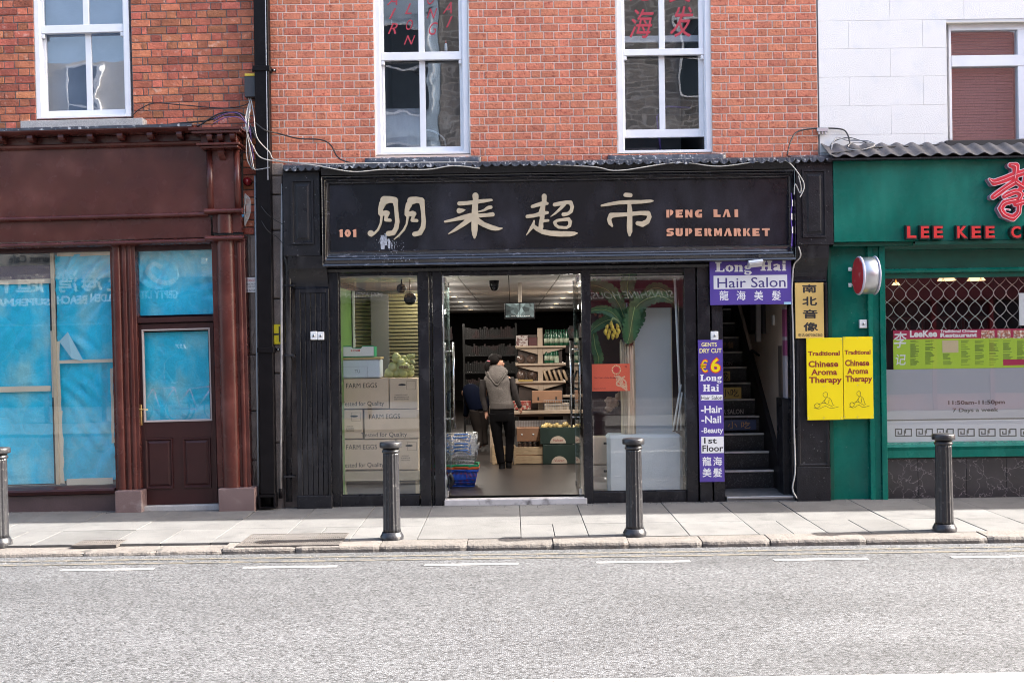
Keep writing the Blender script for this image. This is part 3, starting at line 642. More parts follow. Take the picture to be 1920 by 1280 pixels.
netl = M('blue_grey_blind', (0.27, 0.32, 0.39), 0.8, var=0.15, vs=4, bump=0.3, bs=80, bst=(0.2, 1, 5))
MB().box(al[0]+0.07, al[1]-0.07, 0.26, 0.265, al[2]+0.03, al[3]).obj('net_curtain', netl, wl)
pbo('sill', granite, lb, 38, 224, 268, 246, -0.09, 0.06, 0.006)
mb = MB(); mb.box(xb0-6, xb1, -0.02, 0.05, zl0-0.02, zl0+0.045, 0.01); mb.obj('lead_flashing', lead, lb)

# ------------------------------------------------ right building
F = FC
wallw = M('white_painted_render', (0.80, 0.785, 0.765), 0.75, var=0.03, vs=3, bump=0.35, bs=90, col2=(0.70, 0.71, 0.73), c2s=4, c2lo=0.55, c2hi=0.8, fine=0.03, fs=150)
rb = thing('rendered_building', 'white rendered building with scored block lines above the green restaurant', 'building', (4.5, 0, 3.9), fr=FC)
RX0 = F.p(1535.5, 150)[0]; RX1 = F.p(1980, 150)[0]; rz0 = F.p(1700, 278)[1]; wh = F.r(1776, 40, 1990, 272)
hr = [(wh[0], 20, wh[2], wh[3])]
wall_with_holes(RX0, RX1+14, rz0-0.2, ZT, [(wh[0], wh[0]+1.15, wh[2], wh[3])], 0.006, 0.34).obj('wall', M('score_line_grey', (0.60, 0.60, 0.61), 0.8), rb)
MB().box(RX0, RX1+14, 0.0, 0.34, ZT+0.001, 8.1).obj('upper_wall', wallw, rb)
ry = [-70, -14, 38.6, 91, 144, 198, 252, 285]
jodd = [1535.5, 1592, 1731, 1870, 2010, 2150]; jev = [1535.5, 1670, 1809, 1940, 2080, 2150]
for i, (ya, yb) in enumerate(zip(ry[:-1], ry[1:])):
    js = jodd if i % 2 == 0 else jev
    z1 = F.p(1660, ya)[1]; z0 = F.p(1660, yb)[1]
    for xa, xb in zip(js[:-1], js[1:]):
        A, B_ = F.p(xa, 150)[0], F.p(xb, 150)[0]
        if z0 < wh[3]-0.02 and z1 > wh[2]+0.02:
            if A >= wh[0]-0.01: continue
            B_ = min(B_, wh[0]-0.001)
        g_ = 0.0013; MB().box(A+g_, B_-g_, 0.0, 0.02, z0+g_, min(z1, ZT)-g_, 0.0012).obj('render_block', wallw, rb)
wr = mkempty('window', rb, 'white framed window with a pale blind')
YW = 0.11; a = F.r(1778, 44, 1990, 262, YW)
mb = MB(); tz1, tz0 = F.p(1850, 105, YW)[1], F.p(1850, 126, YW)[1]; gx0 = F.p(1786, 90, YW)[0]; gx1 = F.p(1906, 90, YW)[0]; zt = F.p(1850, 58, YW)[1]
fx = 0.045
mb.box(a[0], a[0]+0.028, YW-0.03, YW+0.06, a[2], a[3], 0.003); mb.box(a[0]+0.028, a[0]+1.2, YW-0.03, YW+0.06, zt, a[3], 0.003)
mb.box(a[0]+0.028, a[0]+0.9, YW-0.035, YW+0.06, tz0, tz1, 0.006); mb.box(gx1, gx1+0.10, YW-0.03, YW+0.06, a[2], tz0, 0.003); mb.box(gx1, gx1+0.10, YW-0.03, YW+0.06, tz1, zt, 0.003); 
mb.obj('frame', white_paint, wr)
MB().box(a[0]+0.028, gx1, YW+0.01, YW+0.016, tz1, zt).obj('pane', glass_old, wr); MB().box(a[0]+0.02, gx1, YW+0.01, YW+0.016, a[2], tz0).obj('pane', glass_old, wr)
mb = MB(); n = 40
for i in range(n):
    z = a[2]+(zt-a[2])*i/n; mb.add([(a[0]+0.03, YW+0.10, z), (gx1, YW+0.10, z), (gx1, YW+0.112, z+(zt-a[2])/n*0.93), (a[0]+0.03, YW+0.112, z+(zt-a[2])/n*0.93)], [(0, 1, 2, 3)])
mb.obj('blind_slats', M('mauve_blind', (0.20, 0.105, 0.10), 0.7, var=0.1), wr, kind='stuff')
room_behind(wr, (a[0], a[0]+1.1, a[2], a[3]), YW+0.12, 1.2, room_m)
pbo('sill', M('black_sill', (0.02, 0.02, 0.022), 0.5), rb, 1774, 262, 1990, 273, -0.05, 0.12, 0.004)
MB().box(wh[0]-0.001, wh[0]+1.2, 0.001, 0.10, wh[3]-0.012, wh[3]-0.001).obj('reveal', M('cream_reveal', (0.62, 0.58, 0.50), 0.7), rb)
MB().box(RX0+2.87, RX1+14, 0.0, 0.34, -0.03, rz0-0.201).obj('lower_wall', brick_c, rb)
MB().box(xb0-6, P(-82, 600)[0]+0.02, 0.02, 0.36, -0.9, zl0-0.101).obj('lower_wall', brick_l, lb)
# extend the terrace beyond the frame so that the sun is cut off by roofs as in the photograph
tr = thing('terraced_building', 'tall brick house further up the street beyond the green restaurant', 'building', (14, 0, 0), fr=FC)
MB().box(RX1+14.05, 32, 0.0, 9, -0.02, 7.2).obj('wall', brick_c, tr)
MB().box(12.9, 14.8, 0.35, 1.3, 8.2, 11.2, 0.02).obj('chimney', brick_c, rb)
for nm_, r_, x0_, x1_, h_ in (('back_block', lb, xb0-6, xb1-0.02, 9.0), ('back_block', cb, X0+0.01, X1-0.01, 8.3), ('back_block', rb, RX0+0.01, RX1+13.9, 8.05)):
    mb = MB(); mb.box(x0_, x1_, 7.5 if False else 22, 22.3, -0.1, h_); mb.box(x0_, x1_, 0.4, 22, h_-0.25, h_); mb.obj(nm_, M('dark_back_wall', (0.06, 0.055, 0.05), 0.9), r_)
# ================================================================ BROWN SHOPFRONT (left)
F = FL
bs = thing('brown_shopfront', 'dark brown timber shopfront with blue sheets behind its windows', 'shopfront', (-3.3, 0, 0), fr=FL)
def fx(px, Y=0.0, py=600): return F.p(px, py, Y)[0]
def fz(py, Y=0.0, px=230): return F.p(px, py, Y)[1]
XL = fx(-80)
# cornice
zt = fz(243, -0.36, 200)
MB().profx([(0.04, zt-0.03), (-0.30, zt-0.03), (-0.33, zt-0.02), (-0.36, zt), (-0.36, zt+0.022), (-0.34, zt+0.034), (0.04, zt+0.075)], XL, fx(372, -0.3)).obj('cornice', brown, bs)
MB().profx([(-0.355, zt+0.036), (-0.362, zt+0.012), (-0.366, zt+0.012), (-0.366, zt+0.042), (0.045, zt+0.085), (0.045, zt+0.078)], XL, fx(372, -0.3)).obj('lead_capping', lead, bs)
za, zb = fz(256, -0.25), fz(271, -0.25)
for px in (-55, 2, 59, 117, 171, 227, 283, 338):
    x = F.p(px, 262, -0.25)[0]
    MB().profx([(-0.16, zt-0.031), (-0.30, zt-0.031), (-0.305, zt-0.06), (-0.28, zt-0.085), (-0.24, zt-0.10), (-0.16, zt-0.102)], x-0.03, x+0.03).obj('dentil', brown, bs)
zf1 = fz(274, -0.14); zf0 = fz(404, -0.14)
MB().box(XL, fx(397, -0.15), -0.15, 0.0, zf1, zt-0.034, 0.0).obj('frieze', brown, bs)
MB().profx([(-0.13, zf1+0.03), (-0.19, zf1+0.032), (-0.20, zf1+0.02), (-0.185, zf1), (-0.16, zf1-0.015), (-0.13, zf1-0.02)], XL, fx(397, -0.15)).obj('moulding', brown, bs)
MB().box(XL, fx(397, -0.13), -0.13, 0.0, zf0, zf1-0.002).obj('fascia_panel', brown, bs)
def roll(py, Y0, x0, x1, h=0.032, pr=0.05):
    z = fz(py, Y0-pr); pts = [(Y0+0.02, z+h*1.1)]
    for i in range(7):
        a = math.pi/2-math.pi*i/6; pts.append((Y0-pr*math.cos(a)*1.0, z+h*math.sin(a)))
    pts.append((Y0+0.02, z-h*1.1)); MB().profx(pts, x0, x1).obj('moulding', brown, bs)
roll(405, -0.13, XL, fx(397, -0.13)); roll(455, -0.13, XL, fx(399, -0.13), 0.030, 0.06)
MB().box(XL, fx(400, -0.12), -0.12, 0.0, fz(449, -0.12), fz(411, -0.12)).obj('lower_band', brown, bs)
# corner column with capital
cx0, cx1 = fx(398, -0.17), fx(456, -0.17)
zc = fz(243, -0.42, 410)
mb = MB(); mb.box(fx(363, -0.4), fx(463, -0.4), -0.42, 0.05, zc-0.0, zc+0.03, 0.004); mb.box(fx(368, -0.4), fx(459, -0.4), -0.40, 0.04, zc-0.03, zc-0.001, 0.004); mb.box(fx(384, -0.3), fx(452, -0.3), -0.28, 0.02, zc-0.13, zc-0.031, 0.004)
mb.box(fx(376, -0.36), fx(458, -0.36), -0.37, 0.03, zc-0.158, zc-0.132, 0.006); mb.box(fx(383, -0.33), fx(455, -0.33), -0.34, 0.02, zc-0.185, zc-0.160, 0.006)
mb.obj('capital', brown, bs)
for px in (394, 414, 437):
    x = fx(px, -0.32, 252); MB().profx([(-0.281, zc-0.031), (-0.37, zc-0.031), (-0.375, zc-0.06), (-0.34, zc-0.10), (-0.281, zc-0.125)], x-0.028, x+0.028).obj('dentil', brown, bs)
x = fx(413, -0.28, 275); MB().profx([(-0.171, zc-0.187), (-0.27, zc-0.187), (-0.275, zc-0.22), (-0.23, zc-0.26), (-0.171, zc-0.30)], x-0.035, x+0.035).obj('dentil', brown, bs)
mb = MB(); mb.box(cx0+0.02, cx1-0.02, -0.17, 0.05, fz(398, -0.17), zc-0.186, 0.006)
for e in (cx0+0.012, cx1-0.03): mb.lathe([(0.036, fz(398, -0.17)), (0.036, zc-0.187)], e+0.004, -0.165, 14)
mb.obj('pilaster', brown, bs)
roll(400, -0.17, cx0-0.045, cx1+0.03, 0.034, 0.07); roll(451, -0.17, cx0-0.045, cx1+0.035, 0.034, 0.07)
zp = fz(920, -0.2)
mb = MB(); mb.box(fx(400, -0.12), fx(462, -0.12), -0.12, 0.05, zp, fz(446, -0.12), 0.004); mb.obj('pilaster', brown, bs)
MB().box(fx(404, -0.12), fx(458, -0.12), -0.13, 0.05, fz(446, -0.12)+0.03, fz(400, -0.12)-0.03).obj('pilaster', brown, bs)
def halfcol(px0, px1, Y, z0, z1, name='column'):
    a, b = fx(px0, Y), fx(px1, Y); r = (b-a)/2; pts = []
    R = [[((a+b)/2+r*math.cos(math.pi*j/12), Y-r*0.8*math.sin(math.pi*j/12), z) for j in range(13)] for z in (z0, z1)]
    MB().loft(R, closed=False, cap=False).obj(name, brown, bs)
halfcol(410, 443, -0.121, zp, fz(453, -0.12)-0.03); halfcol(411, 441, -0.131, fz(448, -0.12)+0.03, fz(403, -0.12)-0.033)
halfcol(447, 456, -0.121, zp, fz(455, -0.12)-0.03)
# middle column
MB().box(fx(209, -0.06), fx(256, -0.06), -0.06, 0.08, zp, fz(461, -0.06), 0.003).obj('pilaster', brown, bs)
halfcol(213, 229, -0.062, zp, fz(461, -0.06)); halfcol(231, 240, -0.061, zp, fz(461, -0.06), 'moulding'); halfcol(242, 250, -0.061, zp, fz(461, -0.06), 'moulding')
plm = M('polished_brown_granite', (0.17, 0.115, 0.110), 0.35, var=0.12, vs=5, fine=0.4, fs=170, col2=(0.30, 0.26, 0.25), c2s=5, c2lo=0.6, c2hi=0.8)
MB().box(fx(207, -0.18), fx(257, -0.18), -0.19, 0.06, -0.03, zp-0.002, 0.006).obj('plinth', plm, bs); MB().box(fx(401, -0.22), fx(469, -0.22), -0.23, 0.06, -0.03, zp, 0.006).obj('plinth', plm, bs)
# window frame, riser, sill
MB().profx([(-0.05, fz(912)), (-0.09, fz(912)-0.002), (-0.10, fz(914)-0.012), (-0.09, fz(922)), (-0.05, fz(924)), (0.06, fz(924)), (0.06, fz(908))], XL, fx(208, -0.06)).obj('window_sill', brown_d, bs)
MB().box(XL, fx(208, -0.05), -0.05, 0.05, -0.04, fz(924)-0.002).obj('stall_riser', M('purplish_brown_panel', (0.085, 0.055, 0.056), 0.4, var=0.2, vs=4, fine=0.15, fs=90, bump=0.1, bs=60), bs)
mb = MB(); mb.box(XL, fx(210, -0.04), -0.045, 0.06, fz(470), fz(462), 0.003); mb.obj('window_head', brown_d, bs)
MB().box(XL, fx(209), 0.03, 0.038, fz(909), fz(469)).obj('window_pane', glass_b, bs)
# door
dm = mkempty('door', bs, 'brown half glazed door with two raised panels')
o = pb(MB(), 254, 603, 404, 947, -0.015, 0.05)
dx0, dx1, dz0, dz1 = F.r(255, 606, 404, 945); gx = F.r(270, 618, 394, 788)
mb = MB(); mb.box(dx0, gx[0], 0.0, 0.05, dz0, dz1, 0.002); mb.box(gx[1], dx1, 0.0, 0.05, dz0, dz1, 0.002); mb.box(gx[0], gx[1], 0.0, 0.05, gx[3], dz1); mb.box(gx[0], gx[1], 0.0, 0.05, dz0, gx[2])
mb.obj('leaf', brown_d, dm)
mb = MB(); moulded(mb, (gx[0]-0.012, gx[1]+0.012, gx[2]-0.012, gx[3]+0.012), [(0, 0.0), (0.0, -0.012), (0.010, -0.014), (0.022, 0.012)]); mb.obj('glazing_bead', M('pale_bead_edge', (0.42, 0.35, 0.33), 0.5), dm)
MB().box(gx[0]+0.002, gx[1]-0.002, 0.018, 0.024, gx[2], gx[3]).obj('pane', glass_b, dm)
for q in ((273, 821, 325, 916), (343, 820, 396, 914)):
    r_ = F.r(*q); mb = MB(); moulded(mb, r_, [(0, 0.0), (0.004, -0.018), (0.016, -0.018), (0.028, -0.004), (0.034, -0.004), (0.055, -0.016), (0.058, -0.016)])
    mb.box(r_[0]+0.058, r_[1]-0.058, -0.016, 0.0, r_[2]+0.058, r_[3]-0.058); mb.obj('raised_panel', brown_d, dm)
brass = M('brass', (0.75, 0.52, 0.22), 0.28, metal=1.0)
h = pbo('handle', brass, dm, 260, 758, 266, 797, -0.012, 0.0, 0.003)
hx, hz = F.p(263, 767); MB().tube([(hx, -0.012, hz), (hx, -0.05, hz), (hx+0.012, -0.055, hz), (hx+0.10, -0.052, hz-0.002)], [0.009, 0.008, 0.009, 0.007], 10).obj('lever', brass, h)
# door frame, transom bar, transom light
mb = MB(); mb.box(fx(402, -0.03), fx(404.5, -0.03)+0.02, -0.03, 0.07, dz0, fz(462)); mb.box(fx(250), dx0-0.003, -0.03, 0.07, dz0, fz(462)); mb.box(dx0-0.003, fx(402, -0.03), -0.035, 0.07, fz(604, px=330), fz(594, px=330), 0.004); mb.box(dx0-0.003, fx(402, -0.03), -0.02, 0.07, fz(469, px=330), fz(458, px=330), 0.002); mb.obj('door_frame', brown_d, bs)
t_ = F.r(254, 467, 403, 592); MB().box(t_[0], t_[1], 0.02, 0.026, t_[2], t_[3]).obj('transom_pane', glass_b, bs)
MB().box(fx(256, -0.1), fx(402, -0.1), -0.10, 0.10, -0.04, dz0-0.003, 0.004).obj('doorstep', granite, bs)
# sheets of blue plastic taped inside
blue = M('turquoise_plastic_sheet', (0.012, 0.54, 0.80), 0.35, var=0.20, vs=1.8, st=(1, 1, 0.6), bump=1.0, bs=9, col2=(0.22, 0.62, 0.72), c2s=3.2, c2lo=0.47, c2hi=0.70, det=9, fine=0.1, fs=60)
def painted_creases(m):
    nt = m.node_tree; N = nt.nodes; L = nt.links; p = N['Principled BSDF']; tc = N.new('ShaderNodeTexCoord'); n = N.new('ShaderNodeTexNoise'); n.inputs['Scale'].default_value = 1.6; n.inputs['Detail'].default_value = 3; L.new(tc.outputs['Object'], n.inputs['Vector'])
    va = N.new('ShaderNodeVectorMath'); va.operation = 'ADD'; L.new(n.outputs['Color'], va.inputs[0]); L.new(tc.outputs['Object'], va.inputs[1]); v = N.new('ShaderNodeTexVoronoi'); v.feature = 'DISTANCE_TO_EDGE'; v.inputs['Scale'].default_value = 2.6; L.new(va.outputs[0], v.inputs['Vector'])
    mr = N.new('ShaderNodeMapRange'); mr.inputs['From Min'].default_value = 0.0; mr.inputs['From Max'].default_value = 0.035; mr.inputs['To Min'].default_value = 0.16; mr.inputs['To Max'].default_value = 0.0; L.new(v.outputs['Distance'], mr.inputs['Value'])
    mx = N.new('ShaderNodeMix'); mx.data_type = 'RGBA'; L.new(mr.outputs[0], mx.inputs['Factor']); L.new(p.inputs['Base Color'].links[0].from_socket, mx.inputs['A']); mx.inputs['B'].default_value = (0.22, 0.66, 0.80, 1); L.new(mx.outputs['Result'], p.inputs['Base Color'])  # light caught on the folds is painted as pale lines
    b = N.new('ShaderNodeBump'); b.inputs['Strength'].default_value = 1; b.inputs['Distance'].default_value = 0.022; L.new(v.outputs['Distance'], b.inputs['Height']); L.new(p.inputs['Normal'].links[0].from_socket, b.inputs['Normal']); L.new(b.outputs[0], p.inputs['Normal'])
painted_creases(blue)
tape = M('cream_masking_tape', (0.62, 0.57, 0.45), 0.7, var=0.06)
def sheet(name, q, Y, mat, lab=None, nx=26, nz=36, amp=0.012, ragged=0.0, seed=1):
    random.seed(seed); a = F.r(*q, Y); cs = []
    for i in range(9): cs.append((random.uniform(a[0], a[1]), random.uniform(a[2], a[3]), random.uniform(0.10, 0.4), random.uniform(-1, 1)*amp, random.uniform(0, 3.14), random.uniform(8, 26)))
    V = []
    for i in range(nx+1):
        for j in range(nz+1):
            x = a[0]+(a[1]-a[0])*i/nx; z = a[2]+(a[3]-a[2])*j/nz; y = Y
            for (cx, cz, r, h_, an, fq) in cs:
                d = math.hypot(x-cx, z-cz); y += h_*math.exp(-(d/r)**2)*(1-2*abs(math.sin(fq*((x-cx)*math.cos(an)+(z-cz)*math.sin(an)))))
            e = random.uniform(-ragged, ragged)
            if i in (0, nx): x += e
            if j in (0, nz): z += e
            V.append((x, y, z))
    Fs = [(i*(nz+1)+j, (i+1)*(nz+1)+j, (i+1)*(nz+1)+j+1, i*(nz+1)+j+1) for i in range(nx) for j in range(nz)]
    o = MB().add(V, Fs, True).mesh(name, mat); ob = mk(name, o)
    random.seed(seed+77); return ob
YS = 0.095
def bt(o, lab, cat='plastic sheet', grp=None): tag(o, lab, cat, grp, FL)
bt(sheet('blue_sheet', (-80, 531, 97, 908), YS, blue, amp=0.022, seed=3), 'wide turquoise plastic sheet hung behind the leftmost pane')
bt(sheet('blue_sheet', (106, 477, 212, 675), YS, blue, amp=0.030, ragged=0.004, seed=5), 'turquoise plastic sheet high behind the pane right of the wooden upright')
bt(sheet('blue_sheet', (107, 679, 214, 900), YS+0.02, blue, amp=0.045, ragged=0.006, seed=6), 'crumpled turquoise plastic sheet low behind the pane beside the middle column')
bt(sheet('blue_sheet', (255, 468, 402, 590), YS-0.015, blue, amp=0.026, seed=8), 'turquoise plastic sheet filling the light above the brown door')
bt(sheet('blue_sheet', (272, 622, 392, 787), YS-0.02, blue, amp=0.012, seed=9), 'turquoise plastic sheet behind the glass of the brown door')
navy = M('navy_card', (0.012, 0.012, 0.06), 0.6); 
bt(mk('navy_sheet', pb(MB(), -80, 499, 96, 526, YS, YS+0.004).mesh('n', navy)), 'navy blue strip of card above the wide turquoise sheet', 'card')
bt(mk('navy_sheet', pb(MB(), 97, 534, 101, 620, YS+0.02, YS+0.024).mesh('n', navy)), 'narrow navy strip of card beside the wooden upright', 'card')
up = mk('wooden_upright', pb(MB(), 99, 470, 106, 908, 0.045, 0.07, 0.003).mesh('u', M('pale_timber', (0.50, 0.42, 0.30), 0.7, var=0.1, st=(8, 8, 1), vs=8))); bt(up, 'pale wooden upright behind the big blue window', 'post')
def strip_t(q, Y, lab, rag=0.004, seed=1): bt(sheet('masking_tape', q, Y, tape, nx=3, nz=10, amp=0.0, ragged=rag, seed=seed), lab, 'tape')
fq = F.p(128, 622, 0.07), F.p(158, 678, 0.07), F.p(111, 640, 0.07), F.p(136, 672, 0.07)
fo = mk('plastic_flap', MB().add([(fq[2][0], 0.072, fq[2][1]), (fq[0][0], 0.055, fq[0][1]), (fq[1][0], 0.066, fq[1][1]), (fq[3][0], 0.048, fq[3][1])], [(0, 3, 1), (3, 2, 1)]).mesh('f', M('milky_plastic', (0.35, 0.62, 0.72), 0.3))); bt(fo, 'pale folded corner of plastic hanging over the upper right turquoise sheet', 'plastic sheet')
strip_t((-80, 525, 99, 533), 0.068, 'cream tape strip running across the top of the wide blue sheet', 0.003, 2)
strip_t((96, 620, 101, 745), 0.0685, 'yellowish tape strip down the edge of the wide blue sheet', 0.002, 3)
strip_t((107, 469, 210, 480), 0.067, 'creased cream paper along the top of the right hand pane', 0.004, 4)
strip_t((106, 640, 113, 770), 0.0665, 'cream tape down the left edge of the crumpled sheet', 0.005, 5)
strip_t((104, 770, 119, 907), 0.066, 'wide peeling cream tape at the foot of the upright', 0.010, 6)
strip_t((208, 690, 213, 830), 0.066, 'torn cream tape beside the middle column', 0.005, 7)
strip_t((106, 674, 212, 680), 0.064, 'cream tape joining the upper and lower sheets', 0.003, 8)
strip_t((125, 896, 212, 908), 0.066, 'cream paper lying along the foot of the crumpled sheet', 0.004, 9)
strip_t((-80, 725, 95, 735), 0.064, 'dull cream tape across the middle of the wide blue sheet', 0.003, 10)
mb = MB(); a_ = F.r(-90, 466, 212, 912, 0.3)
mb.box(a_[0], a_[1], 0.5, 0.52, a_[2], a_[3]); mb.obj('interior_screen', M('pale_grey_inside', (0.16, 0.17, 0.165), 0.8), bs)
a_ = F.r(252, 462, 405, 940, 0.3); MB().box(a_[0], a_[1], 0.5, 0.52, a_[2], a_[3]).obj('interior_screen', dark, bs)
# ================================================================ GAP BETWEEN THE SHOPS
F = FC
gp_ = thing('party_wall', 'narrow strip of grimy stone and brick wall between the brown and black shopfronts', 'wall', (-2.8, 0, 0), fr=FC)
MB().box(P(466, 600)[0], P(560, 600)[0], 0.035, 0.36, -0.04, 4.05).obj('wall', stone, gp_)
ys = [955, 862, 770, 665, 520, 440]
for i, (a, b) in enumerate(zip(ys[:-1], ys[1:])): 
    pbo('stone_block', stone, gp_, 469, b+1, 487, a-1, 0.0, 0.036, 0.01); 
ys = [955, 830, 700, 560, 432, 365, 330, 305]
for i, (a, b) in enumerate(zip(ys[:-1], ys[1:])): pbo('stone_block', stone, gp_, 506, b+1, 531, a-1, -0.03, 0.034, 0.012)
ys = list(range(440, 245, -14))
for a, b in zip(ys[:-1], ys[1:]): pbo('brick', brick_l, gp_, 456, b+1.2, 478+random.uniform(-3, 6), a-1, 0.01, 0.04, 0.003)
for i in range(14):
    b = 30+i*60
for py in range(-40, 300, 14): pbo('brick', brick_l, gp_, 497, py, 504.5, py+12.3, 0.012, 0.05, 0.003)
# faint dried creeper on the stone
cr = MB(); random.seed(3)
for i in range(9):
    px = random.uniform(470, 484); py = random.uniform(690, 940); pts = []
    for k in range(7): pts.append((P(px, py, -0.003)[0], -0.004, P(px, py, -0.003)[1])); px += random.uniform(-5, 5); px = min(486, max(469, px)); py -= random.uniform(6, 22)
    cr.tube(crom(pts, 4), 0.0022, 4)
o = mk('dried_creeper', cr.mesh('c', M('dead_stem', (0.10, 0.075, 0.06), 0.9))); tag(o, 'thin dried creeper stems clinging to the stone beside the brown column', 'creeper'); o['kind'] = 'stuff'
# big square downpipe
dp = thing('drainpipe', 'square black downpipe between the two shopfronts', 'drainpipe', (P(498, 940)[0], -0.1, 0.03), fr=FC)
bm_ = M('black_pipe_paint', (0.008, 0.007, 0.008), 0.35, spec=0.1, var=0.3, vs=8, bump=0.1, bs=40)
xa, xb = P(483, 500, -0.12)[0], P(510, 500, -0.12)[0]
MB().box(xa, xb, -0.14, -0.02, 0.17, 6.1, 0.006).obj('pipe', bm_, dp)
MB().box(xb-0.030, xb-0.022, -0.144, -0.1402, 3.7, 6.1).obj('seam_glint', M('pale_seam_glint', (0.5, 0.5, 0.52), 0.4), dp)  # pale strip paints the highlight along the upper seam
for py, w in ((128, 0.03), (656, 0.012)):
    z = P(497, py, -0.15)[1]; mb = MB(); mb.box(xa-0.014, xb+0.014, -0.155, -0.01, z-0.03, z+0.03, 0.005); mb.box(xa-0.05, xa-0.0145, -0.03, -0.015, z-0.012, z+0.016); mb.box(xb+0.0145, xb+0.06, -0.04, -0.02, z-0.012, z+0.016); mb.obj('bracket', bm_, dp)
    MB().lathe([(0.001, -0.052), (0.012, -0.05), (0.012, -0.041)], xb+0.04, z+0.002, 10, 'y').obj('bolt', alu, dp)
mb = MB(); x0, x1 = xa-0.015, xb+0.012
mb.box(x0, x0+0.02, -0.18, -0.02, 0.02, 0.17); mb.box(x1-0.02, x1, -0.18, -0.02, 0.02, 0.17); mb.box(x0+0.02, x1-0.02, -0.18, -0.02, 0.145, 0.17); mb.box(x0+0.02, x1-0.02, -0.03, -0.02, 0.02, 0.145); mb.box(x0+0.02, x1-0.02, -0.18, -0.03, 0.02, 0.03); mb.obj('shoe', bm_, dp)
def pipe(name, pts, r, mat, label, cat, grp=None, n=8, smooth=True):
    o = mk(name, MB().tube(pts, r, n, smooth).mesh(name, mat)); tag(o, label, cat, grp); return o
def pp(px, py, Y): a = P(px, py, Y); return (a[0], Y, a[1])
def cable(pts, r, mat, label, name='cable', cat='cable', grp=None, q=6): return pipe(name, crom([pp(*p) for p in pts], q), r, mat, label, cat, grp, 6)
wp = M('old_white_pipe', (0.36, 0.35, 0.34), 0.5, var=0.2, vs=12)
o = thing('conduit', 'thin grey conduit running up the left side of the black downpipe', 'pipe', fr=FC); MB().tube([pp(485, 936, -0.05), pp(482, 700, -0.05), pp(480, 480, -0.05), pp(478, 330, -0.05)], 0.011, 8).obj('tube', M('grey_blue_pipe', (0.30, 0.34, 0.37), 0.5), o)
o = thing('waste_pipe', 'thin off white pipe standing in front of the narrow stone pier', 'pipe', fr=FC); MB().tube([pp(526, 925, -0.09), pp(528, 700, -0.09), pp(528, 480, -0.08), pp(529, 345, -0.07)], 0.013, 8).obj('tube', wp, o); MB().lathe([(0.022, 0.12), (0.022, 0.22), (0.014, 0.23)], pp(526, 920, -0.09)[0], -0.09, 10).obj('collar', bm_, o)
o = thing('drainpipe', 'round black pipe tight against the black shopfront pilaster', 'drainpipe', fr=FC); MB().tube([pp(542, 940, -0.07), pp(541, 500, -0.07), pp(536, 480, -0.06), pp(534, 330, -0.06)], 0.038, 12).obj('pipe', black, o)
for py in (537, 668, 895): pbo('bracket', black, o, 532, py-4, 552, py, -0.115, -0.03, 0.002)
# junction box, alarm, signs
jb = thing('junction_box', 'grey black cable junction box with yellow lid beside the downpipe', 'box', fr=FC); pbo('casing', M('dark_grey_plastic', (0.035, 0.037, 0.042), 0.5), jb, 458, 143, 481, 182, -0.10, 0.04, 0.006); pbo('lid', M('yellow_plastic', (0.65, 0.48, 0.05), 0.5), jb, 458.5, 138, 480, 142.7, -0.10, 0.03, 0.004)
al_ = thing('alarm_beacon', 'round dark red alarm beacon on the wall below the tangled cables', 'alarm', fr=FC); X, Z = P(463, 340, -0.06)
MB().lathe([(0.001, -0.10), (0.022, -0.098), (0.024, -0.075), (0.044, -0.07), (0.047, -0.03), (0.05, 0.0)], X, Z, 18, 'y').obj('lens', M('dark_red_lens', (0.14, 0.008, 0.012), 0.2), al_)
hs = thing('hydrant_sign', 'yellow hydrant marker plate with a black letter H on the stone pier', 'sign', fr=FC); pbo('plate', M('sign_yellow', (0.75, 0.62, 0.02), 0.45), hs, 508, 608, 530, 645, -0.05, -0.032, 0.002)
mb = MB(); q = F.r(511, 612, 525, 641, -0.051); w = 0.014; mb.box(q[0], q[0]+w, -0.053, -0.0502, q[2], q[3]); mb.box(q[1]-w, q[1], -0.053, -0.0502, q[2], q[3]); mb.box(q[0]+w, q[1]-w, -0.053, -0.0502, (q[2]+q[3])/2-0.010, (q[2]+q[3])/2+0.010); mb.obj('letter', ink, hs)
ds = thing('warning_sign', 'small white DANGER notice on the stone strip left of the downpipe', 'sign', fr=FC); pbo('plate', white, ds, 463, 520, 481, 548, -0.012, -0.002, 0.001)
mb = MB(); ptxt(mb, 'DANGER', 464.5, 523, 479.5, 528, -0.0125); mb.obj('lettering', M('print_red', (0.4, 0.02, 0.02), 0.5), ds); mb = MB(); ptxt(mb, 'ELECTRICITY', 464.5, 531, 479.5, 534, -0.0125); ptxt(mb, 'KEEP OUT', 466, 536, 478, 539, -0.0125); ptxt(mb, 'CAUTION', 464.5, 542, 479.5, 546, -0.0125); mb.obj('lettering', ink, ds)
G = 'cables strung across the fronts'
cable([(466, 183, -0.06), (470, 205, -0.09), (462, 225, -0.2), (464, 250, -0.2), (475, 275, -0.19), (490, 296, -0.19), (530, 304, -0.2), (590, 310, -0.34), (660, 322, -0.36), (720, 318, -0.36), (800, 318, -0.35), (850, 311, -0.35), (900, 316, -0.34)], 0.0062, cream_cable, 'cream cable sagging along the top of the black shopfront under the left sash window', grp=G)
cable([(470, 184, -0.06), (476, 215, -0.12), (478, 240, -0.2), (484, 262, -0.2), (505, 285, -0.19), (520, 301, -0.2), (600, 307, -0.34), (700, 306, -0.34), (900, 305, -0.33), (1100, 312, -0.34), (1160, 320, -0.36), (1270, 305, -0.34), (1350, 312, -0.34), (1440, 300, -0.34), (1475, 302, -0.34), (1500, 330, -0.34), (1508, 350, -0.33), (1500, 370, -0.33)], 0.0062, cream_cable, 'long cream cable running the whole width of the black cornice', grp=G)
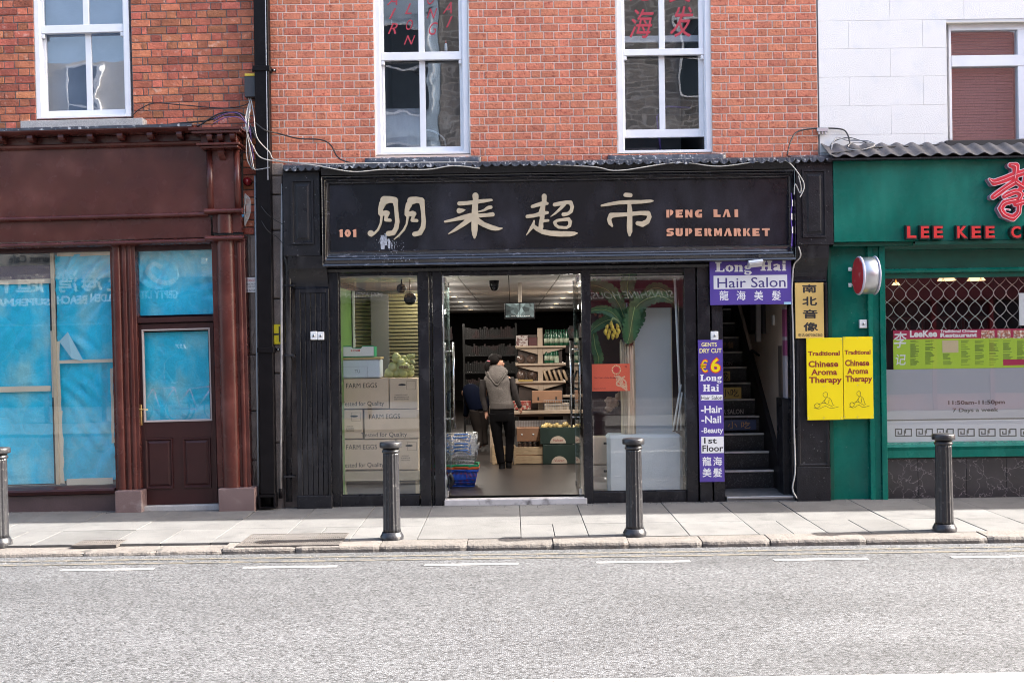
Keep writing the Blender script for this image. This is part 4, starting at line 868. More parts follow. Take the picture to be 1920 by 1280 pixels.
cable([(476, 228, -0.14), (496, 244, -0.19), (520, 250, -0.06), (560, 260, -0.05), (600, 262, -0.05), (620, 272, -0.06), (640, 300, -0.25), (700, 312, -0.33)], 0.008, rubber, 'black cable looping over the lower bricks right of the downpipe', grp=G)
cable([(247, 218, 0.02), (262, 205, 0.02), (290, 194, 0.02), (340, 197, 0.02), (420, 203, 0.02), (462, 196, 0.0), (468, 184, -0.04)], 0.006, rubber, 'thin black cable looping across the old bricks towards the junction box', grp=G)
cable([(280, 240, -0.1), (330, 232, -0.12), (390, 226, -0.14), (425, 212, -0.14), (450, 212, -0.14), (470, 224, -0.14)], 0.010, rubber, 'thick black cable rising from the brown cornice to the downpipe', grp=G)
cable([(370, 238, -0.2), (410, 214, -0.2), (440, 212, -0.18), (466, 230, -0.16), (480, 260, -0.2)], 0.009, rubber, 'black cable arched over the brown capital', grp=G)
for i, (c_, a_) in enumerate(((purple_cable, 0), (rubber, 4), (purple_cable, 7))):
    cable([(400, 232-a_, -0.25), (425, 220-a_, -0.25), (450, 222-a_, -0.24), (468, 240+a_, -0.2), (472, 270+a_, -0.17), (476, 300, -0.17)], 0.005, c_, ('purple cable lying lowest on the brown capital', 'thin black cable between the purple ones', 'purple cable lying highest on the brown capital')[i], grp=G)
for i in range(4):
    cable([(468, 190, -0.05), (466-i*2, 230, -0.21), (462+i*3, 270+i*6, -0.21), (464+i*4, 300+i*5, -0.2), (474+i*2, 318, -0.19), (490+i*3, 320-i*2, -0.19), (506, 314, -0.2)][:5+(i % 3)], 0.005, (cream_cable, rubber, M('grey_cable', (0.25, 0.26, 0.28), 0.5), cream_cable)[i], ('cream cable dropping down the side of the brown capital', 'black cable hanging left of the downpipe', 'grey cable hanging in front of the downpipe', 'cream cable curling under the others beside the downpipe')[i], grp=G)
cable([(478, 370, -0.05), (500, 400, -0.19), (520, 415, -0.1), (540, 425, -0.1)], 0.0035, rubber, 'thin black wire crossing the downpipe to the black console', grp=G)
cable([(480, 395, -0.05), (500, 430, -0.19), (520, 445, -0.1), (531, 458, -0.1)], 0.0035, rubber, 'lower thin black wire crossing the downpipe', grp=G)
ck = thing('cable_coil', 'hank of pale cable hung below the red beacon', 'cable', fr=FC)
for i in range(5):
    w = 4+i*1.9; cxp = 462+(i-2)*1.2; top = 366+i; bot = 424-i*3
    MB().tube(crom([pp(cxp-w*0.5, (top+bot)/2, -0.05-i*0.004), pp(cxp-w*0.2, top, -0.05-i*0.004), pp(cxp+w*0.3, top+2, -0.055-i*0.004), pp(cxp+w*0.5, (top+bot)/2, -0.06-i*0.004), pp(cxp, bot, -0.06-i*0.004), pp(cxp-w*0.55, (top+bot)/2+6, -0.055-i*0.004), pp(cxp-w*0.45, (top+bot)/2-8, -0.055-i*0.004)], 5), 0.0036, 6).obj('loop', cream_cable, ck)
MB().tube([pp(452, 412, -0.06), pp(456, 402, -0.06)], 0.011, 8).obj('plug', M('blue_plug', (0.03, 0.25, 0.5), 0.4), ck)
# ================================================================ BLACK SHOPFRONT
sf = thing('black_shopfront', 'black painted shopfront with raised gold Chinese characters and the words PENG LAI SUPERMARKET', 'shopfront', (0.0, 0, 0), fr=FC)
def X_(px, Y=0.0, py=600): return P(px, py, Y)[0]
def Z_(py, Y=0.0, px=1000): return P(px, py, Y)[1]
YF = -0.16
ip = F.r(619, 341, 1477, 464, YF); op = F.r(603, 324, 1492, 494, -0.24)
fp = MB().box(ip[0]-0.04, ip[1]+0.04, YF, -0.02, ip[2]-0.04, ip[3]+0.04).obj('fascia_panel', M('black_sign_board', (0.007, 0.007, 0.011), 0.2, spec=0.35, var=0.5, vs=3, st=(1, 1, 0.5), col2=(0.035, 0.035, 0.048), c2s=2.2, c2lo=0.5, c2hi=0.85, fine=0.25, fs=90, bump=0.08, bs=9, rvar=0.09), sf)
# lower band is taller: stepped mouldings
def stepframe(out, inn, ys, name):
    n = len(ys); R = []
    for i, (t, y) in enumerate(ys):
        R.append([(out[0]+(inn[0]-out[0])*t, y, out[2]+(inn[2]-out[2])*t), (out[1]+(inn[1]-out[1])*t, y, out[2]+(inn[2]-out[2])*t), (out[1]+(inn[1]-out[1])*t, y, out[3]+(inn[3]-out[3])*t), (out[0]+(inn[0]-out[0])*t, y, out[3]+(inn[3]-out[3])*t)])
    return MB().loft(R, cap=False, smooth=False).obj(name, black_m, sf)
stepframe(op, ip, [(0, -0.06), (0, -0.235), (0.06, -0.245), (0.14, -0.240), (0.20, -0.222), (0.30, -0.228), (0.36, -0.234), (0.42, -0.214), (0.52, -0.206), (0.58, -0.214), (0.66, -0.204), (0.72, -0.186), (0.84, -0.184), (0.90, -0.19), (0.97, -0.178), (1.0, -0.158)], 'fascia_moulding')
MB().box(X_(1395, -0.1), X_(1500, -0.1), -0.10, 0.0, Z_(492, -0.1), op[3]).obj('backing_board', black, sf)
MB().box(X_(600, -0.06), X_(1395, -0.06), -0.06, 0.0, Z_(503, -0.06), op[3]).obj('backing_board', black, sf)
# cornice above
ct = Z_(306, -0.34); cbm = Z_(322, -0.3)
MB().profx([(0.02, ct+0.05), (-0.33, ct+0.012), (-0.345, ct), (-0.34, ct-0.012), (-0.29, ct-0.018), (-0.262, ct-0.09), (-0.25, op[3]+0.003), (0.0, op[3]+0.003)], X_(601, -0.3, 315), X_(1492, -0.3, 315)).obj('cornice', black_f, sf)
# lead capping with scalloped edge
def scallop(x0, x1, zt, zd, Y, n, name, parent, jit=0.0):
    pts = [(x0, zt)]
    w = (x1-x0)/n; top = []
    for i in range(n):
        d = zd*random.uniform(1-jit, 1+jit)
        for k in range(6):
            t = k/6; top.append((x0+w*(i+t), zt-0.008-d*math.sin(math.pi*t)**0.7))
    top.append((x1, zt-0.008)); 
    V = []; n_ = len(top)
    for x, z in top: V += [(x, Y+random.uniform(-1, 1)*jit*0.01, zt+0.012), (x, Y+random.uniform(-1, 1)*jit*0.012, z)]
    mb = MB().add(V, [(2*i, 2*i+1, 2*i+3, 2*i+2) for i in range(n_-1)])
    V = []
    m = 24
    for i in range(m+1):
        x = x0+(x1-x0)*i/m; r = lambda s: random.uniform(-s, s)*jit
        V += [(x, Y, zt+0.012), (x, Y+0.05, zt+0.02+r(0.03)), (x, Y*0.5, zt+0.05+r(0.04)), (x, 0.0, zt+0.075)]
    mb.add(V, [(4*i+k, 4*i+4+k, 4*i+5+k, 4*i+1+k) for i in range(m) for k in range(3)], True)
    return mb.obj(name, lead, parent)
scallop(X_(602, -0.35, 315), X_(1491, -0.35, 315), ct+0.006, 0.032, -0.349, 50, 'lead_capping', sf, 0.22)
# consoles (upper pilaster boxes)
for (q, pn, sc_) in (((531, 322, 600, 480), (546, 337, 588, 458), (530, 601, 312)), ((1493, 297, 1562, 459), (1504, 318, 1549, 445), (1487, 1563, 296))):
    r_ = F.r(*q, -0.20); MB().box(r_[0], r_[1], -0.20, 0.0, r_[2], r_[3], 0.004).obj('console', black_f, sf)
    p_ = F.r(*pn, -0.21); mb = MB(); moulded(mb, p_, [(0, -0.20), (0.0, -0.222), (0.02, -0.222), (0.03, -0.206), (0.05, -0.206), (0.07, -0.216), (0.074, -0.2165)]); mb.box(p_[0]+0.074, p_[1]-0.074, -0.2165, -0.20, p_[2]+0.074, p_[3]-0.074); mb.obj('console_panel', black_f, sf)
    zs = Z_(sc_[2], -0.28, (sc_[0]+sc_[1])/2)
    MB().box(X_(sc_[0], -0.25, 315), X_(sc_[1], -0.25, 315), -0.26, 0.0, r_[3]+0.001, zs-0.012, 0.004).obj('console_head', black_f, sf)
    scallop(X_(sc_[0], -0.28, 315), X_(sc_[1], -0.28, 315), zs, 0.045, -0.281, 5, 'lead_capping', sf, 0.15)
# curved brackets below the consoles
for (x0, x1, y0, y1, yb_) in ((541, 613, 481, 541, 500), (1492, 1553, 461, 528, 480)):
    z1 = Z_(y0, -0.1, x0); zm = Z_(yb_, -0.1, x0); z0 = Z_(y1, -0.1, x0); pts = [(0.0, z1), (-0.19, z1), (-0.18, z1-0.08)]
    for k in range(7): t = k/6; pts.append((-0.17+0.10*math.sin(t*math.pi/2), zm-0.03+(z0-zm+0.05)*t))
    pts += [(-0.09, z0), (0.0, z0)]
    MB().profx(pts, X_(x0, -0.14, 510), X_(x1, -0.14, 510)).obj('bracket', black, sf)
# lower pilasters
def pilaster(x0, x1, y0, y1, py0, grooves, name='pilaster'):
    r_ = F.r(x0, y0, x1, py0, -0.09); mb = MB(); gw = 0.006
    if grooves:
        m = 0.055; mb.box(r_[0], r_[0]+m, -0.09, 0.0, r_[2], r_[3], 0.003); mb.box(r_[1]-m*0.6, r_[1], -0.09, 0.0, r_[2], r_[3], 0.003); mb.box(r_[0]+m, r_[1]-m*0.6, -0.09, 0.0, r_[3]-0.05, r_[3], 0.003); mb.obj(name, black, sf)
        n = grooves; w = (r_[1]-m*0.6-r_[0]-m)/n
        for i in range(n): MB().box(r_[0]+m+w*i+gw*0.3, r_[0]+m+w*(i+1)-gw*0.3, -0.078, 0.0, r_[2], r_[3]-0.051, 0.004).obj('board', black, sf)
    else:
        mb.box(r_[0], r_[1], -0.085, 0.0, r_[2], r_[3], 0.003); moulded(mb, (r_[0]+0.01, r_[1]-0.01, r_[2]+0.01, r_[3]-0.01), [(0, -0.085), (0, -0.098), (0.018, -0.098), (0.03, -0.0852)]); mb.obj(name, black_f, sf)
    p_ = F.r(x0+2, py0, x1+2, y1, -0.11); MB().box(p_[0]-0.005, p_[1]+0.01, -0.115, 0.0, -0.03, p_[3], 0.005).obj('plinth', black_f, sf)
pilaster(556, 619, 541, 955, 929, 5); pilaster(1493, 1554, 529, 937, 875, 0)
# posts, rails of the glazed front (frame plane -0.03)
Yp = -0.03
def post(x0, x1, y0=498, y1=943, Y=Yp, nm='post', c=0.004): 
    a = F.r(x0, y0, x1, y1, Y); MB().box(a[0], a[1], Y, 0.12, -0.02, a[3], c).obj(nm, black, sf)
post(617, 637); post(786, 806); post(807.5, 812, Y=0.0); post(813, 831); post(1093, 1109, Y=-0.02); post(1286, 1307); post(1310, 1333, Y=-0.05); post(1336, 1357, Y=-0.02)
MB().box(X_(613, 0), X_(786.5, 0), 0.0, 0.12, Z_(516, 0, 700), Z_(496, 0, 700)+0.02).obj('head_rail', black, sf)
MB().box(X_(805, 0), X_(1290, 0), 0.003, 0.12, Z_(514, 0, 1050), Z_(494, 0, 1050)+0.02).obj('head_rail', black, sf)
MB().profx([(-0.075, Z_(499, 0)), (-0.09, Z_(501, 0)), (-0.07, Z_(506, 0)), (-0.02, Z_(508, 0)), (0.0, Z_(508, 0)), (0.0, Z_(499, 0))], X_(613), X_(1333)).obj('head_moulding', black, sf)
for a_, b_ in ((637, 786.5), (1108, 1287)):
    MB().box(X_(a_, 0.0, 900), X_(b_, 0.0, 900), -0.01, 0.12, 0.0, Z_(928 if a_ < 900 else 921, 0, (a_+b_)/2), 0.003).obj('bottom_rail', black, sf)
    za_, zb_ = Z_(928 if a_ < 900 else 921, 0, (a_+b_)/2), Z_(515, 0, (a_+b_)/2)
    MB().box(X_(a_, 0.03, 700)-0.002, X_(b_, 0.03, 700)+0.002, 0.03, 0.038, za_-0.002, zb_+0.002).obj('window_pane', glass, sf)
    mb = MB(); ring_frame(mb, (X_(a_, 0.0, 700)-0.0, X_(b_, 0, 700), za_, zb_), 0.012, 0.018, 0.0295, 0.001); mb.obj('glazing_bead', alu if False else black, sf)
MB().box(X_(830, -0.02, 940), X_(1101, -0.02, 940), -0.03, 0.3, -0.02, 0.062, 0.006).obj('doorstep', M('white_marble_step', (0.50, 0.48, 0.48), 0.4, var=0.15, vs=6, col2=(0.15, 0.14, 0.14), c2s=9, c2lo=0.55, c2hi=0.72), sf)
# bright edge strip of the opening
MB().box(X_(831.2, 0.0), X_(832.6, 0.0), -0.032, -0.01, 0.07, Z_(516, 0, 830)).obj('edge_trim', alu, sf)
# switch boxes on the pilasters
for k, (x0, y0, x1, y1, Y, lab) in enumerate(((582, 621, 594, 637, -0.10, 'leftmost of two small square keyholes plates on the black pilaster'), (595, 622, 607, 637, -0.10, 'small white key switch right of its twin on the black pilaster'), (1333, 621, 1347, 637, -0.07, 'white key switch above the purple price board'), (1612, 599, 1626, 615, -0.02, 'white key switch on the green recess'))):
    t = thing('key_switch', lab.replace('keyholes', 'keyhole'), 'switch', fr=FC, group='small switches on the fronts'); pbo('plate', white, t, x0, y0, x1, y1, Y-0.02, Y+0.02, 0.004); xx, zz = P((x0+x1)/2, (y0+y1)/2, Y-0.02)
    MB().lathe([(0.001, Y-0.026), (0.016, Y-0.025), (0.018, Y-0.0202)], xx, zz, 12, 'y').obj('lock', alu, t); MB().box(xx-0.004, xx+0.004, Y-0.028, Y-0.0262, zz-0.012, zz+0.010).obj('keyhole', ink, t)
# --- gold characters
gold = M('champagne_metal', (0.56, 0.47, 0.33), 0.42, metal=0.25, var=0.14, vs=9, bump=0.1, bs=20)
def conv(ox, oy, sc): return lambda x, y: P(ox+x/sc, oy+y/sc, YF-0.03)
A_ = conv(680, 340, 6.62); B_ = conv(960, 340, 6.62)
CH = [('gold_character', A_, [[(270,235,52),(330,225,42),(400,232,36)],[(245,280,42),(222,340,30),(218,400,26),(235,430,16),(225,520,13),(190,600,13),(140,650,13),(105,678,10)],[(100,645,38)],[(400,235,36),(412,310,25),(420,400,24),(430,500,27),(415,580,28),(380,640,30),(320,648,32)],[(240,400,28),(290,392,32),(310,392,26),(290,440,20),(285,478,20),(340,482,20)],
   ]),
 ('gold_character', A_, [[(600,242,48),(660,230,40),(730,238,36)],[(572,290,38),(550,350,28),(546,410,26),(560,440,16),(545,530,11),(510,600,13),(450,670,11),(388,720,5)],[(730,240,36),(742,320,27),(750,400,24),(757,500,27),(748,570,29),(710,640,30),(645,655,30)],[(565,410,28),(620,398,32),(640,400,26),(622,450,18),(614,484,20),(670,487,20)]]),
 ('gold_character', A_, [[(1400,178,38),(1402,230,33),(1395,300,36),(1392,400,40),(1390,500,40),(1388,600,38),(1388,660,28),(1387,700,12)],[(1200,275,26),(1300,270,24),(1400,255,24),(1500,243,23),(1600,232,14)],[(1200,365,34),(1235,362,22),(1272,353,6)],[(1590,320,22),(1560,327,22),(1500,362,13),(1440,376,8)],[(1022,500,13),(1120,480,18),(1240,450,28),(1340,428,34),(1450,425,24),(1550,418,23),(1612,410,26)],[(1065,652,6),(1150,600,19),(1250,530,27),(1330,470,33)],[(1430,490,34),(1500,535,30),(1600,575,32),(1650,585,27),(1690,590,18),(1730,582,8)]]),
 ('gold_character', B_, [[(400,185,31),(400,250,28),(385,310,28),(370,380,38),(375,450,28),(360,520,27),(360,565,30)],[(252,312,20),(310,295,23),(380,275,26),(438,275,17)],[(190,436,22),(270,427,22),(360,402,28),(440,388,18)],[(400,490,18),(450,485,15)],[(275,490,10),(262,540,20),(240,580,20),(205,630,11),(178,666,5)],[(262,550,22),(310,590,26),(380,625,30),(480,645,32),(600,652,34),(720,652,32),(770,648,24),(812,642,7)],
   ]),
 ('gold_character', B_, [[(530,290,24),(600,275,25),(680,260,22),(728,264,25),(748,315,22),(735,370,22),(695,402,20),(640,410,25)],[(650,285,22),(600,340,18),(540,395,13),(480,437,5)]]),
 ('gold_character', B_, [[(528,510,20),(560,486,17),(700,468,22),(724,500,22),(715,550,20),(680,575,17),(580,570,18),(545,545,19),(528,510,20)]]),
 ('gold_character', B_, [[(1410,168,26),(1470,172,26)]]),
 ('gold_character', B_, [[(1112,302,12),(1200,285,20),(1320,265,22),(1460,258,25),(1600,255,22),(1720,245,18),(1750,243,10)],[(1455,280,22),(1462,350,30),(1462,450,32),(1460,550,34),(1462,620,32),(1460,670,14)],[(1430,410,23),(1320,415,26),(1230,422,32),(1205,470,25),(1220,520,24),(1245,555,12)],[(1470,405,26),(1600,393,25),(1690,398,30),(1708,440,25),(1680,500,30),(1620,532,34),(1560,520,26)]])]
for i, (nm, cv, st_) in enumerate(CH): glyph(st_, cv, YF-0.03, YF-0.001, step=8.0).obj('stroke' if i in (4, 5, 6) else 'character', gold, fp)
copper = M('copper_letters', (0.66, 0.33, 0.21), 0.45, metal=0.2, var=0.08)
def deco(s, x0, xs, y0, y1, w):
    for ch, x in zip(s, xs):
        a = F.r(x, y0, x+w, y1, YF-0.012); mb = MB()
        for pg in DECO[ch]: mb.poly([(a[0]+px*(a[1]-a[0])/10, a[2]+pz*(a[3]-a[2])/10) for px, pz in pg], YF-0.014, YF-0.0005)
        mb.obj('letter', copper, fp)
deco('PENG', 0, (1249.5, 1267, 1285, 1303), 393.5, 408, 13.2); deco('LAI', 0, (1338, 1355, 1373.5), 392.5, 407, 13)
deco('SUPERMARKET', 0, (1250, 1267, 1285, 1303, 1321, 1339, 1357.5, 1376, 1393.5, 1411, 1429), 428, 442.5, 13)
deco('101', 0, (634, 646, 659.5), 430, 444.5, 12)
# white limescale run below the first character
drip = M('white_limescale', (0.40, 0.42, 0.47), 0.7, var=0.5, vs=60)
mb = MB(); random.seed(12)
for (px, w, l, y0) in ((718, 5, 26, 441), (724, 3.5, 22, 438), (730, 3, 18, 448), (714, 2, 10, 445), (735, 1.6, 12, 455), (711, 1.2, 8, 448), (740, 1.2, 14, 452)):
    a = P(px-w, y0, YF-0.001); b = P(px+w, y0+l, YF-0.001); n = 7; pts = []
    for k in range(n+1): t = k/n; pts.append((a[0]+random.uniform(0, 0.01), a[1]+(b[1]-a[1])*t))
    for k in range(n, -1, -1): t = k/n; pts.append((b[0]-random.uniform(0, 0.012)-0.01*abs(t-0.5), a[1]+(b[1]-a[1])*t))
    mb.poly(pts, YF-0.0016, YF-0.0004)
mb.obj('limescale_run', drip, fp)
mb = MB()
for i in range(55):
    px = random.gauss(733, 20); py = random.uniform(444, 494); x, z = P(px, py, YF); s = random.uniform(0.001, 0.0032)
    Yl = YF-0.001 if py < 462 else -0.241+(0 if py > 485 else 0.02)
    mb.box(x-s, x+s, Yl-0.001, Yl, z-s*1.6, z+s*1.6)
mb.obj('limescale_spots', drip, fp, kind='stuff')
# ================================================================ PURPLE SIGNS, DOORWAY, STAIRS
purple = M('purple_sign_vinyl', (0.085, 0.052, 0.30), 0.38, var=0.05)
yel = M('sign_lemon', (0.80, 0.64, 0.0), 0.4); yl2 = M('sign_pale_yellow', (0.85, 0.78, 0.35), 0.5)
sg = thing('hair_salon_sign', 'purple and white Long Hai Hair Salon board over the stair doorway', 'sign', fr=FC)
Ys = -0.115
pbo('board', purple, sg, 1331, 484, 1484, 571, Ys, -0.098, 0.002)
pbo('white_panel', M('white_sign_panel', (0.72, 0.72, 0.74), 0.4), sg, 1338, 516, 1476, 541, Ys-0.002, Ys-0.0002, 0)
SER = {'L': ([[(0,0),(8,0),(8,3),(7,3),(6.5,1.2),(4.2,1.2),(4.2,8.8),(5.4,8.8),(5.4,10),(0,10),(0,8.8),(1.2,8.8),(1.2,1.2),(0,1.2)]], 8),
 'H': ([[(0,0),(4.6,0),(4.6,1.2),(3.8,1.2),(3.8,4.2),(6.2,4.2),(6.2,1.2),(5.4,1.2),(5.4,0),(10,0),(10,1.2),(9,1.2),(9,8.8),(10,8.8),(10,10),(5.4,10),(5.4,8.8),(6.2,8.8),(6.2,5.8),(3.8,5.8),(3.8,8.8),(4.6,8.8),(4.6,10),(0,10),(0,8.8),(1,8.8),(1,1.2),(0,1.2)]], 10),
 'n': ([[(0,0),(3.4,0),(3.4,1),(3,1),(3,5),(3.8,5.8),(4.4,5),(4.4,1),(4,1),(4,0),(7.6,0),(7.6,1),(7,1),(7,5.4),(6,7),(4.2,7),(3,6),(3,7),(0,7),(0,6),(0.6,6),(0.6,1),(0,1)]], 7.6),
 'i': ([[(0,0),(3.6,0),(3.6,1),(3,1),(3,7),(0,7),(0,6),(0.6,6),(0.6,1),(0,1)], [(0.5,8),(3.1,8),(3.1,10.2),(0.5,10.2)]], 3.6),
 'o': ([[(3.6,7.2),(1,6),(0,3.5),(1,1),(3.6,-0.2),(3.6,1.2),(2.7,2.2),(2.7,4.8),(3.6,5.8)], [(3.6,7.2),(3.6,5.8),(4.5,4.8),(4.5,2.2),(3.6,1.2),(3.6,-0.2),(6.2,1),(7.2,3.5),(6.2,6)]], 7.2),
 'a': ([[(0.5,6.6),(3.6,7.2),(6,6),(6,1.2),(7,1.1),(7,0),(4.4,-0.1),(3.8,0.6),(1.8,-0.2),(0,1.4),(1,3.6),(3.6,4.2),(3.6,5.2),(2.6,5.8),(1.8,4.9),(0.4,5)]], 7),
 'g': ([[(3.3,7.2),(1,6.4),(0.3,4.6),(1.2,3),(3.3,2.4),(3.3,3.6),(2.6,4.8),(3.3,6)], [(3.3,7.2),(3.3,6),(4,4.8),(3.3,3.6),(3.3,2.4),(5.4,3),(6.2,4.6),(5.8,5.8),(7.2,6.2),(7,7.4),(5,7)], [(1.6,2.4),(0.4,1.2),(5.6,0.9),(7,-1),(5,-3.2),(1.4,-3),(0,-1.8),(1,-0.2),(2,-0.3),(1.8,-1.4),(3.6,-2.2),(4.8,-1.2),(4,-0.4),(1,-0.2),(0,1),(1,2.4)]], 7.4)}
def serif(mb, s, x0, yb, x1, H, Y, mat=None):   # baseline px yb, cap height px H
    mb.marks.append(len(mb.v))
    w = sum(SER[c][1]+0.7 if c != ' ' else 3 for c in s)-0.7; k = (x1-x0)/w; x = x0
    for c in s:
        if c == ' ': x += 3*k; continue
        for pg in SER[c][0]: mb.poly([P(x+p[0]*k, yb-p[1]*H/10, Y) for p in pg], Y-0.0012, Y-0.0001)
        x += (SER[c][1]+0.7)*k
    return mb
mb = MB(); serif(mb, 'Long', 1341, 509.5, 1411, 18, Ys); serif(mb, 'Hai', 1426, 507.5, 1474, 18, Ys); mb.obj('lettering', offw, sg)
mb = MB(); ptxt(mb, 'Hair Salon', 1345, 520, 1473, 539, Ys-0.002, 0.001, 0.012); mb.obj('lettering', M('deep_violet_ink', (0.05, 0.035, 0.18), 0.5), sg)
mb = MB()
for c, x in zip('龍海美髮', (1349, 1381, 1414, 1447)): ptxt(mb, c, x, 545, x+17, 563, Ys, 0.001, 0.02)
mb.obj('lettering', offw, sg)
pbo('sticker', M('pale_blue_label', (0.35, 0.60, 0.75), 0.5), sg, 1470, 566, 1483.5, 570.5, Ys-0.0022, Ys-0.0003, 0)
fl = thing('floodlight', 'small white floodlight hanging over the Long Hai sign', 'lamp', fr=FC)
X0_, Z0_ = P(1417, 493, -0.3)
mb = MB(); mb.box(-0.085, 0.085, -0.04, 0.05, -0.022, 0.022, 0.008); o = mb.obj('housing', alu, fl); o.location = (X0_, -0.28, Z0_); o.rotation_euler = (math.radians(-35), math.radians(-6), 0)
mb = MB(); mb.box(-0.072, 0.072, -0.030, 0.04, -0.026, -0.0225); o2 = mk('lamp_glass', mb.mesh('g', M('frosted_lamp_glass', (0.7, 0.7, 0.7), 0.4)), o)
MB().tube([(X0_, -0.24, Z0_+0.01), (X0_, -0.20, Z0_+0.10)], 0.012).obj('arm', bm_, fl)
hs2 = thing('price_board', 'tall narrow purple board with GENTS DRY CUT 6 euro left of the stair doorway', 'sign', fr=FC); Yq = -0.085
q = F.r(1311, 637, 1356, 903, Yq); MB().box(q[0]-0.003, q[1]+0.003, Yq, Yq+0.014, q[2], q[3], 0.002).obj('board', purple, hs2)
pbo('white_panel', offw, hs2, 1314, 740, 1355, 750, Yq-0.0015, Yq-0.0002, 0); pbo('white_panel', offw, hs2, 1315, 818, 1357, 849, Yq-0.0015, Yq-0.0002, 0)
mb = MB(); ptxt(mb, 'GENTS', 1315, 642, 1344, 649.5, Yq, 0.001, 0.02); ptxt(mb, 'DRY CUT', 1311.5, 653, 1353, 661.5, Yq, 0.001, 0.02); mb.obj('lettering', yl2, hs2)
mb = MB(); ptxt(mb, '€', 1312, 673, 1328, 699, Yq, 0.001, 0.055); ptxt(mb, '6', 1331, 669, 1352, 699.5, Yq, 0.001, 0.055); mb.obj('lettering', M('price_red', (0.75, 0.06, 0.02), 0.4), hs2)
mb = MB(); ptxt(mb, '€', 1313.5, 675, 1326.5, 697, Yq-0.0012, 0.001, 0.012); ptxt(mb, '6', 1333, 671, 1350, 697.5, Yq-0.0012, 0.001, 0.02); mb.obj('lettering', yel, hs2)
mb = MB(); serif(mb, 'Long', 1312.5, 714, 1354, 12, Yq); serif(mb, 'Hai', 1318, 733.5, 1348, 13, Yq)
ptxt(mb, '-Hair', 1314, 760, 1354, 774, Yq, 0.001, 0.02); ptxt(mb, '-Nail', 1315, 779, 1352, 793, Yq, 0.001, 0.02); ptxt(mb, '-Beauty', 1315, 801, 1356, 814.5, Yq, 0.001, 0.02)
for c, x, y in (('龍', 1317, 856), ('海', 1337, 856), ('美', 1317, 877), ('髮', 1337, 877)): ptxt(mb, c, x, y, x+17, y+17, Yq, 0.001, 0.03)
mb.obj('lettering', offw, hs2)
mb = MB(); ptxt(mb, 'Hair Salon', 1315, 742, 1354, 748.5, Yq-0.0016, 0.001, 0.01); ptxt(mb, '1st', 1320, 820, 1344, 831, Yq-0.0016, 0.001, 0.015); ptxt(mb, 'Floor', 1317, 834, 1356, 846, Yq-0.0016, 0.001, 0.015); mb.obj('lettering', ink, hs2)
# projecting banner at the end of the fascia (seen nearly edge on)
bn = thing('projecting_banner', 'narrow purple banner seen edge on at the right end of the black fascia', 'banner', fr=FC)
a = P(1484.5, 363, -0.27); b = P(1497, 463, -0.16); mb = MB(); mb.add([(a[0], -0.30, a[1]), (b[0]+0.01, -0.02, a[1]+0.0), (b[0]+0.01, -0.02, b[1]), (a[0]+0.02, -0.30, b[1]+0.01)], [(0, 1, 2, 3), (3, 2, 1, 0)]); 
mb = MB(); n = 8
V = []
for i in range(n+1):
    for j in range(3): t = j/2; V.append((X_(1486, -0.27)+0.065*t+0.006*math.sin(i*1.3), -0.27+0.12*t, P(1490, 363, -0.2)[1]+(P(1490, 463, -0.2)[1]-P(1490, 363, -0.2)[1])*i/n))
mb.add(V, [(i*3+j, i*3+j+1, i*3+3+j+1, i*3+3+j) for i in range(n) for j in range(2)], True); mb.obj('cloth', purple, bn)
mb = MB()
for k in (1, 3, 5): mb.add([(V[k*3][0]+0.010, -0.262, V[k*3][2]), (V[k*3][0]+0.052, -0.182, V[k*3][2]), (V[k*3][0]+0.052, -0.182, V[k*3+3][2]), (V[k*3][0]+0.010, -0.262, V[k*3+3][2])], [(0, 1, 2, 3)])
for f in range(len(mb.v)): mb.v[f] = (mb.v[f][0]-0.001, mb.v[f][1]-0.003, mb.v[f][2])
mb.obj('white_print', offw, bn)
cable([(1497, 330, -0.3), (1502, 350, -0.3), (1500, 362, -0.28), (1491, 345, -0.28), (1489, 365, -0.28)], 0.006, cream_cable, 'short cream cable looping above the narrow purple banner', grp=G)
cable([(1497, 462, -0.22), (1501, 480, -0.20), (1489, 496, -0.14), (1486, 520, -0.12), (1485, 560, -0.11), (1487, 620, -0.11), (1489, 720, -0.11), (1489, 800, -0.11), (1491, 880, -0.11), (1486, 915, -0.11), (1494, 933, -0.11)], 0.0085, cream_cable, 'off white conduit running down between stair doorway and gold sign', grp=G)
cable([(1476, 290, -0.3), (1484, 262, -0.12), (1498, 246, -0.05), (1535, 241, -0.03), (1575, 242, -0.03), (1588, 250, -0.04), (1594, 270, -0.2)], 0.009, rubber, 'thick black cable arching over the corner of brick and white wall', grp=G)
cl = thing('cable_clamp', 'grey metal cable clamp on the white wall beside the brick corner', 'clamp', fr=FC); mb = MB(); mb.box(*F.r(1532, 240, 1553, 247, -0.05)[:2], -0.06, -0.01, *F.r(1532, 240, 1553, 247, -0.05)[2:], 0.004)
for px in (1536, 1542, 1548): x, z = P(px, 249, -0.05); mb.box(x-0.008, x+0.008, -0.055, -0.03, z-0.02, z+0.015, 0.002)
mb.obj('clamp_body', alu, cl)
for i in range(3): cable([(1558, 282, -0.2), (1560+i*4, 268-i*5, -0.08), (1590, 258+i*3, -0.05), (1625, 268-i*2, -0.14), (1640, 274-i, -0.2), (1615, 281, -0.3), (1590, 276+i*2, -0.28), (1600, 268, -0.2), (1640, 270+i, -0.2)], 0.0045, (rubber, cream_cable, M('grey_cable', (0.3, 0.3, 0.3), 0.5))[i], ('black wire coiled on the corrugated sheet', 'pale wire coiled on the corrugated sheet', 'grey wire coiled on the corrugated sheet')[i], grp=G)
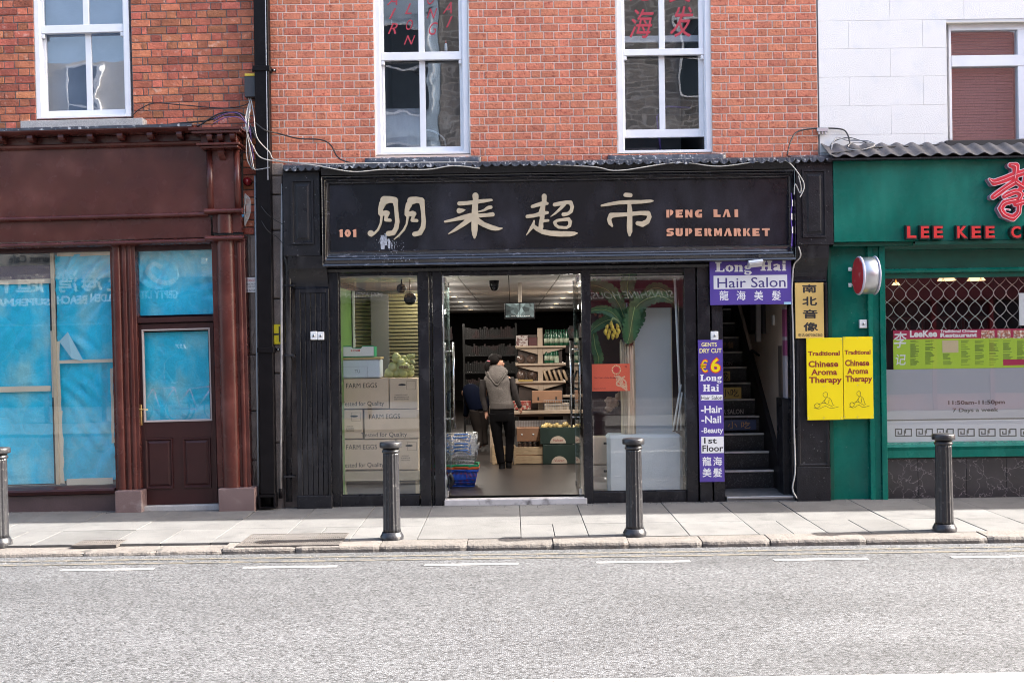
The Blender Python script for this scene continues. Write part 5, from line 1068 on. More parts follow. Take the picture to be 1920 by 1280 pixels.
cable([(1560, 288, -0.3), (1640, 277, -0.15), (1720, 274, -0.05), (1800, 270, -0.04), (1860, 272, -0.04), (1960, 270, -0.04)], 0.009, rubber, 'black cable lying along the wall above the corrugated sheet', grp=G)
# ---- stair
st = thing('staircase', 'steep black staircase with pale worn nosings seen through the narrow doorway', 'staircase', (2.75, 0.7, 0.05), fr=FC)
SX0, SX1 = 2.33, 3.12; r_, g_ = 0.201, 0.25; y0, z0 = 0.73, 0.05
stairm = M('black_stair_lino', (0.022, 0.022, 0.025), 0.5, fine=0.5, fs=120, bump=0.2, bs=80, col2=(0.06, 0.06, 0.065), c2s=60, c2lo=0.55, c2hi=0.62); nos = M('pale_nosing', (0.80, 0.76, 0.72), 0.5, var=0.15, vs=14)
for k in range(1, 15):
    z = z0+k*r_; y = y0+(k-1)*g_
    MB().box(SX0, SX1, y+0.012, y+g_+0.012, z-r_+0.001, z-0.012, 0).obj('riser', stairm, st); MB().box(SX0, SX1, y-0.006, y+0.05, z-0.011, z+0.012, 0.004).obj('nosing', nos, st); MB().box(SX0, SX1, y+0.051, y+g_+0.011, z-0.011, z+0.004).obj('tread', stairm, st)
def riser_px(k, px): # px position on riser k
    return (px-960)
gilt = M('gilt_plate', (0.50, 0.36, 0.10), 0.4, metal=0.3); bluep = M('blue_plate', (0.03, 0.05, 0.13), 0.4); ochre = M('ochre_print', (0.42, 0.24, 0.10), 0.5)
def ry_(k): return y0+(k-1)*g_+0.012
def rplate(k, x0, y0_, x1, y1, mat, s, inkm, tx, lab):
    Y = ry_(k)-0.008; t = thing('stair_plate', lab, 'sign', fr=FC); pbo('plate', mat, t, x0, y0_, x1, y1, Y, Y+0.006, 0.001); mb = MB(); ptxt(mb, s, *tx, Y, 0.001, 0.015); mb.obj('lettering', inkm, t)
rplate(3, 1340, 787, 1418, 806, bluep, '小 吃', ochre, (1364, 790, 1407, 803), 'dark blue plate with two ochre characters on a low stair riser')
rplate(5, 1340, 726, 1390, 747, gilt, '小吃', ink, (1352, 729, 1385, 744), 'gilt plate with two black characters on a stair riser above the hair salon lettering')
rplate(7, 1340, 696, 1369, 714, gilt, '像', ink, (1352, 697, 1367, 713), 'small gilt plate with one black character on a stair riser')
def rtext(k, s, x0, y0_, x1, y1, mat, lab):
    Y = ry_(k)-0.001; t = thing('stair_lettering', lab, 'lettering', fr=FC); mb = MB(); ptxt(mb, s, x0, y0_, x1, y1, Y, 0.001, 0.015); mb.obj('lettering', mat, t)
rtext(4, 'HAIR SALON', 1340, 767, 1394, 776, M('dull_white_print', (0.45, 0.42, 0.40), 0.6), 'HAIR SALON in dull white letters low on the staircase')
rtext(8, 'SALON', 1348, 677.5, 1373, 685, MC['dull_white_print'], 'SALON in dull white letters halfway up the staircase'); rtext(9, '早餐', 1351, 641, 1376, 653, ochre, 'two ochre characters high on the staircase')
pw = thing('passage_wall', 'cream plaster wall on the right side of the staircase', 'wall', (3.2, 1.5, 0), fr=FC)
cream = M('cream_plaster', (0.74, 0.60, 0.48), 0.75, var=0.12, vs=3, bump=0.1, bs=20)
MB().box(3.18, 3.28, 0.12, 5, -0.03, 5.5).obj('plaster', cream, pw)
# dark skirting string
mb = MB(); V = [(0.55, -0.02), (0.55, 0.42), (4.5, 0.42+3.95*r_/g_), (4.5, -0.02)]; mb.profx([(a, b) for a, b in V], 3.125, 3.178); mb.obj('stair_string', M('dark_string_paint', (0.03, 0.026, 0.026), 0.5), pw)
MB().box(3.09, 3.176, 0.13, 0.42, -0.02, 1.15, 0.004).obj('panel', black_f, pw); MB().box(3.165, 3.178, 0.46, 0.62, 1.15, 1.75).obj('niche', M('niche_dark', (0.12, 0.09, 0.07), 0.8), pw)
MB().box(3.15, 3.178, 0.20, 0.33, 0.55, 2.2, 0.003).obj('notice_strip', M('stacked_notices', (0.42, 0.38, 0.40), 0.6, col2=(0.25, 0.05, 0.14), c2s=5, c2lo=0.5, c2hi=0.52, st=(0.01, 0.01, 1), det=1), pw)
MB().box(3.15, 3.177, 0.80, 0.86, 2.0, 2.12, 0.004).obj('light_switch', white, pw)
MB().box(3.14, 3.178, 1.3, 3.6, 1.9, 4.5).obj('dark_door', M('dark_passage_door', (0.02, 0.018, 0.018), 0.6), pw); MB().box(3.10, 3.138, 1.5, 1.85, 1.95, 2.95, 0.004).obj('notice_board', M('grey_notice', (0.20, 0.19, 0.19), 0.5), pw); MB().box(3.08, 3.14, 1.40, 1.48, 1.8, 3.0, 0.004).obj('door_frame', M('grey_frame', (0.35, 0.33, 0.32), 0.5), pw)
hrl = thing('handrail', 'thin pale handrail climbing beside the staircase', 'handrail', fr=FC); MB().tube([(3.05, 1.6, 1.70), (3.05, 5.0, 4.6)], 0.022).obj('rail', M('worn_wood_rail', (0.30, 0.24, 0.20), 0.5), hrl)
MB().tube([(3.05, 1.6, 1.70), (3.16, 1.62, 1.62)], 0.014).obj('bracket', bm_, hrl)
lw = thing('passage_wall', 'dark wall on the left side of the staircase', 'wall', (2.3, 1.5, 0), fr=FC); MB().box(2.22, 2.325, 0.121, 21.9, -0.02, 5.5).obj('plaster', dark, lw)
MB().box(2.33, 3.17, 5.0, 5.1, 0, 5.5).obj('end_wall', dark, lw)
MB().box(X_(1357), X_(1484), -0.04, 0.72, -0.02, 0.05, 0.004).obj('threshold', M('threshold_stone', (0.16, 0.155, 0.15), 0.7, var=0.3, vs=9), st); MB().box(X_(1357), X_(1480), -0.055, -0.02, 0.03, 0.056, 0.003).obj('nosing', alu, st)
MB().box(X_(1480.5, 0), X_(1494, 0), -0.02, 0.12, -0.02, Z_(500, 0, 1487), 0.003).obj('post', black, sf)
MB().box(X_(1333, 0), X_(1494, 0), 0.02, 0.12, Z_(565, 0, 1400), Z_(480, 0, 1400)).obj('head_rail', black, sf)
MB().box(X_(1350, 0), X_(1494, 0), 0.0, 0.30, Z_(480, 0, 1400)+0.002, 3.9).obj('lintel', dark, sf)
# ================================================================ GOLD AND YELLOW SIGNS
gs = thing('gold_sign', 'upright gold plate with four black Chinese characters and a telephone number', 'sign', fr=FC); Yg = -0.125
pbo('plate', M('gold_plate', (0.72, 0.50, 0.16), 0.38, metal=0.15, var=0.05), gs, 1491.5, 530, 1544.5, 634, Yg, -0.10, 0.002)
mb = MB()
for c, q in zip('南北音像', ((1504, 533, 1531, 549), (1504, 556, 1532, 573), (1505, 580, 1533, 597), (1506, 604, 1534, 621))): ptxt(mb, c, *q, Yg, 0.0012, 0.07)
ptxt(mb, '电话:0870560360', 1497, 624.5, 1542, 631, Yg, 0.001, 0.012); mb.obj('lettering', ink, gs)
mred = M('maroon_print', (0.22, 0.015, 0.012), 0.5); yb1 = M('bright_yellow_board', (0.84, 0.66, 0.0), 0.42, var=0.05, vs=2)
for k, (x0, x1, lab) in enumerate(((1513, 1580.5, 'wider left yellow Traditional Chinese Aroma Therapy board'), (1582, 1637, 'narrower right yellow Traditional Chinese Aroma Therapy board'))):
    t = thing('massage_sign', lab, 'sign', fr=FC); Yy = -0.15+k*0.003; s = (x1-x0)/68.0; ox = x0-1513*s
    a_ = F.r(x0, 633-k*2, x1, 787-k*2, Yy); MB().box(a_[0], a_[1], Yy, Yy+0.02, a_[2], a_[3], 0.002).obj('board', yb1, t); X = lambda v: ox+v*s
    mb = MB()
    for tx, q, b in (('Traditional', (1515, 658, 1575, 666.5), 0.03), ('Chinese', (1516, 676, 1572, 688), 0.03), ('Aroma', (1521, 691.5, 1570, 703), 0.03), ('Therapy', (1517, 706, 1579, 721), 0.03)): ptxt(mb, tx, X(q[0]), q[1]-k*2, X(q[2]), q[3]-k*2, Yy, 0.001, b)
    mb.obj('lettering', mred, t)
    mb = MB(); cvt = lambda px, py: P(X(px), py-k*2, Yy-0.001)
    for ln in ([(1526, 764), (1536, 766), (1548, 761), (1558, 765), (1573, 762)], [(1527, 760), (1529, 758)], [(1527, 761), (1532, 765), (1538, 760), (1534, 756), (1529, 757), (1527, 761)], [(1534, 758), (1545, 755), (1555, 759), (1562, 762)], [(1540, 757), (1546, 750), (1549, 746), (1544, 742), (1544, 737), (1549, 735), (1552, 738), (1551, 743), (1549, 746)], [(1551, 744), (1558, 748), (1562, 758), (1565, 760)], [(1549, 747), (1546, 752), (1550, 757)], [(1555, 748), (1554, 756)]):
        ribbon(mb, [tuple(v)[:2] for v in crom([(a, b, 0) for a, b in ln], 4)], 0.0042, Yy-0.0012, cvt)
    mb.obj('massage_drawing', ink, t)
    mb = MB()
    for qx, qy in ((1515, 636), (1545, 636), (1578, 636), (1515, 783), (1545, 783), (1578, 783), (1545, 724)): x, z = P(X(qx), qy-k*2, Yy); mb.lathe([(0.0005, Yy-0.003), (0.005, Yy-0.002), (0.005, Yy-0.0003)], x, z, 6, 'y')
    mb.obj('screw_heads', alu, t)
# ================================================================ GREEN SHOPFRONT
gf = thing('green_shopfront', 'green restaurant front with red LEE KEE letters and a marble stall riser', 'shopfront', (4.6, 0, 0), fr=FC)
Yf = -0.20
XR = X_(2010, -0.2)
fa = F.r(1563, 294, 1990, 451, Yf)
fpan = MB().box(fa[0], XR, Yf, 0.0, fa[2], fa[3], 0.004).obj('fascia_panel', green, gf)
MB().box(fa[0]+0.9, XR, Yf-0.02, Yf+0.0, fa[2]-0.045, fa[2]-0.002, 0.004).obj('fascia_trim', green_d, gf)
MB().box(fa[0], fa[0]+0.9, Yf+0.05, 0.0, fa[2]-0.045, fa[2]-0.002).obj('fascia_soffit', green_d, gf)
MB().box(fa[0], XR, Yf+0.03, 0.05, fa[3]+0.001, fa[3]+0.06).obj('roof_batten', M('rotten_batten', (0.05, 0.04, 0.035), 0.8, var=0.3), gf)
# corrugated sheet roof
nx = 260; x0, x1 = X_(1558, -0.3), XR; pit = 29/ FPX*(DC-0.3); mb = MB(); V = []
zb_ = P(1700, 291, -0.33)[1]; zt_ = P(1700, 277, -0.05)[1]
for i in range(nx+1):
    x = x0+(x1-x0)*i/nx; w = 0.015*math.cos(2*math.pi*(x-x0)/pit); V += [(x, -0.33, zb_+w+0.01), (x, 0.0, zt_+w+0.055), (x, -0.33, zb_+w+0.003), (x, 0.0, zt_+w+0.048)]
mb.add(V, [(4*i+a, 4*i+4+a, 4*i+5+a, 4*i+1+a) for i in range(nx) for a in (0, 2)]+[(4*i, 4*i+2, 4*i+6, 4*i+4) for i in range(nx)], True)
o = mk('corrugated_sheet', mb.mesh('c', M('grey_corrugated_cement', (0.085, 0.082, 0.088), 0.7, var=0.3, vs=8, fine=0.2, fs=80))); o.parent = gf; o.location = -Vector(gf['b'])
MB().box(x0, XR, -0.315, -0.19, zb_-0.04, zb_-0.022).obj('gutter_board', black_f, gf)
redl = M('red_acrylic_face', (0.62, 0.035, 0.035), 0.3); 
for ch, xa_, xb_ in (('L', 1701, 1718), ('E', 1727, 1742), ('E', 1751, 1768), ('K', 1795, 1814), ('E', 1822, 1839), ('E', 1848, 1865), ('C', 1896, 1914), ('H', 1925, 1943), ('I', 1952, 1958)):
    lt = mkempty('letter', gf); lt.location = -Vector(gf['b'])
    q = F.r(xa_, 424, xb_, 446, Yf-0.075); o1 = txt(MB(), ch, q, Yf-0.072, 0.004, 0.03).mesh('f', redl); mk('face', o1, lt)
    d = 0.012; o2 = txt(MB(), ch, (q[0]-d, q[1]+d*0.8, q[2]-d, q[3]+d), Yf-0.001, 0.069, 0.05).mesh('s', M('black_letter_case', (0.02, 0.02, 0.02), 0.4)); mk('case', o2, lt)
# big red brush character
N_ = lambda x, y: P(1830+x/7.53, 290+y/7.53, Yf-0.09)
NS = [[(490,150,34),(560,165,50),(560,250,44),(545,340,44)],[(190,350,14),(255,395,42),(400,350,46),(520,300,46),(700,240,40),(820,205,30)],[(240,598,34),(300,552,38),(420,465,36),(540,390,42)],[(560,380,36),(660,450,30),(800,500,34)],[(395,592,28),(450,560,38),(560,520,38),(640,560,34),(600,640,32)],[(560,640,36),(400,680,38),(345,760,34),(400,850,38),(520,895,42),(600,820,32),(610,720,34)],[(560,700,36),(700,660,36),(820,650,30)],[(700,300,30),(680,420,34),(600,520,30)],[(420,770,4),(480,780,4)]]
nc = mkempty('brush_character', gf, 'large red brush written character rimmed in white'); nc.location = -Vector(gf['b'])
mk('face', glyph(NS, N_, Yf-0.094, Yf-0.088, step=9).mesh('f', M('red_character_face', (0.60, 0.03, 0.045), 0.28, var=0.2, vs=10)), nc)
mk('rim', glyph(NS, N_, Yf-0.090, Yf-0.078, step=9, grow=9).mesh('r', M('pinkish_white_rim', (0.75, 0.62, 0.66), 0.4)), nc)
mk('case', glyph(NS, N_, Yf-0.079, Yf-0.001, step=9, grow=6).mesh('r', M('pink_side', (0.50, 0.26, 0.38), 0.5)), nc)
mb = MB(); 
for s in NS[:7]: mb.tube(crom([(N_(a, b)[0], Yf-0.098, N_(a, b)[1]) for a, b, r in s], 4), 0.0045, 6)
mk('neon_tubes', mb.mesh('n', M('pale_neon_tube', (0.8, 0.35, 0.38), 0.2)), nc)
# lower green parts
rc = F.r(1556, 452, 1632, 937, 0.0); MB().box(X_(1550, 0, 700), X_(1632, 0, 700), -0.005, 0.3, -0.03, 2.99).obj('recess_panel', green, gf)
MB().box(X_(1555, -0.0, 900), X_(1562, 0, 900), -0.05, -0.006, -0.03, 2.98, 0.002).obj('side_strip', green_d, gf)
z_ = F.r(1630, 456, 1660, 938, -0.06); MB().box(z_[0], z_[0]+0.055, -0.06, 0.1, -0.03, z_[3], 0.003).obj('post', green, gf); MB().box(z_[0]+0.058, z_[1]-0.055, -0.045, 0.1, -0.03, z_[3], 0.003).obj('post', green, gf); MB().box(z_[1]-0.052, z_[1]+0.01, -0.07, 0.1, -0.03, z_[3], 0.003).obj('post', green, gf)
MB().box(z_[1]+0.012, XR, 0.02, 0.12, Z_(520, 0, 1790), Z_(468, 0, 1790)).obj('head_rail', green_d, gf)
MB().profx([(0.02, Z_(502, 0, 1790)), (-0.015, Z_(503, 0, 1790)), (-0.03, Z_(506, 0, 1790)), (-0.015, Z_(510, 0, 1790)), (0.02, Z_(511, 0, 1790))], z_[1]+0.012, XR).obj('moulding', green, gf)
MB().profx([(0.02, Z_(468, 0, 1790)), (-0.03, Z_(467, 0, 1790)), (-0.04, Z_(462, 0, 1790)), (-0.06, Z_(456, 0, 1790)), (0.02, Z_(453, 0, 1790))], z_[1]+0.012, XR).obj('moulding', green_d, gf)
MB().profx([(0.06, Z_(828, 0, 1790)), (-0.03, Z_(831, 0, 1790)), (-0.045, Z_(836, 0, 1790)), (-0.03, Z_(842, 0, 1790)), (-0.03, Z_(856, 0, 1790)), (0.10, Z_(858, 0, 1790))], z_[1]+0.012, XR).obj('window_sill', green, gf)
gz0, gz1 = Z_(829, 0.05, 1790), Z_(519, 0.05, 1790); gxa = z_[1]+0.012
MB().box(gxa, XR, 0.05, 0.058, gz0, gz1).obj('window_pane', glass, gf)
# marble tiles
def marble():
    m = M('dark_veined_marble', (0.030, 0.027, 0.030), 0.22, var=0.3, vs=5, roff=30); nt = m.node_tree; N = nt.nodes; L = nt.links; p = N['Principled BSDF']
    old = p.inputs['Base Color'].links[0].from_socket
    tc = N.new('ShaderNodeTexCoord'); n = N.new('ShaderNodeTexNoise'); n.inputs['Scale'].default_value = 6; n.inputs['Detail'].default_value = 4; L.new(tc.outputs['Object'], n.inputs['Vector'])
    va = N.new('ShaderNodeVectorMath'); va.operation = 'MULTIPLY_ADD'; va.inputs[1].default_value = (0.5, 0.5, 0.5); L.new(n.outputs['Color'], va.inputs[0]); L.new(tc.outputs['Object'], va.inputs[2])
    v = N.new('ShaderNodeTexVoronoi'); v.feature = 'DISTANCE_TO_EDGE'; v.inputs['Scale'].default_value = 4.5; L.new(va.outputs[0], v.inputs['Vector'])
    mr = N.new('ShaderNodeMapRange'); mr.inputs['From Min'].default_value = 0.0; mr.inputs['From Max'].default_value = 0.022; mr.inputs['To Min'].default_value = 0.75; mr.inputs['To Max'].default_value = 0; L.new(v.outputs['Distance'], mr.inputs['Value'])
    mx = N.new('ShaderNodeMix'); mx.data_type = 'RGBA'; L.new(mr.outputs[0], mx.inputs['Factor']); L.new(old, mx.inputs['A']); mx.inputs['B'].default_value = (0.22, 0.19, 0.20, 1); L.new(mx.outputs['Result'], p.inputs['Base Color']); return m
mar = marble(); tx = [1662, 1722, 1813, 1888, 1960, 2005]
for a, b in zip(tx[:-1], tx[1:]): MB().box(X_(a, 0, 895)+0.0015, X_(b, 0, 895)-0.0015, 0.01, 0.10, -0.03, Z_(858, 0.0, 1790)-0.004, 0.002).obj('marble_tile', mar, gf)
MB().box(gxa, XR, 0.02, 0.11, -0.03, 0.55).obj('tile_bed', ink, gf)
# window graphics
t = thing('frosted_film', 'pale frosted film with opening hours and a Greek key border on the restaurant window', 'window film', fr=FC)
Yw = 0.0610
film = bpy.data.materials.new('frosted_window_film'); film.use_nodes = True; pn = film.node_tree.nodes['Principled BSDF']; pn.inputs['Base Color'].default_value = (0.42, 0.43, 0.47, 1); pn.inputs['Roughness'].default_value = 0.6; pn.inputs['Alpha'].default_value = 0.88
q = (gxa, XR, Z_(828, Yw, 1790), Z_(691, Yw, 1790)); MB().box(q[0], q[1], Yw, Yw+0.002, q[2], q[3]).obj('film', film, t)
brd = F.r(1662, 784, 2000, 786.5, Yw-0.001); MB().box(gxa, XR, Yw-0.0018, Yw-0.0005, brd[2], brd[3]).obj('line', M('dark_olive_print', (0.04, 0.04, 0.035), 0.5), t)
lb_ = F.r(1662, 787, 2000, 827, Yw-0.001); MB().box(gxa, XR, Yw-0.0012, Yw-0.0004, lb_[2], lb_[3]).obj('lighter_band', M('pale_band_film', (0.56, 0.57, 0.60), 0.6), t)
olive = MC['dark_olive_print']; mb = MB(); ptxt(mb, '11:50am-11:50pm', 1778, 750, 1884, 760, Yw-0.001, 0.001, 0.02); ptxt(mb, '7 Days a week', 1786, 764.5, 1872, 774, Yw-0.001, 0.001, 0.02); mb.obj('lettering', olive, t)
mb = MB()
for i in range(9):
    x0 = 1678+39.2*i; 
    for fl_ in (0, 1):
        def KB(a, b, c, d):
            if fl_: a, c = 32-c, 32-a
            r__ = F.r(x0+a, 803+b, x0+c, 803+d, Yw-0.002); mb.box(r__[0], r__[1], Yw-0.0025, Yw-0.0015, r__[2], r__[3])
        KB(0, 0, 2.2, 15); KB(2.2, 0, 13.5, 2.2); KB(11.3, 2.2, 13.5, 11) if not fl_ else KB(11.3, 2.2, 13.5, 9); KB(5, 8.8, 11.3, 11) if not fl_ else None; KB(5, 5, 7.2, 8.8) if not fl_ else None
        KB(2.2, 12.8, 16, 15); KB(13.6, 3, 15.2, 12.8) if fl_ else None
mb.obj('greek_key', olive, t)
mn = thing('menu_banner', 'pink and lime LeeKee Traditional Chinese Restaurant menu banner across the window', 'banner', fr=FC); Ym = 0.066
pk = M('crimson_banner', (0.42, 0.015, 0.07), 0.5); lm = M('lime_banner', (0.42, 0.62, 0.04), 0.5)
a_ = F.r(1675, 617, 2000, 634, Ym); MB().box(a_[0], XR, Ym, Ym+0.003, a_[2], a_[3]).obj('header', pk, mn); b_ = F.r(1675, 634, 2000, 690, Ym); MB().box(b_[0], XR, Ym, Ym+0.003, b_[2], a_[2]).obj('sheet', lm, mn)
mb = MB(); serif_w = ptxt(mb, 'LeeKee', 1706, 619, 1757, 632, Ym, 0.001, 0.04); ptxt(mb, 'Traditional Chinese', 1763, 617.5, 1832, 623.5, Ym, 0.001, 0.03); ptxt(mb, 'Restaurant', 1763, 624, 1832, 632, Ym, 0.001, 0.04); ptxt(mb, '李', 1676, 622, 1700, 652, Ym-0.001, 0.001, 0.02, 0.1); ptxt(mb, '记', 1679, 664, 1698, 684, Ym-0.001, 0.001, 0.02, 0.1); mb.obj('lettering', offw, mn)
mb = MB(); random.seed(4)
for cx in (1707, 1735, 1768, 1802, 1828, 1855, 1881, 1907):
    y = 638
    while y < 684:
        w = random.uniform(8, 18); r__ = F.r(cx, y, cx+w, y+0.9, Ym-0.001)
        if not (cx == 1768 and y < 662): mb.box(r__[0], r__[1], Ym-0.0015, Ym-0.0005, r__[2], r__[3])
        y += random.choice((1.9, 1.9, 1.9, 4))
mb.obj('menu_print', M('menu_green_ink', (0.12, 0.20, 0.03), 0.6), mn)
pbo('note', M('peach_note', (0.62, 0.50, 0.30), 0.6), mn, 1767, 638, 1797, 661, Ym-0.002, Ym-0.0004, 0); pbo('red_box', pk, mn, 1881, 673, 1985, 684, Ym-0.002, Ym-0.0004, 0)
foodm = M('food_photo_print', (0.45, 0.16, 0.10), 0.4, var=0.5, vs=40, col2=(0.75, 0.70, 0.60), c2s=45, c2lo=0.48, c2hi=0.6)
for a, b in ((1840, 1865), (1870, 1895), (1900, 1925)): pbo('food_picture', foodm, mn, a, 619, b, 634, Ym-0.002, Ym-0.0004, 0)
# wire lattice grille inside
lt = thing('lattice_grille', 'white wavy wire lattice across the top of the restaurant window', 'grille', fr=FC); mb = MB(); Yl = 0.16
ztop, zbot = Z_(521, Yl, 1790), Z_(617, Yl, 1790); pit = (23.5)/FPX*(DC+Yl); n = int((XR-gxa)/pit)+2; H = ztop-zbot
for i in range(n):
    for sgn in (1, -1):
        xc = gxa+0.02+pit*(i+0.5); pts = []
        for k in range(33): t_ = k/32; ph = t_*3.3*math.pi; pts.append((xc+sgn*pit*0.5*math.cos(ph)**1*(0.98) if True else 0, Yl+0.003*sgn, ztop-H*t_))
        mb.tube(pts, 0.0036, 5)
mb.obj('wires', M('white_wire', (0.62, 0.58, 0.55), 0.4), lt)
# restaurant interior
ri = thing('restaurant_room', 'dim maroon restaurant interior behind the lattice and film', 'room', (4.6, 0.3, 0), fr=FC)
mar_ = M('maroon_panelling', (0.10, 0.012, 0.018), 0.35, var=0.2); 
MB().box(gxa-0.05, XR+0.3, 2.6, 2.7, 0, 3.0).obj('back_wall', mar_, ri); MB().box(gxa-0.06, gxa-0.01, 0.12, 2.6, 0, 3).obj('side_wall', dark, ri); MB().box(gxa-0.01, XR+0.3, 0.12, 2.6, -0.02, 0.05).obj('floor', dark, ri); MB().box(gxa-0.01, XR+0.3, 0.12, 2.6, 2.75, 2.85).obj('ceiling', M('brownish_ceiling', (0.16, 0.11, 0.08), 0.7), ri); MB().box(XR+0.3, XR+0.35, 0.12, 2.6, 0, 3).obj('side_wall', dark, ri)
for i in range(4):
    x = gxa+0.25+i*0.55; mb = MB(); moulded(mb, (x, x+0.4, 0.5, 2.1), [(0, 2.6), (0.0, 2.57), (0.03, 2.57), (0.05, 2.59)]); mb.obj('panel', M('maroon_panel_light', (0.20, 0.03, 0.035), 0.35), ri)
for (px, py) in ((1775, 523), (1830, 523), (1680, 533)):
    x, z = P(px, py, 1.2); t = thing('ceiling_lamp', {1775: 'warm lit lamp shade at the top centre of the restaurant window', 1830: 'warm lit lamp shade right of another behind the lattice', 1680: 'small warm wall lamp at the left of the restaurant window'}[px], 'lamp', (x, 1.2, z), fr=FC)
    r = 0.085 if px > 1700 else 0.04; MB().lathe([(0.03, z+r*0.6), (r*0.8, z+r*0.4), (r*1.3, z-r*0.2), (r*1.25, z-r*0.25), (0.02, z-r*0.1)], x, 1.2, 16).obj('shade', M('lit_warm_glass', (0.8, 0.6, 0.35), 0.4, emis=(1, 0.62, 0.30, 0.5)), t); MB().tube([(x, 1.2, z+r*0.5), (x, 1.2, 2.75)], 0.008).obj('stem', brass, t)
pbo('framed_card', white, ri, 1911, 549, 1960, 610, 0.10, 0.11, 0.002)
# round light box sign on a bracket
rs = thing('round_sign', 'drum shaped red and steel light sign projecting beside the green post', 'sign', fr=FC)
X, Z = P(1628, 516, -0.35); rad = 0.205
mb = MB(); cxs = X-0.055
def drum(mb, x0, x1, r, n=28, sy=1.0):
    R = [[(xx, -0.30+rr*math.cos(2*math.pi*j/n)*sy, Z+rr*math.sin(2*math.pi*j/n)) for j in range(n)] for xx, rr in ((x0, r*0.97), (x0+0.006, r), (x1-0.006, r), (x1, r*0.97))]; return mb.loft(R)
drum(MB(), X-0.075, X+0.075, rad).obj('steel_drum', alu, rs); drum(MB(), X-0.10, X-0.0755, rad*1.05).obj('rim', M('pale_violet_rim', (0.60, 0.58, 0.68), 0.4), rs); drum(MB(), X+0.0755, X+0.095, rad*1.05).obj('rim', MC['pale_violet_rim'], rs)
drum(MB(), X-0.108, X-0.1005, rad*0.98).obj('red_face', M('red_sign_face', (0.50, 0.015, 0.03), 0.35, col2=(0.60, 0.2, 0.2), c2s=14, c2lo=0.6, c2hi=0.68), rs)
for dz in (0.09, -0.09): MB().box(X-0.12, X-0.085, -0.02, -0.005, Z+dz-0.022, Z+dz+0.022, 0.003).obj('bracket', white, rs); MB().tube([(X-0.09, -0.02, Z+dz), (X-0.05, -0.12, Z+dz)], 0.008).obj('arm', white, rs)
# ================================================================ SUPERMARKET INTERIOR
ZF, ZC = 0.062, 2.615
sh = thing('shop_room', 'dim supermarket interior with dark walls behind the open glass door', 'room', (0, 5, 0.06), fr=FC)
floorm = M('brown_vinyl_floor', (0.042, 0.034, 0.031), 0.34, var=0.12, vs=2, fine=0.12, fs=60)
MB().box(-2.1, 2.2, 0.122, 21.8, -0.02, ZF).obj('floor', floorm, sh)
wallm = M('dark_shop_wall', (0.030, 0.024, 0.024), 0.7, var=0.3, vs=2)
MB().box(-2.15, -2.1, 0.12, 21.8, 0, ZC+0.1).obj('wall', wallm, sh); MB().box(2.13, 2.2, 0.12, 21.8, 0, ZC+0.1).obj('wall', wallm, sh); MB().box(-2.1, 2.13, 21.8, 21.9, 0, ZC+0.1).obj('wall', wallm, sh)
ceilm = M('cream_ceiling_tile', (0.84, 0.81, 0.76), 0.6, var=0.04, vs=2)
xs = [-2.1, -1.23, -0.63, -0.03, 0.575, 1.18, 2.13]
for a, b in zip(xs[:-1], xs[1:]):
    for y0 in (0.13, 1.4, 2.7, 4.0, 5.3, 6.6, 7.9, 9.2, 10.5, 11.8, 13.1, 14.4, 15.7): MB().box(a+0.006, b-0.006, y0+0.0015, y0+1.3-0.0015 if y0 > 1 else 1.3985, ZC, ZC+0.015, 0.002).obj('ceiling_panel', ceilm, sh)
MB().box(-2.1, 2.13, 0.12, 21.8, ZC+0.02, ZC+0.3).obj('ceiling_void', ink, sh)
emw = M('lit_downlight', (1, 0.85, 0.6), 0.5, emis=(1.0, 0.74, 0.45, 2.0)); chrome = M('chrome_ring', (0.6, 0.58, 0.55), 0.25, metal=1)
i = 0
dl = None
for sx, lst in ((-0.97, (0.9, 2.1, 4.3, 6.3, 8.8, 11.5, 14)), (0.93, (1.8, 2.9, 5.1, 7.6, 10.5, 13.2))):
    for y in lst:
        if dl is None:
            dl = thing('downlight', None, 'lamp', fr=FC); MB().lathe([(0.055, 0.0), (0.075, -0.004), (0.078, 0.0)], n=16).obj('ring', chrome, dl); MB().lathe([(0.0, -0.001), (0.054, -0.001), (0.054, 0.002)], n=14).obj('bulb', emw, dl); t = dl
        else: t = copy_tree(dl)
        t.location = (sx, y, ZC-0.002); t['group'] = 'recessed downlights in the shop ceiling'
        la = bpy.data.lights.new('downlight_lamp', 'AREA'); la.shape = 'DISK'; la.size = 0.11; la.energy = 3.4 if y < 5 else 0.1; la.color = (1, 0.92, 0.82); lo = bpy.data.objects.new('downlight_lamp', la); C.objects.link(lo); lo.parent = t; lo.location = (0, 0, -0.012)
        if y < 3.5: lb2 = bpy.data.lights.new('ceiling_fill', 'POINT'); lb2.energy = 0.45; lb2.shadow_soft_size = 0.04; lb2.color = (1, 0.93, 0.85); l2 = bpy.data.objects.new('ceiling_fill', lb2); C.objects.link(l2); l2.parent = t; l2.location = (0, 0, -0.30)  # added point light hung below the fitting to brighten the ceiling
        nth = ('nearest', 'second', 'third', 'fourth', 'fifth', 'sixth', 'farthest')[min(lst.index(y), 6)] if sx < 0 else ('nearest', 'second', 'third', 'fourth', 'fifth', 'farthest')[lst.index(y)]
        t['label'] = f'{nth} lit downlight from the door in the {"left" if sx < 0 else "right"} hand row of the shop ceiling'
cm = thing('dome_camera', 'black dome security camera under the ceiling left of the hanging screen', 'camera', fr=FC); x, z = P(927, 556, 1.3)
MB().lathe([(0.062, ZC-0.003), (0.062, ZC-0.07), (0.055, ZC-0.085)], x, 1.3, 18).obj('housing', black, cm); MB().sphere((x, 1.3, ZC-0.085), 0.05, 16, 10).obj('dome', M('smoked_dome', (0.01, 0.01, 0.012), 0.05), cm)
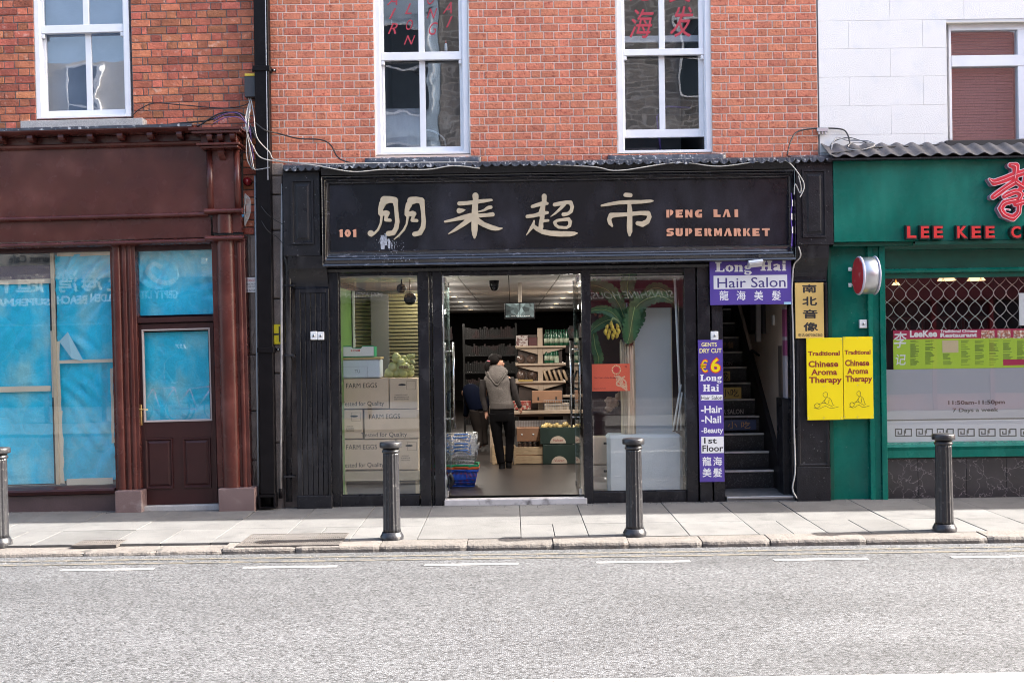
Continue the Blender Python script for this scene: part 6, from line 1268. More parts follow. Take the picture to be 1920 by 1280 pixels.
sc = thing('monitor', 'flat screen hanging from the ceiling showing grey camera pictures', 'screen', fr=FC); Yt = 2.0
a = F.r(946, 567, 1003, 598, Yt); MB().box(a[0], a[1], Yt, Yt+0.05, a[2], a[3], 0.005).obj('casing', M('black_plastic', (0.01, 0.01, 0.011), 0.3), sc)
scm = bpy.data.materials.new('cctv_picture'); scm.use_nodes = True; nt = scm.node_tree; N = nt.nodes; L = nt.links; p = N['Principled BSDF']; tcn = N.new('ShaderNodeTexCoord'); n_ = N.new('ShaderNodeTexVoronoi'); n_.inputs['Scale'].default_value = 16; L.new(tcn.outputs['Object'], n_.inputs['Vector']); crr = N.new('ShaderNodeValToRGB'); crr.color_ramp.elements[0].color = (0.02, 0.03, 0.03, 1); crr.color_ramp.elements[1].color = (0.40, 0.50, 0.48, 1); spp = N.new('ShaderNodeSeparateColor'); L.new(n_.outputs['Color'], spp.inputs[0]); L.new(spp.outputs[0], crr.inputs[0]); L.new(crr.outputs[0], p.inputs['Emission Color']); p.inputs['Emission Strength'].default_value = 0.14; p.inputs['Base Color'].default_value = (0.02, 0.02, 0.02, 1)
xm = (a[0]+a[1])/2; zm = (a[2]+a[3])/2; g_ = 0.003
for qx in ((a[0]+0.015, xm-g_), (xm+g_, a[1]-0.015)): MB().box(qx[0], qx[1], Yt-0.002, Yt-0.0002, a[2]+0.025, a[3]-0.012).obj('picture', scm, sc)
mb = MB()
for k in range(9): mb.box(a[0]+0.09+k*0.028, a[0]+0.104+k*0.028, Yt-0.003, Yt-0.0022, a[2]+0.035, a[2]+0.045)
mb.obj('caption_marks', offw, sc)
MB().box(xm-0.02, xm+0.03, Yt+0.01, Yt+0.04, a[3]+0.001, ZC, 0.003).obj('bracket', M('cream_bracket', (0.55, 0.48, 0.40), 0.5), sc)
# glass door leaves folded inwards
gl_d = Mglass('door_glass', (0.93, 0.97, 0.96), 1.5)
for s_, lab in ((-1, 'left frameless glass door folded inwards with long steel handles'), (1, 'right frameless glass door folded inwards with long steel handles')):
    t = thing('glass_door', lab, 'door', fr=FC); xd = 0.765*s_+(-0.0 if s_ > 0 else -0.005)
    MB().box(xd-0.006, xd+0.006, 0.14, 1.02, 0.09, 2.57, 0.0015).obj('glass_leaf', gl_d, t)
    MB().box(xd-0.007, xd+0.007, 1.0205, 1.026, 0.09, 2.57).obj('polished_edge', M('glass_edge', (0.35, 0.42, 0.42), 0.2), t)
    for z0 in (0.072, 2.52): MB().box(xd-0.016, xd+0.016, 0.14, 0.36, z0, z0+0.075, 0.003).obj('patch_fitting', inox, t); MB().box(xd-0.014, xd+0.014, 0.97, 1.019, z0, z0+0.06, 0.003).obj('lock_fitting', inox, t)
    for e in (-1, 1):
        x = xd+e*0.055; h = MB().tube([(x, 0.88, 0.80), (x, 0.88, 1.85)], 0.014, 12).obj('handle', inox, t)
        mb = MB()
        for z in (0.92, 1.74): mb.tube([(xd+e*0.0062, 0.88, z), (x, 0.88, z)], 0.010, 8)
        mk('handle_fixing', mb.mesh('m', inox), h)
# ---- shopping baskets
def basket(kind, label):
    W_, D_, H_ = 0.44, 0.30, 0.21; t = thing('shopping_basket', label, 'basket', fr=FC, group='shopping baskets stacked inside the door')
    if kind == 'wire': bm, hm = M('chrome_wire', (0.62, 0.62, 0.62), 0.25, metal=0.9), M('blue_grip', (0.04, 0.18, 0.55), 0.4)
    elif kind == 'blue': bm, hm = M('blue_basket_plastic', (0.015, 0.09, 0.50), 0.4), M('blue_basket_plastic', (0.015, 0.09, 0.50), 0.4)
    elif kind == 'orange': bm = hm = M('orange_basket_plastic', (0.75, 0.13, 0.03), 0.4)
    else: bm = hm = M('green_basket_plastic', (0.01, 0.35, 0.14), 0.4)
    w = W_/2; d = D_/2; k = 0.80; r = 0.0022 if kind == 'wire' else 0.0045
    mb = MB(); c = lambda f, z: [(-w*f, -d*f, z), (w*f, -d*f, z), (w*f, d*f, z), (-w*f, d*f, z), (-w*f, -d*f, z)]
    if kind == 'wire':
        for z in (H_, H_*0.72, H_*0.45, H_*0.2, 0.004):
            f = k+(1-k)*z/H_; mb.tube(c(f, z), r*(1.6 if z == H_ else 1), 5)
    mb.obj('rim', bm, t) if kind == 'wire' else None
    if kind != 'wire':
        mb = MB(); mb.box(-w-0.012, w+0.012, -d-0.012, -d+0.002, H_-0.028, H_, 0.004); mb.box(-w-0.012, w+0.012, d-0.002, d+0.012, H_-0.028, H_, 0.004); mb.box(-w-0.012, -w+0.002, -d+0.002, d-0.002, H_-0.028, H_, 0.004); mb.box(w-0.002, w+0.012, -d+0.002, d-0.002, H_-0.028, H_, 0.004); mb.obj('rim', bm, t)
    mb = MB(); n = 22 if kind == 'wire' else 26
    for side in ('f', 'b'):
        yy = -d if side == 'f' else d
        for i in range(n+1):
            u = -1+2*i/n; mb.tube([(u*w*k, yy*k, 0), (u*w*(1 if kind == 'wire' else 0.985), yy*0.985, H_-(0.0 if kind == 'wire' else 0.028))], r, 4)
    for xx in (-w, w):
        for i in range(12): u = -1+2*i/11; mb.tube([(xx*k, u*d*k, 0), (xx*0.985, u*d*0.985, H_-0.01)], r, 4)
    if kind != 'wire':
        for z in (0.004, 0.05, 0.10): f = k+(1-k)*z/H_; mb.tube(c(f, z), r*1.5, 4)
        mb.box(-w*0.62, w*0.35, -d*0.92, -d*0.90+0.002, 0.085, 0.155)
    mb.obj('bars', bm, t); MB().box(-w*k, w*k, -d*k, d*k, -0.003, 0.003).obj('base', bm, t)
    mb = MB(); hy = 0.0
    for sx in (-1, 1): mb.tube(crom([(sx*0.12, -d, H_), (sx*0.13, -d-0.012, H_-0.03 if kind != 'wire' else H_-0.05), (sx*0.03, -d-0.014, H_+0.006 if kind == 'wire' else H_-0.01)], 4), 0.003, 5)
    mb.tube([(-0.07, -d-0.015, H_+0.004 if kind == 'wire' else H_-0.005), (0.10, -d-0.015, H_+0.006 if kind == 'wire' else H_-0.005)], 0.008, 8); mb.obj('handle', hm, t)
    return t
bx = P(864, 905, 1.27)[0]; by = 1.25; z = ZF+0.004
bl = basket('blue', 'blue plastic shopping basket at the bottom of the stack inside the door'); bl.location = (bx-0.005, by, z)
o = basket('orange', 'orange rimmed plastic basket nested in the blue one'); o.location = (bx+0.004, by+0.003, z+0.035)
o = basket('green', 'green rimmed plastic basket under the wire baskets'); o.location = (bx+0.002, by+0.004, z+0.062)
lab = ['lowest wire shopping basket of the stack', 'second wire basket from the bottom of the wire ones', 'middle wire basket with a blue grip', 'fourth wire basket counted from the green rim', 'topmost wire shopping basket of the stack']
bw = basket('wire', lab[0]); bw.location = (bx, by, z+0.235); bw.rotation_euler = (0, 0, 0.03)
for k in range(1, 5):
    c = copy_tree(bw); c['label'] = lab[k]; c.location = (bx+random.uniform(-0.012, 0.008), by, z+0.235+0.042*k+(0.03 if k > 2 else 0)); c.rotation_euler = (0, random.uniform(-0.05, 0.05), random.uniform(-0.05, 0.05))
# tyre / wheel at the foot of the left door
wl_ = thing('trolley_wheel', 'dark rubber wheel low behind the left edge of the door', 'wheel', fr=FC); x, z = P(833, 905, 0.8); mb = MB(); R = [[(x+(0.10+0.025*math.cos(v))*math.cos(u), 0.75+0.022*math.sin(v), ZF+0.127+(0.10+0.025*math.cos(v))*math.sin(u)) for v in [2*math.pi*q/8 for q in range(8)]] for u in [2*math.pi*q/20 for q in range(21)]]; mb.loft(R, cap=False); mb.obj('tyre', rubber, wl_); MB().lathe([(0.001, 0.735), (0.07, 0.736), (0.07, 0.765), (0.001, 0.766)], x, ZF+0.127, 14, 'y').obj('hub', alu, wl_)
# ---- gondola end with bracket shelves
Yg = 4.6
gd = thing('shelf_unit', 'cream shop shelf post with three tiers of bracketed shelves facing the door', 'shelf', (P(1013, 800, Yg)[0], Yg, ZF), fr=FC)
shm = M('cream_shelf_metal', (0.42, 0.33, 0.25), 0.5, var=0.08)
a = F.r(1008.5, 615, 1018, 752, Yg); MB().box(a[0], a[1], Yg, Yg+0.06, ZF, a[3], 0.004).obj('post', shm, gd)
for k, py in enumerate((650, 683, 716)):
    b = F.r(967, py-2, 1061, py+14, Yg-0.02); mb = MB(); 
    MB().box(b[0], b[1], Yg-0.05, Yg+1.2, b[3]-0.03, b[3], 0.003).obj('shelf_board', shm, gd)
    for s_ in (-1, 1):
        x_in = a[0]-0.002 if s_ < 0 else a[1]+0.002; x_out = b[0] if s_ < 0 else b[1]
        MB().poly([(x_in, b[3]-0.031), (x_out, b[3]-0.031), (x_out, b[3]-0.04), (x_in, b[2])], Yg, Yg+0.01).obj('bracket', shm, gd)
MB().box(a[0]-0.3, a[1]+0.3, Yg+0.065, Yg+0.09, ZF, a[3]-0.1).obj('back_panel', M('dark_back_panel', (0.05, 0.035, 0.03), 0.7), gd)
def item(name, label, cat, build, mat, part='body'): t = thing(name, label, cat, fr=FC); build(t); return t
z1, z2, z3 = [F.r(967, py-2, 1061, py+14, Yg-0.02)[3] for py in (650, 683, 716)]
x_ = lambda px: P(px, 650, Yg)[0]
# goods on shelves
bgm = M('green_bottle_glass', (0.01, 0.07, 0.035), 0.12, rand=0.3); lbl = M('bottle_label', (0.35, 0.40, 0.30), 0.6)
bt0 = None; bn_ = 0
for z, n in ((z1, 9), (z2, 5)):
    for i in range(n):
        if bt0 is None:
            bt0 = thing('bottle', None, 'bottle', fr=FC); MB().lathe([(0.03, 0), (0.032, 0.01), (0.032, 0.15), (0.012, 0.20), (0.012, 0.24), (0.014, 0.245)], n=12).obj('glass', bgm, bt0); MB().lathe([(0.033, 0.04), (0.033, 0.11)], n=12).obj('label_band', lbl, bt0); t = bt0
        else: t = copy_tree(bt0)
        t.location = (x_(1024)+0.04*i, Yg+0.02+0.03*(i % 2), z+0.001); t['group'] = 'green bottles on the shop shelf'; t['label'] = f"{('first', 'second', 'third', 'fourth', 'fifth', 'sixth', 'seventh', 'eighth', 'ninth')[i]} green glass bottle from the shelf post on the {'top' if z == z1 else 'second'} shelf"
def boxthing(name, label, cat, q, Y, dep, mat, c=0.004, extra=None, group=None):
    t = thing(name, label, cat, fr=FC, group=group); a = F.r(*q, Y); MB().box(a[0], a[1], Y, Y+dep, a[2], a[3], c).obj('carton' if cat == 'box' else 'body', mat, t)
    if extra: extra(t, a)
    return t
stripes = M('striped_packet', (0.45, 0.40, 0.38), 0.5, col2=(0.12, 0.05, 0.05), c2s=22, c2lo=0.5, c2hi=0.55); brn = M('brown_packets', (0.10, 0.055, 0.045), 0.35, var=0.5, vs=20)
boxthing('packet', 'pale patterned pack on the left of the top shelf', 'packet', (968, 629, 990, 650), Yg, 0.2, stripes)
boxthing('packet', 'dark red pack on the top shelf beside the post', 'packet', (991, 633, 1007, 648), Yg, 0.2, M('dark_red_packet', (0.07, 0.012, 0.015), 0.5))
def bag(name, label, x0, x1, z, h, mat, Y=Yg+0.1):
    t = thing(name, label, 'bag', fr=FC); mb = MB(); n = 14; m = 8; R = []
    for i in range(m+1):
        u = i/m; s = math.sin(math.pi*min(1, 0.12+u*0.86))**0.5; R.append([((x0+x1)/2+(x1-x0)/2*s*math.cos(2*math.pi*j/n)*(1+random.uniform(-0.08, 0.08)), Y+0.09*s*math.sin(2*math.pi*j/n), z+h*u*(1+random.uniform(-0.05, 0.05))) for j in range(n)])
    mb.loft(R); mb.obj('bag_body', mat, t); return t
foil = M('shiny_brown_bag', (0.09, 0.06, 0.05), 0.2, var=0.6, vs=25, bump=0.6, bs=30)
bag('snack_bag', 'crumpled shiny bag left on the second shelf', x_(968), x_(985), z2+0.001, 0.14, foil); bag('snack_bag', 'crumpled shiny bag by the post on the second shelf', x_(986), x_(1006), z2+0.001, 0.15, foil)
bag('snack_bag', 'dark crumpled bag left on the third shelf', x_(968), x_(986), z3+0.001, 0.18, foil); bag('snack_bag', 'dark crumpled bag by the post on the third shelf', x_(987), x_(1007), z3+0.001, 0.19, foil)
boxthing('carton', 'flat yellow carton on the front of the third shelf', 'box', (972, 711.5, 999, 715), Yg-0.06, 0.04, M('dull_yellow_card', (0.35, 0.24, 0.07), 0.6), 0.002)
for i in range(5):
    t = thing('noodle_pack', ('first', 'second', 'third', 'fourth', 'fifth')[i]+' leaning beige noodle pack from the post on the third shelf', 'packet', fr=FC, group='beige noodle packs'); o = MB().loft([[(0.022*math.cos(a_)*s_, 0.03*math.sin(a_)*s_, z_) for a_ in [2*math.pi*q/8 for q in range(8)]] for z_, s_ in ((0, 0.6), (0.01, 1), (0.16, 1), (0.175, 0.6))]).obj('wrapper', M('beige_pack', (0.40, 0.30, 0.20), 0.4), t); t.location = (x_(1026)+i*0.075, Yg, z3+0.002); t.rotation_euler = (0, -0.35, 0)
boxthing('packet', 'small white and green pack right of the green bottles', 'packet', (1040, 671, 1048, 680), Yg-0.03, 0.04, M('pale_green_pack', (0.30, 0.38, 0.28), 0.5), 0.002)
# brown carton standing in front, table, wire crate
boxthing('carton', 'brown cardboard carton standing on the display table', 'box', (998, 733, 1054, 755), 4.2, 0.25, cardboard_b, 0.004, lambda t, a: [MB().box(a[0]+f*(a[1]-a[0])-0.012, a[0]+f*(a[1]-a[0])+0.012, 4.197, 4.1995, a[2]+0.04, a[2]+0.09).obj('hand_hole', ink, t) for f in (0.2, 0.8)])
dt = thing('display_table', 'low timber framed display table with a pale front rail', 'table', fr=FC); tm = M('pale_table_timber', (0.42, 0.33, 0.25), 0.6, var=0.1, vs=6, st=(1, 6, 6))
a = F.r(964, 769, 1100, 775.5, 4.0); MB().box(a[0], a[1], 4.0, 4.05, a[2], a[3], 0.004).obj('rail', tm, dt); a2 = F.r(968, 740, 1100, 745, 4.7); MB().box(a2[0], a2[1], 4.7, 4.75, a2[2], a2[3], 0.004).obj('rail', tm, dt)
MB().box(a[0], a[1], 4.055, 4.7, a[2]-0.04, a[2], 0.002).obj('top', M('table_mesh_top', (0.12, 0.09, 0.08), 0.7), dt)
for px in (921, 1098): b = P(px, 800, 4.0)[0]; MB().box(b-0.02, b+0.02, 4.0, 4.05, ZF, a[2]-0.002, 0.003).obj('leg', tm, dt)
MB().box(P(918, 790, 3.9)[0], P(926, 790, 3.9)[0], 3.9, 3.95, ZF, P(920, 760, 3.9)[1], 0.003).obj('leg', tm, dt)
mb = MB(); c0, c1 = P(962, 790, 4.06)[0], P(1062, 790, 4.06)[0]; zt_, zb_ = P(1000, 778, 4.06)[1], P(1000, 802, 4.06)[1]
for i in range(34): x = c0+(c1-c0)*i/33; mb.box(x-0.003, x+0.003, 4.052, 4.058, zb_, zt_-0.08)
mb.obj('wire_front', alu, dt, kind='stuff')
mb2 = MB().box(c0, c1, 4.10, 4.12, zb_, zt_-0.08).obj('white_backing', M('grey_liner', (0.30, 0.28, 0.27), 0.6), dt)
boxthing('packet', 'red printed carton on the display table beside the hand of the woman', 'packet', (961, 752, 996, 768), 4.3, 0.2, M('red_printed_carton', (0.30, 0.05, 0.04), 0.5, col2=(0.45, 0.40, 0.33), c2s=20, c2lo=0.5, c2hi=0.55))
tc_ = thing('produce_tray', 'wire tray of packed goods on the right of the display table', 'tray', fr=FC); a = F.r(1020, 750, 1068, 769, 4.15); mb = MB()
for i in range(12): x = a[0]+(a[1]-a[0])*i/11; mb.box(x-0.002, x+0.002, 4.15, 4.154, a[2], a[3])
for z in (a[2]+0.004, (a[2]+a[3])/2, a[3]): mb.box(a[0], a[1], 4.1541, 4.158, z-0.003, z+0.003)
mb.obj('wires', alu, tc_, kind='stuff'); MB().box(a[0]+0.01, a[1]-0.01, 4.17, 4.4, a[2], a[3]-0.05).obj('contents', M('pale_contents', (0.40, 0.33, 0.26), 0.6, var=0.5, vs=25), tc_)
# cartons and crates at floor level
Yc = 4.0
def crate_slats(t, a, Y, dep, mat, n=3):
    h = (a[3]-a[2])/n
    for i in range(n): MB().box(a[0], a[1], Y, Y+0.012, a[2]+h*i+0.008, a[2]+h*(i+1)-0.004, 0.002).obj('slat', mat, t)
    for x0 in (a[0]-0.001, a[1]-0.035): MB().box(x0, x0+0.036, Y-0.012, Y-0.0005, a[2], a[3]+0.02, 0.002).obj('corner_batten', mat, t)
    MB().box(a[0], a[1], Y+0.0125, Y+dep, a[2], a[2]+0.015).obj('base', mat, t)
    for x0 in (a[0], a[1]-0.012): MB().box(x0, x0+0.012, Y+0.0125, Y+dep, a[2]+0.016, a[3], 0.001).obj('side', mat, t)
wood_c = M('raw_pine_crate', (0.50, 0.37, 0.23), 0.75, var=0.18, vs=8, st=(1, 6, 8), col2=(0.36, 0.24, 0.14), c2s=9, c2lo=0.55, c2hi=0.75)
t = thing('wooden_crate', 'raw pine slatted crate on the shop floor right of the woman', 'crate', fr=FC); a = list(F.r(963, 837, 1038, 859, 3.6)); a[2] = ZF+0.002; crate_slats(t, a, 3.6, 0.35, wood_c, 2)
t = thing('wooden_crate', 'raw pine slatted crate partly hidden by the legs of the woman', 'crate', fr=FC); a = list(F.r(923, 836, 961, 859, 3.62)); a[2] = ZF+0.002; crate_slats(t, a, 3.62, 0.35, wood_c, 2)
boxthing('carton', 'tan cardboard carton on the jars behind the pine crate', 'box', (969, 802, 1012, 827), 3.85, 0.3, cardboard_b, 0.004, lambda t, a: [MB().lathe([(0.001, 3.846), (0.014, 3.8465), (0.014, 3.8495)], a[0]+f*(a[1]-a[0]), a[2]+0.1, 10, 'y').obj('hand_hole', white, t) for f in (0.22, 0.72)])
for i in range(4):
    t = thing('jar', ('leftmost', 'second', 'third', 'rightmost')[i]+' jar from the left under the tan carton behind the pine crate', 'jar', fr=FC, group='jars under the tan carton'); x = P(975+i*9.5, 830, 3.9)[0]; zz = P(975, 837, 3.9)[1]
    MB().lathe([(0.03, zz-0.06), (0.03, zz+0.045), (0.024, zz+0.05)], x, 3.9, 12).obj('glass', M('jar_dark', (0.08, 0.05, 0.04), 0.15), t); MB().lathe([(0.029, zz+0.051), (0.029, zz+0.07)], x, 3.9, 12).obj('lid', alu, t)
MB().box(P(966, 830, 3.95)[0], P(1030, 830, 3.95)[0], 3.86, 4.1, ZF+0.001, P(975, 837, 3.9)[1]-0.062).obj('carton_under', cardboard_b, thing('carton', 'flat carton under the jars behind the pine crate', 'box', fr=FC))
gbox = M('dark_green_carton', (0.018, 0.035, 0.028), 0.5, var=0.15)
for k, (y0, y1) in enumerate(((801, 832), (833, 856))):
    t = thing('produce_box', ('dark green produce box holding yellow fruit bags, upper of two', 'dark green produce box on the floor, lower of two')[k], 'box', fr=FC); x0, x1 = (1013, 1079); Yb = 3.55-k*0.0
    a = list(F.r(x0+k*5, y0, x1, y1, Yb)); a[2] = ZF+0.002 if k else a[2]
    if k == 0: zl = a[2]
    w = 0.012; mb = MB(); mb.box(a[0], a[1], Yb, Yb+w, a[2], a[3], 0.003); mb.box(a[0], a[1], Yb+0.35, Yb+0.35+w, a[2], a[3], 0.003); mb.box(a[0], a[0]+w, Yb+w, Yb+0.35, a[2], a[3], 0.002); mb.box(a[1]-w, a[1], Yb+w, Yb+0.35, a[2], a[3], 0.002); mb.box(a[0]+w, a[1]-w, Yb+w, Yb+0.35, a[2], a[2]+0.01); mb.obj('carton', gbox, t)
    cx = (a[0]+a[1])/2+0.0; r = 0.115; pts = [(cx+r*math.cos(math.pi*j/14), a[2]+0.012+r*0.9*math.sin(math.pi*j/14)) for j in range(15)]
    MB().poly(pts, Yb-0.003, Yb-0.0004).obj('label_panel', M('cream_label', (0.50, 0.42, 0.34), 0.6), t)
    mb = MB(); txt(mb, 'Vulcan', (cx-0.07, cx+0.07, a[2]+0.035, a[2]+0.075), Yb-0.0032, 0.001, 0.0, shear=0.2); mb.obj('lettering', M('label_red', (0.25, 0.02, 0.03), 0.6), t)
yb_ = thing('fruit_bags', 'clear bags of yellow fruit heaped in the upper green box', 'fruit', fr=FC)
random.seed(5)
for i in range(12): MB().sphere((P(1020+i*5, 795, 3.7)[0], 3.65+random.uniform(0, 0.2), P(1020, 800+random.uniform(-4, 3), 3.7)[1]), random.uniform(0.035, 0.05), 10, 7).obj('fruit', M('pale_yellow_fruit', (0.45, 0.34, 0.14), 0.25, rand=0.4), yb_)
# side shelving (dark) left and rear
for k, (x0, x1, y0, y1, lab) in enumerate(((-2.08, -1.30, 3.2, 12, 'dark shelving along the left wall of the shop'), (1.25, 2.1, 5.2, 14, 'dark shelving along the right wall of the shop'), (-0.95, 0.1, 9.0, 9.5, 'dark shelves at the back of the shop behind the woman'))):
    t = thing('shelving', lab, 'shelf', ((x0+x1)/2, (y0+y1)/2, ZF), fr=FC); dk = M('dark_shelf_metal', (0.007, 0.0065, 0.0065), 0.45)
    for i in range(6): MB().box(x0, x1, y0, y1, 0.25+0.33*i, 0.275+0.33*i).obj('shelf_board', dk, t)
    for (xx, yy) in ((x0, y0), (x1-0.04, y0)): MB().box(xx, xx+0.04, y0-0.03, y0-0.001, ZF, 2.2).obj('upright', dk, t)
    MB().box(x0+0.045, x1-0.045, y0-0.012, y0-0.003, ZF, 2.15).obj('end_panel', M('dark_end_panel', (0.012, 0.011, 0.011), 0.6), t) if k < 2 else None
    mb = MB(); random.seed(20+k)
    for i in range(6):
        n = 26
        for j in range(n):
            if k == 2: xx = x0+(x1-x0)*(j+0.5)/n; mb.box(xx-0.017, xx+0.017, y0+0.01, y0+0.1, 0.276+0.33*i, 0.276+0.33*i+random.uniform(0.16, 0.22))
            else: yy = y0+(y1-y0)*(j+0.5)/n; xe = x1 if k == 0 else x0; mb.box(xe-0.10 if k == 0 else xe, xe if k == 0 else xe+0.10, yy-0.12, yy+0.12, 0.276+0.33*i, 0.276+0.33*i+random.uniform(0.1, 0.26))
    mb.obj('packets', M('mixed_dark_goods', (0.006, 0.005, 0.005), 0.4, col2=(0.022, 0.008, 0.008), c2s=4, var=0.6, vs=6, c2lo=0.5, c2hi=0.55), t, kind='stuff')
# ================================================================ LEFT SHOP WINDOW DISPLAY
Yd = 0.42
def wz(py, Y, px=710): return P(px, py, Y)[1]
plt_ = thing('pallet_stand', 'low pale timber stand under the egg boxes in the left window', 'stand', fr=FC); pt = M('pale_stand_timber', (0.46, 0.38, 0.27), 0.7, var=0.1, vs=7)
a = F.r(640, 883, 790, 901, Yd-0.02); MB().box(a[0], a[1], Yd-0.02, Yd+0.5, a[2], a[3], 0.003).obj('top', pt, plt_)
for px in (642, 779): b = P(px, 900, Yd)[0]; MB().box(b, b+0.04, Yd, Yd+0.04, ZF+0.001, a[2]-0.001, 0.002).obj('leg', pt, plt_)
MB().box(a[0]+0.05, a[1]-0.05, Yd+0.1, Yd+0.5, ZF+0.001, a[2]-0.02).obj('box_below', M('grey_box_below', (0.16, 0.165, 0.175), 0.7, var=0.2), plt_)  # grey box filling the space under the stand top
lines = 'FARM EGGS'
def eggbox(q, kind, lab, Y=Yd):
    t = thing('egg_carton', lab, 'box', fr=FC, group='egg cartons stacked in the left shop window'); a = F.r(*q, Y); g = 0.002
    MB().box(a[0]+g, a[1]-g, Y, Y+0.34, a[2]+g, a[3]-g, 0.004).obj('carton', cardboard, t); mb = MB()
    x0, y0, x1, y1 = q
    if kind == 'long':
        l0 = x0; ptxt(mb, 'FARM EGGS', l0+9, y0+9, l0+67, y0+18, Y, 0.001, 0.005); ptxt(mb, 'Tested for Quality', l0-6 if l0 > 641 else l0-6+6, y0+43, l0+80, y0+54, Y, 0.001, 0.006)
    else:
        ptxt(mb, 'GUARANTEED QUALITY', x0+10, y0+30, x1-18, y0+32.5, Y, 0.0008, 0.0); ptxt(mb, 'BEST REFRIGERATED STORE', x0+9, y0+34, x1-16, y0+36.5, Y, 0.0008, 0.0); ptxt(mb, 'STORE IN A COOL DRY PLACE', x0+9, y0+38, x1-16, y0+40.5, Y, 0.0008, 0.0)
        b = F.r(x1-21, y0+5, x1-4, y0+21, Y); w = 0.0022
        for r__ in ((b[0], b[0]+w, b[2], b[3]), (b[1]-w, b[1], b[2], b[3]), (b[0], b[1], b[2], b[2]+w), (b[0], b[1], b[3]-w, b[3])): mb.box(r__[0], r__[1], Y-0.0012, Y-0.0002, r__[2], r__[3])
        hcx, hcz = P(x0+24, y0+12, Y); mb.poly([(hcx+0.045*math.cos(2*math.pi*j/14), hcz+0.012*math.sin(2*math.pi*j/14)) for j in range(14)], Y-0.0014, Y-0.0003)
    mb.obj('print', ink, t)
eggbox((640, 709, 729, 766), 'long', 'egg carton reading FARM EGGS at the top left of the stack'); eggbox((730, 709, 783, 766), 'short', 'narrow end of an egg carton at the top right of the stack')
eggbox((640, 768, 680, 822), 'short', 'narrow end of an egg carton in the middle row at the left'); eggbox((683, 767, 786, 822), 'long', 'wide egg carton reading Tested for Quality in the middle row')
eggbox((640, 824, 742, 880), 'long', 'wide egg carton in the bottom row behind the bollard'); eggbox((743, 823, 785, 880), 'short', 'narrow end of an egg carton in the bottom row at the right')
# polystyrene box and green printed tray
pbx = thing('polystyrene_box', 'white polystyrene box with tan taped lid on the egg cartons', 'box', fr=FC); a = F.r(637, 674, 713, 708.5, Yd-0.02); MB().box(a[0], a[1], Yd-0.02, Yd+0.28, a[2], a[3], 0.012).obj('carton', M('polystyrene_white', (0.60, 0.66, 0.72), 0.7, var=0.04), pbx); b = F.r(637, 670, 713, 675.5, Yd-0.03); MB().box(b[0]-0.005, b[1]+0.005, Yd-0.03, Yd+0.29, a[3]+0.001, b[3], 0.004).obj('lid', M('tan_tape', (0.52, 0.38, 0.18), 0.5), pbx)
mb = MB(); c = F.r(641, 687, 689, 708, Yd-0.02); w = 0.002
for r__ in ((c[0], c[0]+w, c[2], c[3]), (c[1]-w, c[1], c[2], c[3]), (c[0]+w, c[1]-w, c[3]-w, c[3])): mb.box(r__[0], r__[1], Yd-0.0225, Yd-0.0203, r__[2], r__[3])
ptxt(mb, 'TU', 665, 693, 675, 699, Yd-0.021, 0.001, 0.01); mb.obj('print', M('grey_ink', (0.2, 0.22, 0.26), 0.6), pbx)
trb = thing('printed_tray', 'shallow green edged white fruit tray with red lettering on the polystyrene box', 'box', fr=FC); a = F.r(642, 648, 702, 669, Yd+0.02)
zz0 = P(670, 669.5, Yd+0.02)[1]; gm_ = M('tray_green', (0.02, 0.28, 0.12), 0.5)
pts = [(a[0], zz0+0.012), (a[1], zz0+0.012), (a[1], a[3]), (a[0]+(a[1]-a[0])*0.64, a[3]), (a[0]+(a[1]-a[0])*0.58, a[3]-0.025), (a[0]+(a[1]-a[0])*0.34, a[3]-0.025), (a[0]+(a[1]-a[0])*0.28, a[3]), (a[0], a[3])]
MB().poly(pts, Yd+0.0, Yd+0.004).obj('front_panel', gm_, trb); MB().poly([(p[0]*0.97+(a[0]+a[1])/2*0.03, p[1]*0.9+(zz0+0.06)*0.1-0.004) for p in pts], Yd-0.003, Yd-0.0005).obj('white_face', offw, trb)
MB().box(a[0], a[1], Yd+0.0045, Yd+0.25, zz0, zz0+0.011).obj('base', gm_, trb); MB().box(a[0], a[0]+0.004, Yd+0.005, Yd+0.25, zz0+0.012, a[3]-0.01).obj('side', gm_, trb); MB().box(a[1]-0.004, a[1], Yd+0.005, Yd+0.25, zz0+0.012, a[3]-0.01).obj('side', gm_, trb)
mb = MB(); ptxt(mb, 'KOSIM', 658, 655, 675, 659, Yd-0.0032, 0.001, 0.02); mb.obj('lettering', M('tray_red', (0.55, 0.03, 0.03), 0.5), trb)
# heap of pale green gourd ornaments
orn = thing('gourd_ornament', 'pale yellow green lumpy fruit and vine ornament on the egg cartons', 'ornament', fr=FC); om = M('waxy_pale_green', (0.44, 0.45, 0.16), 0.3, var=0.12, vs=8, col2=(0.55, 0.54, 0.26), c2s=6, c2lo=0.4, c2hi=0.7); random.seed(9)
for px, py, r in ((731, 700, 10), (743, 703, 9), (757, 700, 11), (768, 702, 9), (737, 688, 9), (748, 690, 9), (761, 688, 9), (770, 690, 7), (744, 672, 9), (753, 680, 8), (763, 678, 7), (743, 668, 7), (767, 668, 5), (774, 668, 4), (758, 671, 5), (725, 706, 5)):
    x, z = P(px, py, Yd+0.1); k = r/FPX*(DC+Yd+0.1); MB().sphere((x, Yd+0.1+random.uniform(-0.03, 0.03), max(z, P(740, 708, Yd)[1]+k*0.9)), k, 14, 9, (1, 1, random.uniform(0.9, 1.15)), 0.0).obj('lobe', om, orn)
for q in ((764, 672, 778, 664), (770, 676, 779, 682)):
    p0, p1 = pp(q[0], q[1], Yd+0.05), pp(q[2], q[3], Yd+0.05); MB().tube([p0, tuple((Vector(p0)+Vector(p1))/2), p1], [0.008, 0.03, 0.004], 8).obj('leaf', om, orn)
